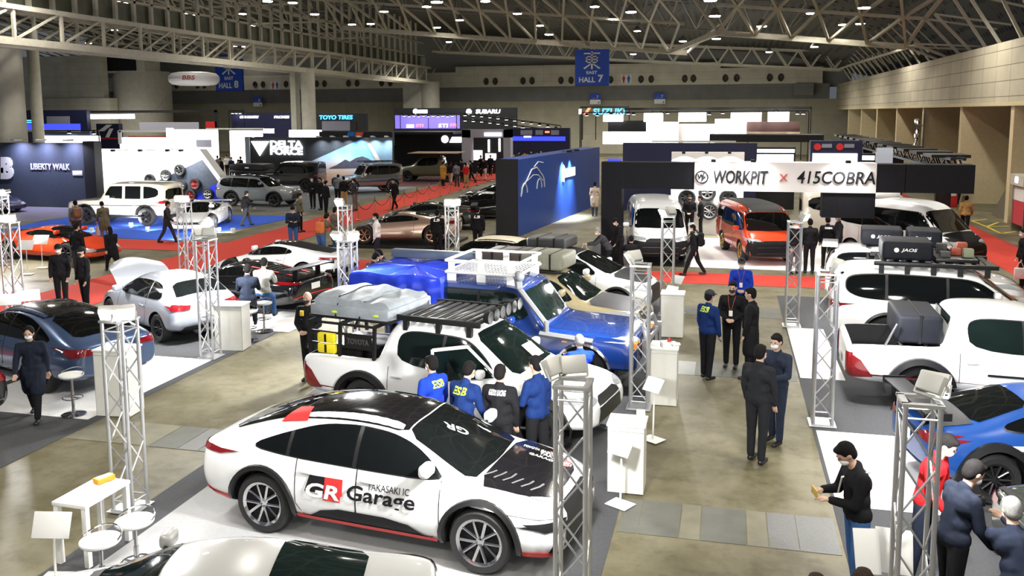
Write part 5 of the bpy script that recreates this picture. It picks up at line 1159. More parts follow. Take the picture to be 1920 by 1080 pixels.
# dark lettered wall at the left edge
t = thing('display_wall', 'dark blue grey wall with pale block lettering at the left edge', 'display wall')
LY = 41.5; xa, xb = D(-60, 330, LY).x, D(176, 330, LY).x; MB().box(xa, xb, LY, LY + .4, 0, D(100, 268, LY).z).build('wall_panel', mat('slate_wall', (.045, .058, .09), .6, noise=.1), t)
MB().box(D(161, 330, LY).x, xb + .2, LY - .1, LY + .5, 0, D(100, 268, LY).z + .1).build('frame', DW, t)
q = D(58, 318, LY - .03); q2 = D(131, 307, LY - .03); sign_text('LIBERTY WALK', q2.x - q.x, q2.z - q.z, mat('pale_letter', (.5, .5, .58), .5), t, q, .04, .03)
q = D(-4, 334, LY - .05); sign_text('L', .55, 1.15, PAPER, t, q + Vector((-.1, 0, .3)), .06, .06, .1); sign_text('B', .9, 1.25, PAPER, t, q + Vector((.2, 0, -.05)), .06, .07, .1)
MB().rbox(D(137, 325, LY).x, D(155, 320, LY).x, LY - .05, LY - .01, D(140, 329, LY).z, D(140, 320, LY).z, .01).build('notice', PAPER, t)
for px in (30, 76, 127):
    q = D(px, 270, LY - .4); o = MB().rbox(-.12, .12, -.3, .3, 0, .1, .03).build('wall_lamp', WHITE, t, (q.x, LY - .35, D(100, 268, LY).z + .12)); area(o, (0, -.3, -.02), (0, .2, -1.6), .15, 60, (.72, .72, 1), 'spot_beam', radians(140))
# mountain poster wall
y_ = 57.5; t = thing('display_wall', 'poster wall with lit lettering and a mountain landscape behind the black off-roaders', 'display wall')
xa, xb = D(470, 300, y_).x, D(736, 300, y_).x; zt_ = D(600, 258, y_).z
MB().box(xa, xb, y_, y_ + .3, 0, zt_).build('wall_panel', mat('poster_dark', (.03, .034, .04), .6, noise=.2), t); MB().box(xa - .35, xa, y_ - .1, y_ + .3, 0, zt_ + .05).build('side_post', mat('pale_post', (.42, .48, .6), .5), t)
P = lambda px, py: (lambda v: (v.x, v.z))(D(px, py, y_))
def sky_poster():
    m = mat('poster_sky', (.2, .35, .5), .6); nt = m.node_tree; b = nt.nodes['Principled BSDF']; tc = nt.nodes.new('ShaderNodeTexCoord'); s = nt.nodes.new('ShaderNodeSeparateXYZ'); n = nt.nodes.new('ShaderNodeTexNoise'); n.inputs['Scale'].default_value = .55; n.inputs['Detail'].default_value = 6
    mr = nt.nodes.new('ShaderNodeMapRange'); mr.inputs['From Min'].default_value = .6; mr.inputs['From Max'].default_value = 3.5
    r = nt.nodes.new('ShaderNodeValToRGB'); e = r.color_ramp.elements; e[0].color = (.5, .3, .2, 1); e[1].color = (.03, .16, .5, 1); x = e.new(.35); x.color = (.5, .5, .52, 1); x = e.new(.65); x.color = (.16, .36, .55, 1)
    mx = nt.nodes.new('ShaderNodeMath'); mx.operation = 'MULTIPLY_ADD'; mx.inputs[1].default_value = .6; mx.inputs[2].default_value = -.3; ad = nt.nodes.new('ShaderNodeMath')
    nt.links.new(tc.outputs['Object'], s.inputs[0]); nt.links.new(tc.outputs['Object'], n.inputs['Vector']); nt.links.new(s.outputs['Z'], mr.inputs['Value']); nt.links.new(n.outputs['Fac'], mx.inputs[0]); nt.links.new(mr.outputs[0], ad.inputs[0]); nt.links.new(mx.outputs[0], ad.inputs[1]); nt.links.new(ad.outputs[0], r.inputs['Fac']); nt.links.new(r.outputs['Color'], b.inputs['Base Color']); return m
MB().prism([P(548, 318), P(683, 258), P(700, 272), P(733, 338), P(733, 350)[:1] + (.05,), P(548, 350)[:1] + (.05,)], y_ - .02, y_, 'XZ').build('landscape_print', sky_poster(), t)
MB().prism([P(618, 315), P(632, 309), P(648, 299), P(656, 303), P(668, 296), P(680, 293), P(690, 297), P(700, 303), P(706, 298), P(716, 313)], y_ - .04, y_ - .02, 'XZ').build('mountain_print', mat('mountain', (.055, .05, .07), .7, noise=.3), t)
MB().prism([P(683, 258), P(736, 258), P(736, 345), P(730, 345)], y_ - .05, y_ - .03, 'XZ').build('diagonal_panel', mat('diag', (.13, .2, .25), .5, noise=.3, scale=.7), t)
MB().prism([P(683, 258), P(690, 258), P(738, 345), P(728, 345)], y_ - .07, y_ - .05, 'XZ').build('light_streak', mat('streak', (.42, .34, .28), .5), t)
MB().prism([P(472, 265), P(505, 265), P(488, 292)], y_ - .1, y_ - .03, 'XZ').build('triangle_sign', GW, t)
for s_, a in (('DELTA', 276), ('FORCE', 290)): q = D(507, a, y_ - .05); q2 = D(567, a - 12, y_ - .05); sign_text(s_, q2.x - q.x, q2.z - q.z, GW, t, q, .06, .03)
q = D(507, 277.6, y_ - .05); q2 = D(567, 277, y_ - .05); MB().box(q.x, q2.x, y_ - .09, y_ - .04, q.z, q.z + .045).build('sign_bar', GW, t)
for px in (596, 622, 647, 672, 698, 724):
    q = D(px, 258, y_ - .6); o = MB().rbox(-.12, .12, -.1, .1, 0, .1, .03).bar((0, .1, .05), (0, .6, 0), .02).build('wall_lamp', WHITE, t, (q.x, y_ - .6, zt_ + .05)); area(o, (0, 0, -.03), (0, .3, -1), .12, 28, (.8, .9, 1), 'spot_beam', radians(110))
# black wall with round emblem
y_ = 69.0; t = thing('display_wall', 'tall black wall with a lit round emblem behind the camping truck', 'display wall')
xa, xb = D(734, 290, y_).x, D(871, 290, y_).x; MB().box(xa, xb, y_, y_ + .3, 0, D(800, 250, y_).z).build('wall_panel', DW, t); MB().box(D(600, 250, 66).x, xb, 66, y_ + .3, D(800, 250, y_).z, D(800, 246, y_).z).build('roof_edge', SATIN, t)
q = D(834, 261, y_ - .05); MB().lathe([(.02, 0), (.3, 0), (.3, .06), (.02, .06)], 24, 0, (q.x, y_ - .06, q.z), 'Y').build('emblem', GW, t); MB().prism([(D(843, 266, y_).x, D(843, 267, y_).z), (D(865, 266, y_).x, D(843, 267, y_).z), (D(867, 258, y_).x, D(843, 257, y_).z), (D(848, 258, y_).x, D(843, 257, y_).z)], y_ - .08, y_ - .02, 'XZ').build('lit_sign', GW, t)
for i in range(5):
    q = D(805 + i * 7, 320, y_ - .4); tag(MB().rbox(-.07, .07, -.05, .05, 0, 1.6, .02).build('skate_board', PAPER, None, (q.x, y_ - .3, .02)), 'pale upright board in the row leaning at the black wall', 'board', 'upright boards at the black wall')
t = thing('roof_fascia', 'black fascia with a blue and orange flash above the mountain poster wall', 'fascia'); y_ = 63.0
MB().box(D(598, 250, y_).x, D(735, 250, y_).x, y_, y_ + .5, D(650, 258, y_).z - .6, D(650, 247, y_).z).build('fascia', DW, t)
for a, m in ((650, mat('flash_blue', (.02, .15, .5), .5)), (665, mat('flash_orange', (.7, .1, .03), .5))): MB().prism([(D(a, 250, y_).x, D(a, 256, y_).z), (D(a + 14, 250, y_).x, D(a, 256, y_).z), (D(a + 17, 250, y_).x, D(a, 248, y_).z), (D(a + 3, 250, y_).x, D(a, 248, y_).z)], y_ - .04, y_, 'XZ').build('flash', m, t)

# ================================================================ distant stands
def booth(label, y, wall, parts, name='exhibition_stand', depth=.6, base=0.0):
    """wall = (px0, py0, px1) reaching the floor; parts = (kind, rect, material[, text])"""
    t = thing(name, label, 'exhibition stand')
    if not wall:
        r = parts[0][1]; m_ = DW; zt = D(r[0], r[3], y).z
        for px in (r[0], r[2]): v = D(px, r[3], y + .4); MB().box(v.x - .06, v.x + .06, y + .3, y + .42, 0, zt).box(v.x - .06, v.x + .06, y - .08, y + .42, zt - .1, zt).build('support_post', DW, t)
    else:
        a, c = D(wall[0], wall[1], y), D(wall[2], wall[1], y); MB().box(a.x, c.x, y, y + depth, base, a.z).build('wall_panel', wall[3] if len(wall) > 3 else DW, t)
    for pt in parts:
        (x0, y0, x1, y1), m = pt[1], pt[2]; dy = pt[4] if len(pt) > 4 else .06
        p, q = D(x0, y1, y - dy), D(x1, y0, y - dy)
        if pt[0] == 'text': sign_text(pt[3], q.x - p.x, q.z - p.z, m, t, p, .06, .015, .1)
        elif pt[0] == 'disc': MB().lathe([(.02, 0), ((q.z - p.z) / 2, 0), ((q.z - p.z) / 2, .06), (.02, .06)], 20, 0, ((p.x + q.x) / 2, y - dy, (p.z + q.z) / 2), 'Y').build('emblem', m, t)
        elif pt[0] == 'slant': MB().prism([(p.x, p.z), (q.x - .6 * (q.x - p.x), p.z), (q.x, q.z), (p.x + .6 * (q.x - p.x), q.z)], y - dy, y - dy + .05, 'XZ').build('slanted_stripe', m, t)
        else: MB().box(p.x, q.x, y - dy, y - dy + (pt[5] if len(pt) > 5 else .05), p.z, q.z).build(pt[0], m, t)
    return t
SCR = mat('grey_screen', (.26, .26, .34), .5); LGREY = mat('light_grey_wall', (.42, .42, .5), .6)
def lampbar(y, pts, z0, label, m=None):
    t = thing('lamp_rail', label, 'lamp rail'); q = [D(px, py, y) for px, py in pts]
    MB().bar(q[0] + Vector((-.5, 0, .25)), q[-1] + Vector((.5, 0, .25)), .07, 0, 4).build('rail', SATIN, t)
    for v in (q[0] + Vector((-.5, .0, 0)), q[-1] + Vector((.5, 0, 0))): MB().box(v.x - .04, v.x + .04, y - .04, y + .04, 0, v.z + .2).build('post', SATIN, t)
    for v in q: MB().lathe([(.05, .2), (.16, .12), (.2, -.05)], 10, 0, v).lathe([(.02, -.05), (.19, -.06), (.02, -.07)], 10, 1, v).build('spot_lamp', [BLACK, glow('spot_lens_lit', (1, .98, 1), 14)], t)
    return t
booth('navy stand with a blue glow and grey screen beside the left hall column', 88, (37, 207, 162, NAVY), [('screen', (88, 218, 130, 232), SCR), ('blue_panel', (37, 232, 150, 245), GBL), ('lit_sign', (42, 225, 65, 227), GCY), ('lit_sign', (46, 229, 64, 230.5), GCY)])
booth('long black header with a lit white sign next to the navy stand', 90, None, [('header', (162, 206, 408, 212), DW), ('lit_sign', (163, 214, 252, 223), GW), ('post', (162, 206, 166, 262), DW), ('post', (404, 206, 407, 262), DW), ('hanging_cloth', (262, 229, 372, 246), LGREY), ('red_panel', (386, 228, 406, 244), REDV)])
booth('black panel with a pale angular emblem between lit white stands', 78, (180, 232, 222, NAVY), [('slant', (184, 234, 210, 246), PAPER), ('slant', (196, 241, 212, 260), PAPER), ('red_line', (190, 258, 222, 261), REDV)])
booth('stand with a wide lit white sign above the dark lettered wall', 66, (37, 245, 168, mat('violet_grey', (.07, .08, .14), .6)), [('lit_sign', (83, 255, 187, 271), GW), ('white_beam', (40, 243, 150, 247), PAPER)])
lampbar(65.6, [(76, 251), (130, 249), (176, 250)], 0, 'rail with three bright lamps over the wide lit sign at left')
booth('bright white frame stand above the left part of the slanted wall', 70, (224, 258, 312, GWS), [('post', (222, 245, 227, 270), PAPER), ('beam', (222, 244, 318, 248), PAPER), ('red_line', (240, 255, 312, 256.5), REDV), ('post', (313, 240, 325, 278), GWS)])  # wall and right post glow in place of lamp light on white boards
booth('bright white stand with visitors right of the white frame stand', 72, (322, 243, 402, GWS), [('lit_sign', (325, 246, 360, 270), GW), ('grey_panel', (368, 262, 396, 276), LGREY)])  # back wall glows; the lamp light on it is emission
booth('white stand with a tapering bright panel left of the poster wall', 70, (430, 245, 470, GWS), [('beam', (386, 240, 494, 243), PAPER), ('lit_sign', (436, 245, 492, 256), GW), ('text', (494, 241, 514, 250), GWS, 'CONFERENCE')])  # bright panel glows instead of being lit by lamps
booth('navy stand with two small lit names below the blue hall sign', 95, (433, 212, 565, NAVY), [('text', (450, 217, 485, 222), GWS, 'OPEN COUNTRY'), ('text', (514, 217, 542, 222), GWS, 'PROXES')])
lampbar(94.5, [(436, 212), (443, 212), (450, 212)], 0, 'short rail of three violet white lamps on the navy stand')
booth('black stand with a cyan lit tyre maker name behind the middle column', 95, (592, 213, 686, DW), [('text', (599, 216, 661, 224), GCY, 'TOYO TIRES'), ('screen', (604, 227, 656, 245), SCR), ('post', (657, 227, 668, 245), SATIN)])
booth('lit white box sign above the right end of the poster lettering', 68, None, [('lit_box', (542, 244, 598, 257), GW, '', .1, .5), ('post', (566, 256, 570, 262), DW, '', .0)])
booth('wide black stand with violet screens and an oval car maker emblem', 98, (738, 203, 968, DW), [('violet_screen', (741, 216, 802, 241), GVI), ('violet_screen', (804, 216, 862, 241), GVI), ('disc', (774, 204, 784, 214), GW), ('lit_sign', (784, 206, 801, 213), GW), ('disc', (868, 204, 890, 215), GWS, '', .1), ('text', (892, 205, 938, 213), GW, 'SUBARU'), ('text', (822, 232, 840, 239), GWS, 'STI'), ('text', (844, 232, 856, 237), GRD, 'STI'), ('text', (762, 233, 776, 240), GWS, 'SUBARU'), ('text', (780, 233, 794, 238), GRD, 'STI')])
lampbar(97, [(758 + i * 9, 217 + (i % 2)) for i in range(11)], 0, 'rail of small lamps under the oval emblem header')
t = booth('grey portal stand with a lit sign at the end of the rope barrier', 66, None, [('post', (866, 243, 882, 305), LGREY, '', .0, .8), ('post', (944, 243, 957, 300), LGREY, '', .0, .8), ('beam', (866, 243, 957, 258), LGREY, '', .0, .8), ('lit_sign', (908, 249, 940, 255), GWS, '', .08)])
booth('dark interior with bright displays seen through the grey portal', 72, (880, 250, 948, DW), [('lit_display', (884, 282, 904, 300), GWS), ('lit_strip', (915, 262, 918, 285), GW), ('lit_strip', (935, 260, 938, 284), GW), ('lit_display', (910, 288, 930, 300), GWS)])
booth('blue lit stand with a row of pale screens below the lamp string', 84, (956, 240, 1068, NAVY), [('screen', (976, 244, 998, 253), SCR), ('screen', (1004, 244, 1018, 253), SCR), ('screen', (1033, 244, 1048, 253), SCR), ('blue_panel', (960, 256, 1060, 264), GBL), ('lit_sign', (982, 255, 996, 258), GWS), ('red_sign', (1022, 246, 1030, 249), GRD)])
for k, (y0, dy) in enumerate(((216, 0), (222, 4))):
    lampbar(88 - k, [(872 + i * 15.5, y0 + (i ** 1.45) * .75 + dy) for i in range(12)], 0, ['upper', 'lower'][k] + ' string of round bright lamps right of the oval emblem stand')
booth('stand header with a red emblem and cyan lit maker name', 97, None, [('header', (1088, 199, 1180, 203), DW), ('text', (1112, 203, 1172, 215), GCY, 'SUZUKI'), ('slant', (1094, 202, 1108, 215), GRD), ('lit_sign', (1085, 204, 1090, 214), GWS), ('post', (1091, 215, 1093, 262), SATIN), ('post', (1116, 215, 1118, 262), SATIN)])
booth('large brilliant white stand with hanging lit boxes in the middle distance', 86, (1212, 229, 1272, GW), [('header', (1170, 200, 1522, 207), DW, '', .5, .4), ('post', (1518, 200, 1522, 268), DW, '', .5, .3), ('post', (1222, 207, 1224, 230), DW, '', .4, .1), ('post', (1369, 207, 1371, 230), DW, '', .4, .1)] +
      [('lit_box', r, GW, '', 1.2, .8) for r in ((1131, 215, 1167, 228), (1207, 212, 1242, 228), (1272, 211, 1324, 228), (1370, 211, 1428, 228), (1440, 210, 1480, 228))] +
      [('white_wall', (1130, 247, 1214, 270), GWS), ('white_wall', (1272, 232, 1342, 268), mat('warm_wall', (.6, .5, .42), .6), '', .02), ('lit_wall', (1340, 223, 1400, 254), GW, '', .3), ('lit_wall', (1280, 240, 1340, 268), GWS, '', .4), ('dark_bay', (1140, 226, 1212, 247), SATIN, '', .02), ('brown_bay', (1400, 228, 1500, 250), mat('brown_bay', (.10, .05, .045), .6), '', .05), ('wood_ledge', (1400, 247, 1500, 253), mat('ledge', (.6, .45, .3), .5), '', .4)])  # white walls of this stand glow, lamp light put in as emission
lampbar(85, [(1100, 216), (1120, 216), (1146, 214), (1178, 213), (1188, 214), (1240, 212), (1252, 212), (1330, 214), (1355, 212), (1425, 212), (1455, 209), (1495, 213), (1506, 213)], 0, 'long rail of very bright lamps over the brilliant white stand')
booth('dark roof edge strip in front of the brilliant white stand', 60, None, [('roof_edge', (1330, 253, 1545, 266), DW, '', .0, 3), ('white_edge', (1222, 264, 1380, 267), PAPER, '', .1, .5), ('post', (1400, 266, 1403, 300), DW), ('post', (1500, 266, 1503, 300), DW)])
booth('dark navy stand back wall directly behind the white wheel wall', 46, (1168, 268, 1420, NAVY), [('blue_panel', (1140, 298, 1165, 303), GBL)])
booth('brightly lit shelf of parts right of the wheel wall', 48, (1414, 276, 1492, SATIN), [('lit_shelf', (1416, 280, 1490, 286), GWS), ('lit_shelf', (1418, 290, 1488, 304), GW)])
booth('navy stand with two ring emblems above a lit panel', 46, (1520, 264, 1618, NAVY), [('disc', (1526, 269, 1540, 282), REDV), ('print_bar', (1541, 270, 1560, 277), SCR), ('disc', (1568, 269, 1582, 282), REDV), ('print_bar', (1583, 270, 1602, 277), SCR), ('lit_panel', (1523, 288, 1608, 306), GWS)])
booth('milky glass panel beside the end of the white name board', 34, None, [('glass_panel', (1643, 277, 1675, 312), mat('milky', (.45, .5, .6), .2)), ('post', (1641, 277, 1643, 330), ALLOY)])
# black roof truss of the stand receding along the right wall
b = MB(); xs = 8.2
for z in (2.85, 3.3):
    for x in (xs, xs + .45): b.bar((x, 36, z), (x, 70, z), .07, 0, 4)
for i in range(36):
    Y = 36 + i * .95; b.bar((xs, Y, 2.85 + .45 * (i % 2)), (xs, Y + .95, 3.3 - .45 * (i % 2)), .04, 0, 4).bar((xs + .45, Y, 2.85), (xs + .45, Y + .95, 3.3), .04, 0, 4).bar((xs, Y, 3.3), (xs + .45, Y + .95, 3.3), .04, 0, 4)
for i in range(12): b.box(xs - .5, xs + .9, 37 + i * 2.8, 38.6 + i * 2.8, 3.3, 3.42)
t = thing('roof_truss', 'long black lattice truss over the stands beside the right wall', 'truss'); b.build('lattice', SATIN, t)
for Y in (38, 48, 58, 68): MB().box(xs - .05, xs + .5, Y, Y + .3, 0, 2.85).build('post', SATIN, t)
booth('row of low black stands under the long lattice truss', 52, (1600, 288, 1668, SATIN), [('lit_panel', (1612, 292, 1640, 300), GWS)])
# poster booths by the right wall
for i, (px, Y) in enumerate(((1878, 40.5), (1896, 38.6))):
    t = thing('poster_booth', 'white and red poster booth by the right wall, %s one' % ('farther' if i == 0 else 'nearer'), 'booth', (12.0, Y, 0))
    for k in (-.75, .75): MB().box(-.15, .3, k - .04, k + .04, 0, 2.4).build('post', ALLOY, t)
    MB().box(-.1, .2, -.75, .75, .35, 1.35).build('red_panel', mat('red_poster', (.55, .05, .07), .5), t); MB().box(-.1, .2, -.75, .75, 1.36, 1.95).build('white_panel', PAPER, t); MB().box(-.25, .3, -.85, .85, 2.0, 2.45).build('header', mat('header_pale', (.5, .48, .4), .6), t); MB().box(-.28, -.25, -.15, .15, 2.12, 2.36).build('lit_sign', GW, t)
p = G(1783, 388); tag(MB().rbox(-.25, .25, -.2, .2, 0, 1.2, .03).rbox(-.18, .18, -.24, -.2, .6, 1.1, .02, 1).build('vending_post', [REDV, PAPER], None, p), 'small red booth post by the right wall behind the gantry', 'post')
# wall floodlight cluster on the right wall
q = PXX(1725, 245, 12.3); t = thing('wall_floodlight', 'cluster of round floodlights on a bracket at the right wall', 'wall lamp', q)
MB().bar((.2, 0, -1.2), (.2, 0, 1.2), .05, 0, 6).bar((.2, 0, .3), (-.3, 0, .5), .03).build('bracket', ALLOY, t)
for i, (dy, dz) in enumerate(((-.35, .55), (.35, .6), (-.3, 0), (.25, -.25), (-.1, -.55), (.2, -.8))): MB().lathe([(.05, .2), (.2, .1), (.24, 0), (.02, .04)], 14, 0, (-.25, dy, dz), 'X').build('lamp_head', CHROME, t)

# ================================================================ hanging signs and the balloon
SIGNB = mat('sign_blue', (.008, .07, .55), .5); SIGNW = mat('sign_letter', (.8, .82, .85), .5)
def higashi(w, h, m, parent, loc):
    """the character for east, built from strokes"""
    b = MB(); s = .085
    R_ = lambda x0, x1, z0, z1: b.box(x0 * w, x1 * w, -.03, 0, z0 * h, z1 * h)
    R_(.06, .94, .84, .92); R_(.455, .545, 0, 1.0); R_(.16, .25, .34, .74); R_(.75, .84, .34, .74); R_(.16, .84, .67, .74); R_(.16, .84, .51, .57); R_(.16, .84, .34, .41)
    b.prism([(.46 * w, .34 * h), (.54 * w, .34 * h), (.12 * w, .0), (.02 * w, .06 * h)], -.03, 0, 'XZ'); b.prism([(.46 * w, .34 * h), (.54 * w, .34 * h), (.98 * w, .06 * h), (.88 * w, 0)], -.03, 0, 'XZ')
    return b.build('lettering', m, parent, loc)
def hall_sign(x0, y0, x1, y1, Y, num, label, ztop):
    p, q = D(x0, y1, Y), D(x1, y0, Y); w, h = q.x - p.x, q.z - p.z; t = thing('hall_sign', label, 'hall sign', (p.x, Y, p.z), 0, 'blue hall signs')
    MB().box(0, w, .01, .3, 0, h).build('board', SIGNB, t); MB().box(0, w, -.0, .31, -.06, 0).build('edge', NAVY, t)
    higashi(.54 * w, .50 * h, SIGNW, t, (.23 * w, 0, .45 * h)); sign_text('EAST', .32 * w, .09 * h, SIGNW, t, (.34 * w, .0, .31 * h), .03, .03)
    sign_text('HALL', .48 * w, .15 * h, SIGNW, t, (.12 * w, 0, .08 * h), .03, .03); sign_text(num, .16 * w, .21 * h, SIGNW, t, (.68 * w, 0, .08 * h), .03, .04)
    for s in (.1, .9): MB().bar((s * w, .15, h), (s * w, .15, ztop - p.z), .02).build('hanger', STEEL, t)
hall_sign(1078, 92, 1142, 160, 79.6, '7', 'blue square sign of hall seven hanging from the roof truss', 11.2)
hall_sign(405, 102, 453, 171, 104, '8', 'blue square sign of hall eight behind the white balloon', 14)
def small_sign(px, py, label, Y=109):
    p = D(px, py, Y); t = thing('direction_sign', label, 'sign', p); MB().box(-.65, .65, 0, .1, .2, .9).build('blue_half', SIGNB, t); MB().box(-.65, .65, 0, .1, -.35, .2).build('white_half', PAPER, t)
    sign_text('HALL', .5, .2, SCR, t, (-.45, -.03, .3)); sign_text('7' if px > 1000 else '8', .25, .4, SIGNW, t, (.15, -.03, .3)); MB().prism([(.3, -.25), (.5, -.25), (.5, .0)], -.02, 0, 'XZ').build('arrow', BLK, t)
small_sign(1116, 190, 'small blue and white direction sign below the hall seven sign'); small_sign(1237, 189, 'small blue and white direction sign above the brilliant white stand'); small_sign(483, 195, 'small blue and white direction sign above the navy stand')
for px, lab in ((1174, 'restroom pictogram sign right of the hall seven sign'), (516, 'restroom pictogram sign right of the hall eight sign')):
    p = D(px, 156 if px > 1000 else 167, 109.15); t = thing('restroom_sign', lab, 'sign', p); MB().box(-.62, .62, 0, .04, 0, 1.0).build('board', PAPER, t)
    for s, m in ((-.3, mat('sign_red', (.5, .05, .05), .5)), (.3, mat('sign_navy', (.03, .12, .4), .5))): MB().prism([(s - .16, .4), (s + .16, .4), (s + .2, .75), (s - .2, .75)], -.02, 0, 'XZ').prism([(s - .1, .05), (s + .1, .05), (s + .12, .4), (s - .12, .4)], -.02, 0, 'XZ').lathe([(.01, 0), (.1, 0), (.1, .02)], 12, 0, (s, -.02, .86), 'Y').build('pictogram', m, t)
p = D(1390, 280, 109.0); p = D(1428, 250, 100)
p = D(364, 148, 75); t = thing('balloon', 'white cushion shaped advertising balloon floating before the hall eight sign', 'balloon', p)
MB().lathe([(.05, .62), (1.4, .62), (2.0, .52), (2.28, .25), (2.33, 0), (2.28, -.25), (2.0, -.52), (1.4, -.62), (.05, -.62)], 40).build('envelope', mat('balloon_skin', (.85, .85, .87), .4), t)
cx_ = 2.36
def curved(txt, a0, a1, z, h, m):
    me = text_mesh(txt, 1, 0, .02, .15); V = [v.co.copy() for v in me.vertices]; x0 = min(v.x for v in V); x1 = max(v.x for v in V); y0 = min(v.y for v in V); y1 = max(v.y for v in V)
    MB().add([(cx_ * sin(a0 + (a1 - a0) * (v.x - x0) / (x1 - x0)), -cx_ * cos(a0 + (a1 - a0) * (v.x - x0) / (x1 - x0)), z + h * (v.y - y0) / (y1 - y0)) for v in V], [list(q.vertices) for q in me.polygons]).build('lettering', m, t)
curved('BBS', .12, .62, -.16, .42, mat('balloon_red', (.45, .07, .06), .5)); curved('MADE IN JAPAN', -.75, .06, -.06, .16, mat('balloon_grey', (.35, .35, .4), .5))
for k, px in ((-1, 283), (1, 470)):
    q = D(px, 215, 75) - p; MB().bar((k * 1.6, 0, -.55), q, .008).build('tether', SATIN, t)

# small white floor spots along the edge of the blue carpet, aimed at the two cars
fs_ = MB().rbox(-.09, .09, -.06, .06, .06, .22, .02).box(-.07, .07, -.08, .08, 0, .012).bar((0, 0, .01), (0, 0, .08), .02).mesh('floor_spot', WHITE)
for i, (px, py, tx, ty) in enumerate(((172, 436, -29, 36), (246, 426, -27, 36), (277, 434, -25.5, 36), (437, 437, -23.2, 35.5), (410, 436, -23.4, 34), (330, 452, -23.2, 33.8))):
    q = G(px, py, .0125); o = link('floor_spot', fs_, None, q, atan2(ty - q.y, tx - q.x) - pi / 2)
    tag(o, 'small white floor spot lamp on the edge of the blue carpet', 'spot lamp', 'floor spots on the blue carpet')
    area(o, (0, .08, .16), (0, 2, 1.0), .12, 80, (1, .98, .95), 'spot_beam', radians(130))
# ================================================================ people
SKIN = mat('skin', (.52, .33, .24), .55, noise=.05); HAIRB = mat('hair_black', (.010, .009, .009), .85, noise=.3, scale=60, spec=.1); HAIRG = mat('hair_grey', (.20, .20, .19), .85, noise=.2, scale=60); HAIRD = mat('hair_brown', (.03, .018, .013), .85, noise=.3, scale=60, spec=.1)
MASKW = mat('mask_white', (.84, .84, .86), .7); MASKB = mat('mask_black', (.02, .02, .022), .8); EYE_M = mat('eye', (.02, .015, .012), .2)
def cloth(n, c): return mat('cloth_' + n, c, .9, noise=.12, scale=12, bump=.15, spec=.12)
CL = dict(black=cloth('black', (.012, .012, .014)), suit=cloth('suit', (.017, .018, .021)), navy=cloth('navy', (.02, .026, .045)), char=cloth('charcoal', (.04, .043, .05)), blue=cloth('blue', (.012, .045, .40)), dblue=cloth('deep_blue', (.010, .028, .12)), jeans=cloth('jeans', (.05, .13, .32)),
          olive=cloth('olive', (.12, .11, .07)), grey=cloth('grey', (.16, .17, .19)), brown=cloth('brown_grey', (.15, .13, .11)), hood=cloth('pale', (.46, .46, .42)), white=cloth('white', (.78, .78, .78)), red=cloth('red', (.50, .015, .02)), tan=cloth('tan', (.42, .26, .10)), beige=cloth('beige', (.45, .35, .25)), slate=cloth('slate', (.015, .019, .032)), rust=cloth('rust', (.35, .09, .05)), mustard=cloth('mustard', (.45, .26, .05)))
SHOE = mat('shoe_black', (.012, .012, .012), .35)
def capsule(mb, p, q, r1, r2=None, sx=1.0, n=10, k=3):
    """tapered capsule with round ends"""
    p = Vector(p); q = Vector(q); r2 = r1 if r2 is None else r2; d = q - p
    a = d.normalized() if d.length > 1e-6 else Vector((0, 0, 1)); h = Vector((0, 1, 0)) if abs(a.y) < .9 else Vector((1, 0, 0)); u = h.cross(a).normalized(); w = a.cross(u)
    rings = [(p + a * (-r1 * cos(pi / 2 * j / k)), r1 * sin(pi / 2 * j / k)) for j in range(1, k + 1)] + [(q + a * (r2 * cos(pi / 2 * j / k)), r2 * sin(pi / 2 * j / k)) for j in range(k, 0, -1)]
    vs = [p - a * r1]
    for c, r in rings: vs += [c + (u * cos(2 * pi * i / n) + w * sin(2 * pi * i / n)) * r for i in range(n)]
    vs.append(q + a * r2); m = len(rings); L = len(vs) - 1
    fs = [(0, 1 + (i + 1) % n, 1 + i) for i in range(n)] + [(1 + j * n + i, 1 + j * n + (i + 1) % n, 1 + (j + 1) * n + (i + 1) % n, 1 + (j + 1) * n + i) for j in range(m - 1) for i in range(n)] + [(1 + (m - 1) * n + i, 1 + (m - 1) * n + (i + 1) % n, L) for i in range(n)]
    mb.add(vs, fs, 0, True)
def fuse(mb, voxel, smooth, name, m, ratio=None):
    me = mb.mesh(name, m)
    def mods(o):
        r = o.modifiers.new('r', 'REMESH'); r.mode = 'VOXEL'; r.voxel_size = voxel; r.use_smooth_shade = True
        s = o.modifiers.new('s', 'SMOOTH'); s.factor = .5; s.iterations = smooth
    out = evaluated(me, mods); out.name = name
    for p in out.polygons: p.use_smooth = True
    out.materials.clear(); out.materials.append(m); return out
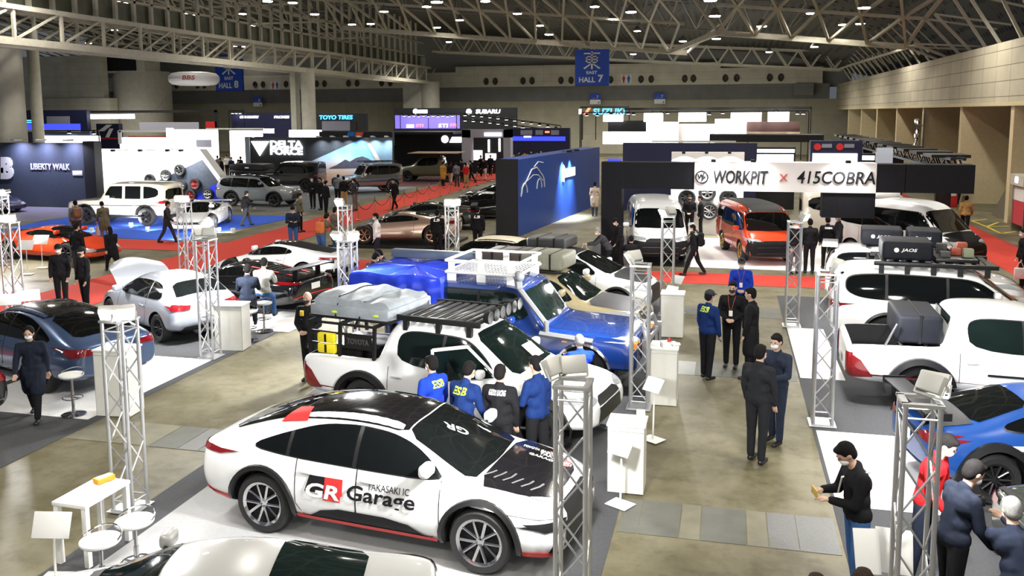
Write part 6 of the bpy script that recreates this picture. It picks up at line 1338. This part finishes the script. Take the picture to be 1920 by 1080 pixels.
def pose_meshes(P, fine=.0105, coat=False, skirt=False):
    """P: lean, headtilt, legs [(hip, knee)], arms [(flex, abduct, elbow, inward)] in degrees; L then R"""
    ln = radians(P.get('lean', 0)); sp = Vector((sin(ln), 0, cos(ln))); J = {}
    lg = []
    for (hf, kf), s in zip(P['legs'], (1, -1)):
        a, k = radians(hf), radians(hf - kf); hip = Vector((0, .095 * s, -.03)); knee = hip + Vector((sin(a), .01 * s, -cos(a))) * .42; ank = knee + Vector((sin(k), .005 * s, -cos(k))) * .42; lg.append((hip, knee, ank, k))
    z0 = -min(l[2].z for l in lg) + .075; off = Vector((0, 0, z0)); pel = off.copy(); lg = [(a + off, b + off, c + off, k) for a, b, c, k in lg]
    waist = pel + sp * .16; chest = pel + sp * .36; neck = pel + sp * .50
    ht = ln * .5 + radians(P.get('tilt', 8)); hd = Vector((sin(ht), 0, cos(ht))); head = neck + hd * .165 + Vector((.012, 0, 0)); fw = Vector((cos(ht), 0, -sin(ht))); yaw = radians(P.get('turn', 0)); side = Vector((0, 1, 0))
    fw, side = fw * cos(yaw) + side * sin(yaw), side * cos(yaw) - Vector((fw.x, 0, fw.z)) * sin(yaw)
    arms = []
    for (f, ab, e, iw), s in zip(P['arms'], (1, -1)):
        sh = chest + sp * .075 + Vector((0, .185 * s, 0)); f0 = radians(f); b = radians(ab); d1 = Vector((sin(f0) * cos(b), s * sin(b), -cos(f0) * cos(b))); el = sh + d1 * .275
        f1 = radians(f + e); w = radians(iw); d2 = Vector((sin(f1) * cos(w), -s * sin(w), -cos(f1) * cos(w))); wr = el + d2 * .245; arms.append((sh, el, wr, d2, s))
    body = MB()
    capsule(body, pel + Vector((0, -.06, 0)), pel + Vector((0, .06, 0)), .10); capsule(body, pel, waist, .115, .105); capsule(body, waist, chest, .105, .115); capsule(body, chest + Vector((0, -.08, 0)), chest + Vector((0, .08, 0)), .10); capsule(body, neck - sp * .05, head - hd * .05, .056, .052)
    cap = lambda c, rx, ry, rz: body.ball((0, 0, 0), 1, 1, 1) if False else None
    def ell(mb, c, r, n=14, k=10):
        """ellipsoid in head axes"""
        t = MB(); t.ball((0, 0, 0), 1, 1, 1, 0, n, k); mb.add([c + fw * (v[0] * r[0]) + side * (v[1] * r[1]) + hd * (v[2] * r[2]) for v in t.v], t.f, 0, True)
    ell(body, head, (.094, .074, .112)); ell(body, head + fw * .035 - hd * .055, (.058, .054, .058)); ell(body, head + fw * .092 - hd * .012, (.018, .013, .022)); ell(body, head + fw * .088 - hd * .052, (.011, .022, .007))
    for s in (1, -1): ell(body, head + side * .076 * s - fw * .005 - hd * .005, (.022, .012, .03))
    for hip, knee, ank, k in lg:
        capsule(body, hip, knee, .085, .055); capsule(body, knee, ank, .055, .037); capsule(body, ank + Vector((0, 0, -.03)), ank + Vector((.13, 0, -.045)), .038, .03)
    for sh, el, wr, d2, s in arms:
        capsule(body, sh, el, .047, .04); capsule(body, el, wr, .04, .028)
        u = Vector((0, 1, 0)) - d2 * d2.y; u = u.normalized() if u.length > .2 else Vector((1, 0, 0)); nrm = d2.cross(u).normalized()
        pal = wr + d2 * .075; capsule(body, wr + d2 * .02 - u * .014, pal - u * .022, .018, .017); capsule(body, wr + d2 * .02 + u * .014, pal + u * .022, .018, .017)
        sg = 1 if nrm.x > 0 else -1
        for i, ln_ in enumerate((.062, .072, .068, .052)):      # four fingers, curled a little
            b0 = pal + u * (.03 - .02 * i); m1 = b0 + d2 * ln_ * .55 + nrm * sg * .008; capsule(body, b0, m1, .0095, .009, n=8); capsule(body, m1, m1 + d2 * ln_ * .42 + nrm * sg * .022, .009, .0075, n=8)
        tb = wr + d2 * .03 + u * .03; capsule(body, tb, tb + d2 * .035 + u * .022 + nrm * sg * .012, .011, .0095, n=8); capsule(body, tb + d2 * .035 + u * .022 + nrm * sg * .012, tb + d2 * .06 + u * .024 + nrm * sg * .022, .0095, .008, n=8)
    R = {'body': fuse(body, fine, 2, 'person', SKIN)}
    up = MB()
    capsule(up, pel + sp * .02 + Vector((0, -.075, 0)), pel + sp * .02 + Vector((0, .075, 0)), .122); capsule(up, pel + sp * .02, waist, .135, .128); capsule(up, waist + Vector((0, -.05, 0)), waist + Vector((0, .05, 0)), .118); capsule(up, waist, chest, .13, .136); capsule(up, chest + Vector((0, -.09, 0)), chest + Vector((0, .09, 0)), .122)
    capsule(up, chest + sp * .08 + Vector((0, -.15, 0)), chest + sp * .08 + Vector((0, .15, 0)), .066); capsule(up, neck - sp * .07, neck + hd * .0, .082, .07)
    for sh, el, wr, d2, s in arms: capsule(up, sh, el, .067, .056); capsule(up, el, wr - d2 * .015, .055, .043)
    if coat:
        for hip, knee, ank, k in lg: capsule(up, hip, hip.lerp(knee, .85), .125, .12)
        capsule(up, pel - Vector((0, 0, .05)), lg[0][1].lerp(lg[1][1], .5) * .55 + pel * .45, .14, .15)
    R['jacket'] = fuse(up, .014, 4, 'jacket', CL['black'])
    tr = MB(); capsule(tr, pel + Vector((0, -.07, -.01)), pel + Vector((0, .07, -.01)), .112)
    for hip, knee, ank, k in lg: capsule(tr, hip, knee, .098, .072); capsule(tr, knee, ank + Vector((0, 0, .03)), .07, .056)
    R['trousers'] = fuse(tr, .014, 3, 'trousers', CL['black'])
    sh_ = MB()
    for hip, knee, ank, k in lg: capsule(sh_, ank + Vector((-.02, 0, -.028)), ank + Vector((.15, 0, -.035)), .045, .04)
    R['shoes'] = fuse(sh_, .014, 2, 'shoes', SHOE)
    hr = MB(); ell(hr, head - fw * .02 + hd * .03, (.098, .086, .102)); ell(hr, head - fw * .045 - hd * .01, (.066, .082, .085)); ell(hr, head + fw * .045 + hd * .085, (.05, .06, .028)); R['hair'] = fuse(hr, .014, 2, 'hair', HAIRB)
    hl = MB(); ell(hl, head - fw * .02 + hd * .025, (.1, .09, .106)); ell(hl, head - fw * .05 - hd * .08, (.06, .085, .12)); R['long_hair'] = fuse(hl, .014, 2, 'hair', HAIRB)
    mk = MB(); ell(mk, head + fw * .05 - hd * .05, (.056, .062, .05)); R['face_mask'] = fuse(mk, .01, 2, 'face_mask', MASKW)
    ey = MB()
    for s in (1, -1): ell(ey, head + fw * .083 + side * .031 * s + hd * .012, (.012, .015, .008), 8, 6)
    R['eyes'] = ey.mesh('eyes', EYE_M)
    cp = MB(); ell(cp, head - fw * .008 + hd * .05, (.108, .092, .085)); ell(cp, head + fw * .12 + hd * .045, (.06, .07, .012)); R['cap'] = fuse(cp, .012, 2, 'cap', CL['black'])
    hd_ = MB(); capsule(hd_, neck - sp * .03 + Vector((-.06, -.06, 0)), neck - sp * .03 + Vector((-.06, .06, 0)), .06); R['hood'] = fuse(hd_, .014, 3, 'hood', CL['hood'])
    R['J'] = dict(chest=chest, pel=pel, sp=sp, head=head, wr=[a[2] + a[3] * .1 for a in arms], neck=neck, waist=waist); return R
DOWN = [(4, 9, 12, 4), (4, 9, 12, 4)]
POSES = {
 'stand': dict(legs=[(3, 3), (-3, 3)], arms=DOWN), 'wide': dict(legs=[(9, 6), (-8, 2)], arms=[(2, 12, 18, 8), (8, 10, 20, 6)], tilt=4),
 'clasp': dict(legs=[(2, 2), (-2, 2)], arms=[(8, 10, 48, 42), (8, 10, 48, 42)], tilt=6), 'walk': dict(legs=[(24, 8), (-16, 14)], arms=[(-18, 7, 14, 0), (22, 7, 22, 4)], lean=4),
 'phone': dict(legs=[(3, 4), (-3, 4)], arms=[(18, 8, 78, 28), (18, 8, 82, 28)], tilt=34, lean=4), 'sit': dict(legs=[(74, 76), (66, 60)], arms=[(30, 8, 62, 18), (34, 8, 70, 20)], lean=10, tilt=14),
 'crouch': dict(legs=[(96, 122), (70, 128)], arms=[(60, 8, 30, 10), (64, 8, 20, 10)], lean=28, tilt=10), 'bend': dict(legs=[(16, 12), (4, 14)], arms=[(50, 8, 35, 15), (44, 8, 40, 20)], lean=34, tilt=12),
 'look': dict(legs=[(4, 4), (-4, 4)], arms=[(6, 8, 20, 4), (10, 8, 30, 8)], lean=10, tilt=24), 'point': dict(legs=[(4, 4), (-6, 3)], arms=[(62, 12, 18, 6), (6, 9, 18, 4)], lean=6, tilt=12),
 'shoot': dict(legs=[(60, 84), (40, 84)], arms=[(74, 4, 34, 22), (62, 10, 60, 34)], lean=24, tilt=4), 'talk': dict(legs=[(4, 3), (-4, 5)], arms=[(14, 9, 74, 24), (4, 9, 14, 4)], tilt=10),
}
_pm = {}
def proto(pose, coat=False):
    k = (pose, coat)
    if k not in _pm: _pm[k] = pose_meshes(POSES[pose], coat=coat)
    return _pm[k]
def wear(o, m):
    if m is not None: o.material_slots[0].link = 'OBJECT'; o.material_slots[0].material = m
def person(at, face, pose, label, top='black', legs='black', hair=HAIRB, mask=MASKW, hgt=1.70, coat=False, cap=None, long=False, hood=None, shoes=None, z=0.0, group=None):
    """at: floor point; face: heading in degrees"""
    R = proto(pose, coat); o = link('person', R['body'], None, (at[0], at[1], z + .012), radians(face)); s = hgt / 1.69; o.scale = (s, s, s); tag(o, label, 'person', group)
    for nm, k, m in (('jacket', 'jacket', CL[top]), ('trousers', 'trousers', CL[legs]), ('shoes', 'shoes', shoes), ('hair', 'long_hair' if long else 'hair', hair), ('face_mask', 'face_mask', mask), ('eyes', 'eyes', None)):
        if nm in ('face_mask', 'hair') and m is None: continue
        c = link(nm, R[k], o); wear(c, m)
    if cap: wear(link('cap', R['cap'], o), CL[cap])
    if hood: wear(link('hood', R['hood'], o), CL[hood])
    return o, R['J'], s
def on(pr, v):
    o, J, s = pr; c, n = cos(o.rotation_euler.z), sin(o.rotation_euler.z); v = Vector(v) * s; return Vector((o.location.x + v.x * c - v.y * n, o.location.y + v.x * n + v.y * c, o.location.z + v.z))
def back_print(pr, txt, m, dz=.05, w=.22, h=.09):
    o, J, s = pr; me = text_mesh(txt, 1, 0, .03, .1); V = [v.co.copy() for v in me.vertices]; x0, x1 = min(v.x for v in V), max(v.x for v in V); y0, y1 = min(v.y for v in V), max(v.y for v in V)
    jk = [c for c in o.children if c.name.startswith('jacket')][0].data; bv = BVHTree.FromPolygons([v.co.copy() for v in jk.vertices], [tuple(q.vertices) for q in jk.polygons]); vs = []
    for v in V:
        y = -((v.x - x0) / (x1 - x0) - .5) * -w; z = J['chest'].z + dz + (v.y - y0) / (y1 - y0) * h; hh = bv.ray_cast(Vector((-2, -y, z)), Vector((1, 0, 0))); vs.append((hh[0].x - .008 if hh[0] else -.15, -y, z))
    MB().add(vs, [list(q.vertices) for q in me.polygons]).build('lettering', m, o)
def badge(pr, m=None, lan=True):
    o, J, s = pr; c = J['chest']; x = c.x + .155
    if lan: MB().tube([Vector((c.x + .06, .07, J['neck'].z - .0)), Vector((x - .0, .05, c.z + .04)), Vector((x + .01, .01, c.z - .14))], .006, 0, 4).tube([Vector((c.x + .06, -.07, J['neck'].z)), Vector((x, -.05, c.z + .04)), Vector((x + .01, -.01, c.z - .14))], .006, 0, 4).build('lanyard', CL['rust'], o)
    MB().rbox(x - .005, x + .005 + .01, -.035, .035, c.z - .24, c.z - .13, .004).build('name_badge', m or PAPER, o)
def backpack(pr, m, label, name='backpack'):
    o, J, s = pr; c = on(pr, J['chest'] + Vector((-.23, 0, -.28))); t = thing(name, label, 'backpack', c, o.rotation_euler.z)
    MB().rbox(-.085, .09, -.15, .15, 0, .42, .06, 0, 3).build('bag_body', m, t); MB().rbox(-.12, -.07, -.11, .11, .04, .22, .03, 0, 2).build('pocket', m, t)
    for s_ in (-1, 1): MB().tube([Vector((.08, s_ * .09, .40)), Vector((.16, s_ * .1, .50)), Vector((.28, s_ * .11, .46)), Vector((.39, s_ * .11, .3))], .014, 0, 6).build('strap', m, t)
def tote(pr, k, m, label, w=.3, h=.32):
    o, J, s = pr; c = on(pr, J['wr'][k]); t = thing('tote_bag', label, 'bag', c, o.rotation_euler.z)
    MB().rbox(-w / 2, w / 2, -.05, .05, -h - .16, -.16, .03, 0, 2).build('bag_body', m, t); MB().tube([Vector((-w / 3, 0, -.17)), Vector((-.03, 0, .0)), Vector((.03, 0, .0)), Vector((w / 3, 0, -.17))], .008).build('handle', m, t)

ppl = person
p = ppl(G(1418, 868), 62, 'stand', 'man in black suit with his back turned, talking to a man in navy', 'suit', 'suit', hgt=1.72)
p = ppl(G(1452, 832), 236, 'talk', 'man in navy suit facing the man in black suit in the aisle', 'navy', 'navy', hgt=1.70)
p = ppl(G(1325, 712), 50, 'stand', 'man in blue padded jacket with lime lettering and dark cap, in the aisle', 'dblue', 'black', cap='char', hgt=1.70); back_print(p, 'ESB', LIME, .02, .2, .1)
p = ppl(G(1370, 690), -100, 'clasp', 'man in black jacket with lanyard and black mask facing the camera', 'black', 'black', mask=MASKB, hgt=1.72); badge(p)
p = ppl(G(1406, 713), 168, 'stand', 'man in long black coat next to the man with the lanyard', 'black', 'black', coat=True, mask=None, hgt=1.75)
p = ppl(G(1387, 622), -92, 'clasp', 'man in bright blue jacket and white mask with hands clasped, before the red carpet', 'blue', 'black', hgt=1.70, cap='char'); badge(p)
p = ppl(G(1301, 517), 176, 'walk', 'man in black with a backpack walking left on the red carpet', 'black', 'black', hood='hood', hgt=1.62); backpack(p, CL['black'], 'black backpack on the man walking on the red carpet')
p = ppl(G(583, 716), -92, 'clasp', 'bald man in black jacket with hands clasped behind the white pickup tail', 'black', 'black', hair=None, mask=MASKB, hgt=1.72); MB().rbox(.12, .155, -.1, -.03, p[1]['chest'].z - .02, p[1]['chest'].z + .08, .005).build('chest_patch', mat('patch_yellow', (.7, .5, .05), .6), p[0])
p = ppl(G(68, 785), -62, 'walk', 'woman in dark coat and white mask walking past the slate blue sedan', 'slate', 'black', coat=True, long=True, hgt=1.62)
p = ppl(G(118, 582), -70, 'stand', 'man in dark coat and cap with a white mask left of the open bonnet', 'black', 'black', coat=False, cap='black', hgt=1.72)
p = ppl(G(162, 588), -110, 'stand', 'man in black padded jacket and black mask right behind the open bonnet', 'black', 'black', mask=MASKB, cap='black', hgt=1.70)
p = ppl(G(148, 523), 85, 'stand', 'man in black jacket from behind with a brown bag beside the red car', 'black', 'char', hgt=1.72); tote(p, 0, CL['brown'], 'brown shoulder bag of the man behind the red sports car')
p = ppl(G(212, 510), 150, 'walk', 'woman in black coat with a beige bag walking by the short red carpet', 'black', 'black', coat=True, long=True, hgt=1.5); tote(p, 1, CL['beige'], 'beige bag in the hand of the woman in the black coat')
p = ppl(G(315, 456), 20, 'walk', 'man in dark grey suit walking in front of the white open sports car', 'char', 'char', hgt=1.68)
p = ppl(G(146, 456), 140, 'stand', 'man in grey jacket with brown backpack looking at the cream off-roader', 'grey', 'char', hgt=1.68); backpack(p, mat('leather', (.2, .075, .035), .5), 'brown leather backpack on the man in grey')
p = ppl(G(198, 454), 150, 'look', 'person in olive coat with a white tote beside the cream off-roader', 'olive', 'brown', coat=True, hgt=1.62); tote(p, 0, CL['white'], 'white tote bag of the person in olive')
p = ppl(G(462, 424), 60, 'walk', 'person in black jacket walking beside the matt grey crossover', 'black', 'char', hair=HAIRD, hgt=1.62)
p = ppl(G(563, 436), 10, 'stand', 'man in olive parka with pale hood standing by the rope barrier start', 'olive', 'black', hood='hood', hgt=1.66)
p = ppl(G(551, 472), -60, 'phone', 'man in navy jacket with white scarf reading a leaflet behind the white sports car', 'navy', 'jeans', hood='white', hgt=1.70)
p = ppl(G(603, 490), 80, 'bend', 'person in olive jacket with orange bag bending over behind the white sports car', 'olive', 'jeans', hgt=1.7); backpack(p, mat('orange_bag', (.62, .16, .04), .6), 'orange backpack on the bending person')
p = ppl(G(630, 478), 60, 'stand', 'man in grey brown coat beside the lamp tower near the rope barrier', 'brown', 'jeans', hgt=1.7, coat=True)
p = ppl(G(708, 495), 200, 'stand', 'man in white padded jacket before the bronze supercar', 'white', 'navy', hgt=1.7)
p = ppl(G(697, 602), 60, 'look', 'left one of two staff in dark jackets behind the blue tarpaulin', 'navy', 'navy', hgt=1.68); back_print(p, 'TOYO', PAPER, .0, .22, .08)
p = ppl(G(724, 592), 200, 'phone', 'right one of two staff in dark jackets behind the blue tarpaulin', 'navy', 'navy', hgt=1.70)
p = ppl(G(821, 485), 95, 'stand', 'man in black jacket with white back print at the tail of the bronze supercar', 'black', 'black', hgt=1.68); back_print(p, 'LB', PAPER, .03)
p = ppl(G(896, 478), 95, 'stand', 'man in dark jacket with white back print between lamp tower and blue wall', 'black', 'black', hgt=1.7); back_print(p, 'LB', PAPER, .03)
p = ppl(G(740, 393), -110, 'walk', 'man in black walking alone along the rope barrier', 'black', 'black', mask=None, hgt=1.66)
p = ppl(G(587, 392), -80, 'talk', 'left man of the pair in black tracksuits by the matt grey crossover', 'black', 'black', hgt=1.7)
p = ppl(G(602, 394), -120, 'stand', 'right man of the pair in black tracksuits by the matt grey crossover', 'black', 'black', mask=MASKB, hgt=1.7)
for i, (px, py, top, lab) in enumerate(((612, 402, 'black', 'visitor in black leftmost at the jeep style off-roader'), (634, 384, 'grey', 'visitor in grey beside the jeep style off-roader'), (646, 390, 'black', 'visitor in black with tan trousers at the jeep style off-roader'), (666, 396, 'char', 'visitor in charcoal standing rightmost at the jeep style off-roader'))): ppl(G(px, py), 60 + 40 * i, ('stand', 'look', 'talk', 'stand')[i], lab, top, ('black', 'black', 'tan', 'brown')[i], hgt=1.68)
for i, (px, py, top, lg, lab) in enumerate(((831, 349, 'mustard', 'black', 'visitor in mustard coat on the long red carpet'), (845, 347, 'black', 'beige', 'visitor in black with pale trousers next to the mustard coat'), (857, 351, 'grey', 'char', 'visitor in blue grey jacket on the long red carpet'), (874, 352, 'red', 'tan', 'visitor in red top on the long red carpet'), (866, 342, 'black', 'black', 'visitor in black behind the red top'), (884, 344, 'black', 'black', 'visitor in black just right of the red top'), (910, 338, 'black', 'white', 'visitor in black nearest to the blue wall end'), (902, 331, 'black', 'black', 'visitor in black before the grey portal, left one'), (920, 330, 'navy', 'black', 'visitor in navy before the grey portal, right one'))): ppl(G(px, py), 70 + 25 * i, ('stand', 'walk', 'look', 'talk')[i % 4], lab, top, lg, hgt=1.68, coat=i == 0)
for i in range(14): ppl(D(962 + i * 7.5, 285, 72 + (i * 5) % 9)[:2], 40 * i, ('stand', 'look', 'talk', 'walk')[i % 4], 'visitor in the dark crowd behind the blue wall', ('black', 'char', 'navy', 'tan', 'black')[i % 5], 'black', group='crowd behind the blue wall', hgt=1.68)
for i in range(9): ppl(D(382 + i * 8.5, 285, 60 + (i * 4) % 7)[:2], 55 * i, ('stand', 'look', 'talk')[i % 3], 'visitor among the bright white stands left of the poster wall', ('black', 'white', 'navy', 'grey')[i % 4], 'black', group='crowd at the white stands', hgt=1.68)
p = ppl(G(1115, 406), 90, 'stand', 'person in beige coat at the far end of the blue wall', 'beige', 'char', coat=True, mask=None, hgt=1.66)
p = ppl(G(1141, 522), 195, 'bend', 'grey haired man with a white bag leaning towards the white compact crossover', 'char', 'black', hair=HAIRG, hgt=1.66); tote(p, 1, CL['white'], 'white bag held by the grey haired man')
p = ppl(G(1163, 505), 200, 'look', 'man in black cap and mask beside the white van', 'black', 'black', cap='black', hgt=1.68)
p = ppl(G(1184, 514), 100, 'crouch', 'person in black crouching at the side of the white van', 'black', 'grey', hgt=1.68)
p = ppl(G(1292, 446), -95, 'clasp', 'man in black holding papers between the two vans, left one', 'black', 'black', mask=MASKB, hgt=1.72)
p = ppl(G(1313, 445), 190, 'stand', 'man in black between the two vans, right one', 'black', 'black', mask=None, hgt=1.66)
p = ppl(G(1516, 513), 100, 'stand', 'man in black suit seen from behind next to the red van', 'suit', 'suit', hgt=1.70)
p = ppl(G(1488, 514), -60, 'stand', 'man in grey trousers behind the lamp tower by the red van', 'suit', 'grey', hgt=1.66)
p = ppl(G(1549, 505), 100, 'stand', 'man in black jacket with white back print behind the white crossover with spoiler', 'black', 'black', hgt=1.68); back_print(p, 'COBRA', PAPER, .03, .24, .06)
p = ppl(G(1570, 500), 190, 'stand', 'balding man in grey suit and white mask under the hanging gantry panel', 'char', 'char', hair=None, hgt=1.72)
p = ppl(G(1808, 442), 70, 'walk', 'person in tan jacket walking along the right wall', 'tan', 'black', mask=None, hgt=1.66)
p = ppl(G(1772, 386), 80, 'stand', 'person in dark clothes left of the red booth post', 'black', 'black', mask=None)
p = ppl(G(1795, 384), 60, 'walk', 'person in dark clothes right of the red booth post', 'navy', 'black', mask=None)
p = ppl(G(1914, 540), 180, 'stand', 'person in black at the right edge beside the white crossover bonnet', 'black', 'black', hgt=1.68); tote(p, 0, CL['white'], 'white bag of the person at the right edge')
p = ppl(G(1600, 1128), 195, 'phone', 'man in black jacket and blue jeans looking at his phone on the lit carpet', 'black', 'jeans', hgt=1.72)
c = on(p, (p[1]['wr'][0] + p[1]['wr'][1]) / 2 + Vector((.03, 0, .02))); tag(MB().rbox(-.008, .008, -.075, .075, -.04, .04, .006).build('smartphone', mat('phone_yellow', (.65, .45, .1), .4), None, c, radians(195)), 'yellow cased phone in the hands of the man in jeans', 'phone')
MB().tube([Vector((p[1]['chest'].x - .1, .1, p[1]['neck'].z - .02)), Vector((p[1]['chest'].x + .14, -.02, p[1]['chest'].z + .02)), Vector((p[1]['chest'].x + .12, -.15, p[1]['waist'].z))], .01).build('bag_strap', PAPER, p[0])
p = ppl(G(1728, 1092), -30, 'look', 'man in red jacket and white mask behind the nearest right lamp tower', 'red', 'navy', hgt=1.70)
p = ppl(G(1776, 1182), 20, 'look', 'young man in slate sweater and white mask at the lower right', 'slate', 'black', hgt=1.72)
p = ppl(G(1905, 1240), 100, 'shoot', 'grey haired photographer in navy crouching with a camera at the lower right edge', 'navy', 'black', hair=HAIRG, hgt=1.7)
c = on(p, p[1]['wr'][0] + Vector((.05, -.02, .03))); t = thing('camera', 'black camera held by the crouching photographer', 'camera', c, p[0].rotation_euler.z); MB().rbox(-.03, .03, -.065, .065, -.045, .045, .01).rbox(-.02, .02, -.025, .025, .045, .065, .006).build('camera_body', BLACK, t); MB().lathe([(.035, .03), (.037, .1), (.03, .1)], 16, 0, axis='X').build('camera_lens', SATIN, t)
p = ppl(G(1517, 1495), 90, 'stand', 'person with brown hair cut off by the lower edge, left head', 'char', 'black', hair=HAIRD, mask=None, hgt=1.70)
p = ppl(G(1600, 1480), 80, 'stand', 'person with dark hair cut off by the lower edge, right head', 'black', 'black', hair=HAIRD, mask=None, hgt=1.70)
p = ppl(G(815, 893), 150, 'stand', 'man in blue jacket with lime print by the open white pickup door', 'blue', 'black', hgt=1.70); back_print(p, 'ESB', LIME, .0, .2, .1)
p = ppl(G(868, 912), 70, 'look', 'man in blue vest with lime lettering at the white pickup, second from left', 'dblue', 'black', hgt=1.70); back_print(p, 'ESB', LIME, .0, .22, .1)
p = ppl(G(938, 914), 85, 'stand', 'man in black and red team jacket with white lettering at the white pickup', 'black', 'black', hgt=1.68); back_print(p, 'GAZOO RACING', PAPER, .03, .24, .07); pass
p = ppl(G(1008, 902), 150, 'talk', 'man in bright blue jacket and white mask at the bonnet of the white pickup', 'dblue', 'black', hgt=1.74)
p = ppl((-2.35, 14.75), 110, 'crouch', 'grey haired person in blue crouching at the wheel of the blue off-road pickup', 'blue', 'black', hair=HAIRG, hgt=1.7)
p = ppl(ST1, 115, 'sit', 'man in dark navy jacket seated on the left bar stool by the counter', 'navy', 'char', hgt=1.7, z=.26)
p = ppl(ST2, 100, 'sit', 'man in pale grey hoodie seated on the right bar stool by the counter', 'hood', 'jeans', hood='hood', hgt=1.7, z=.26)
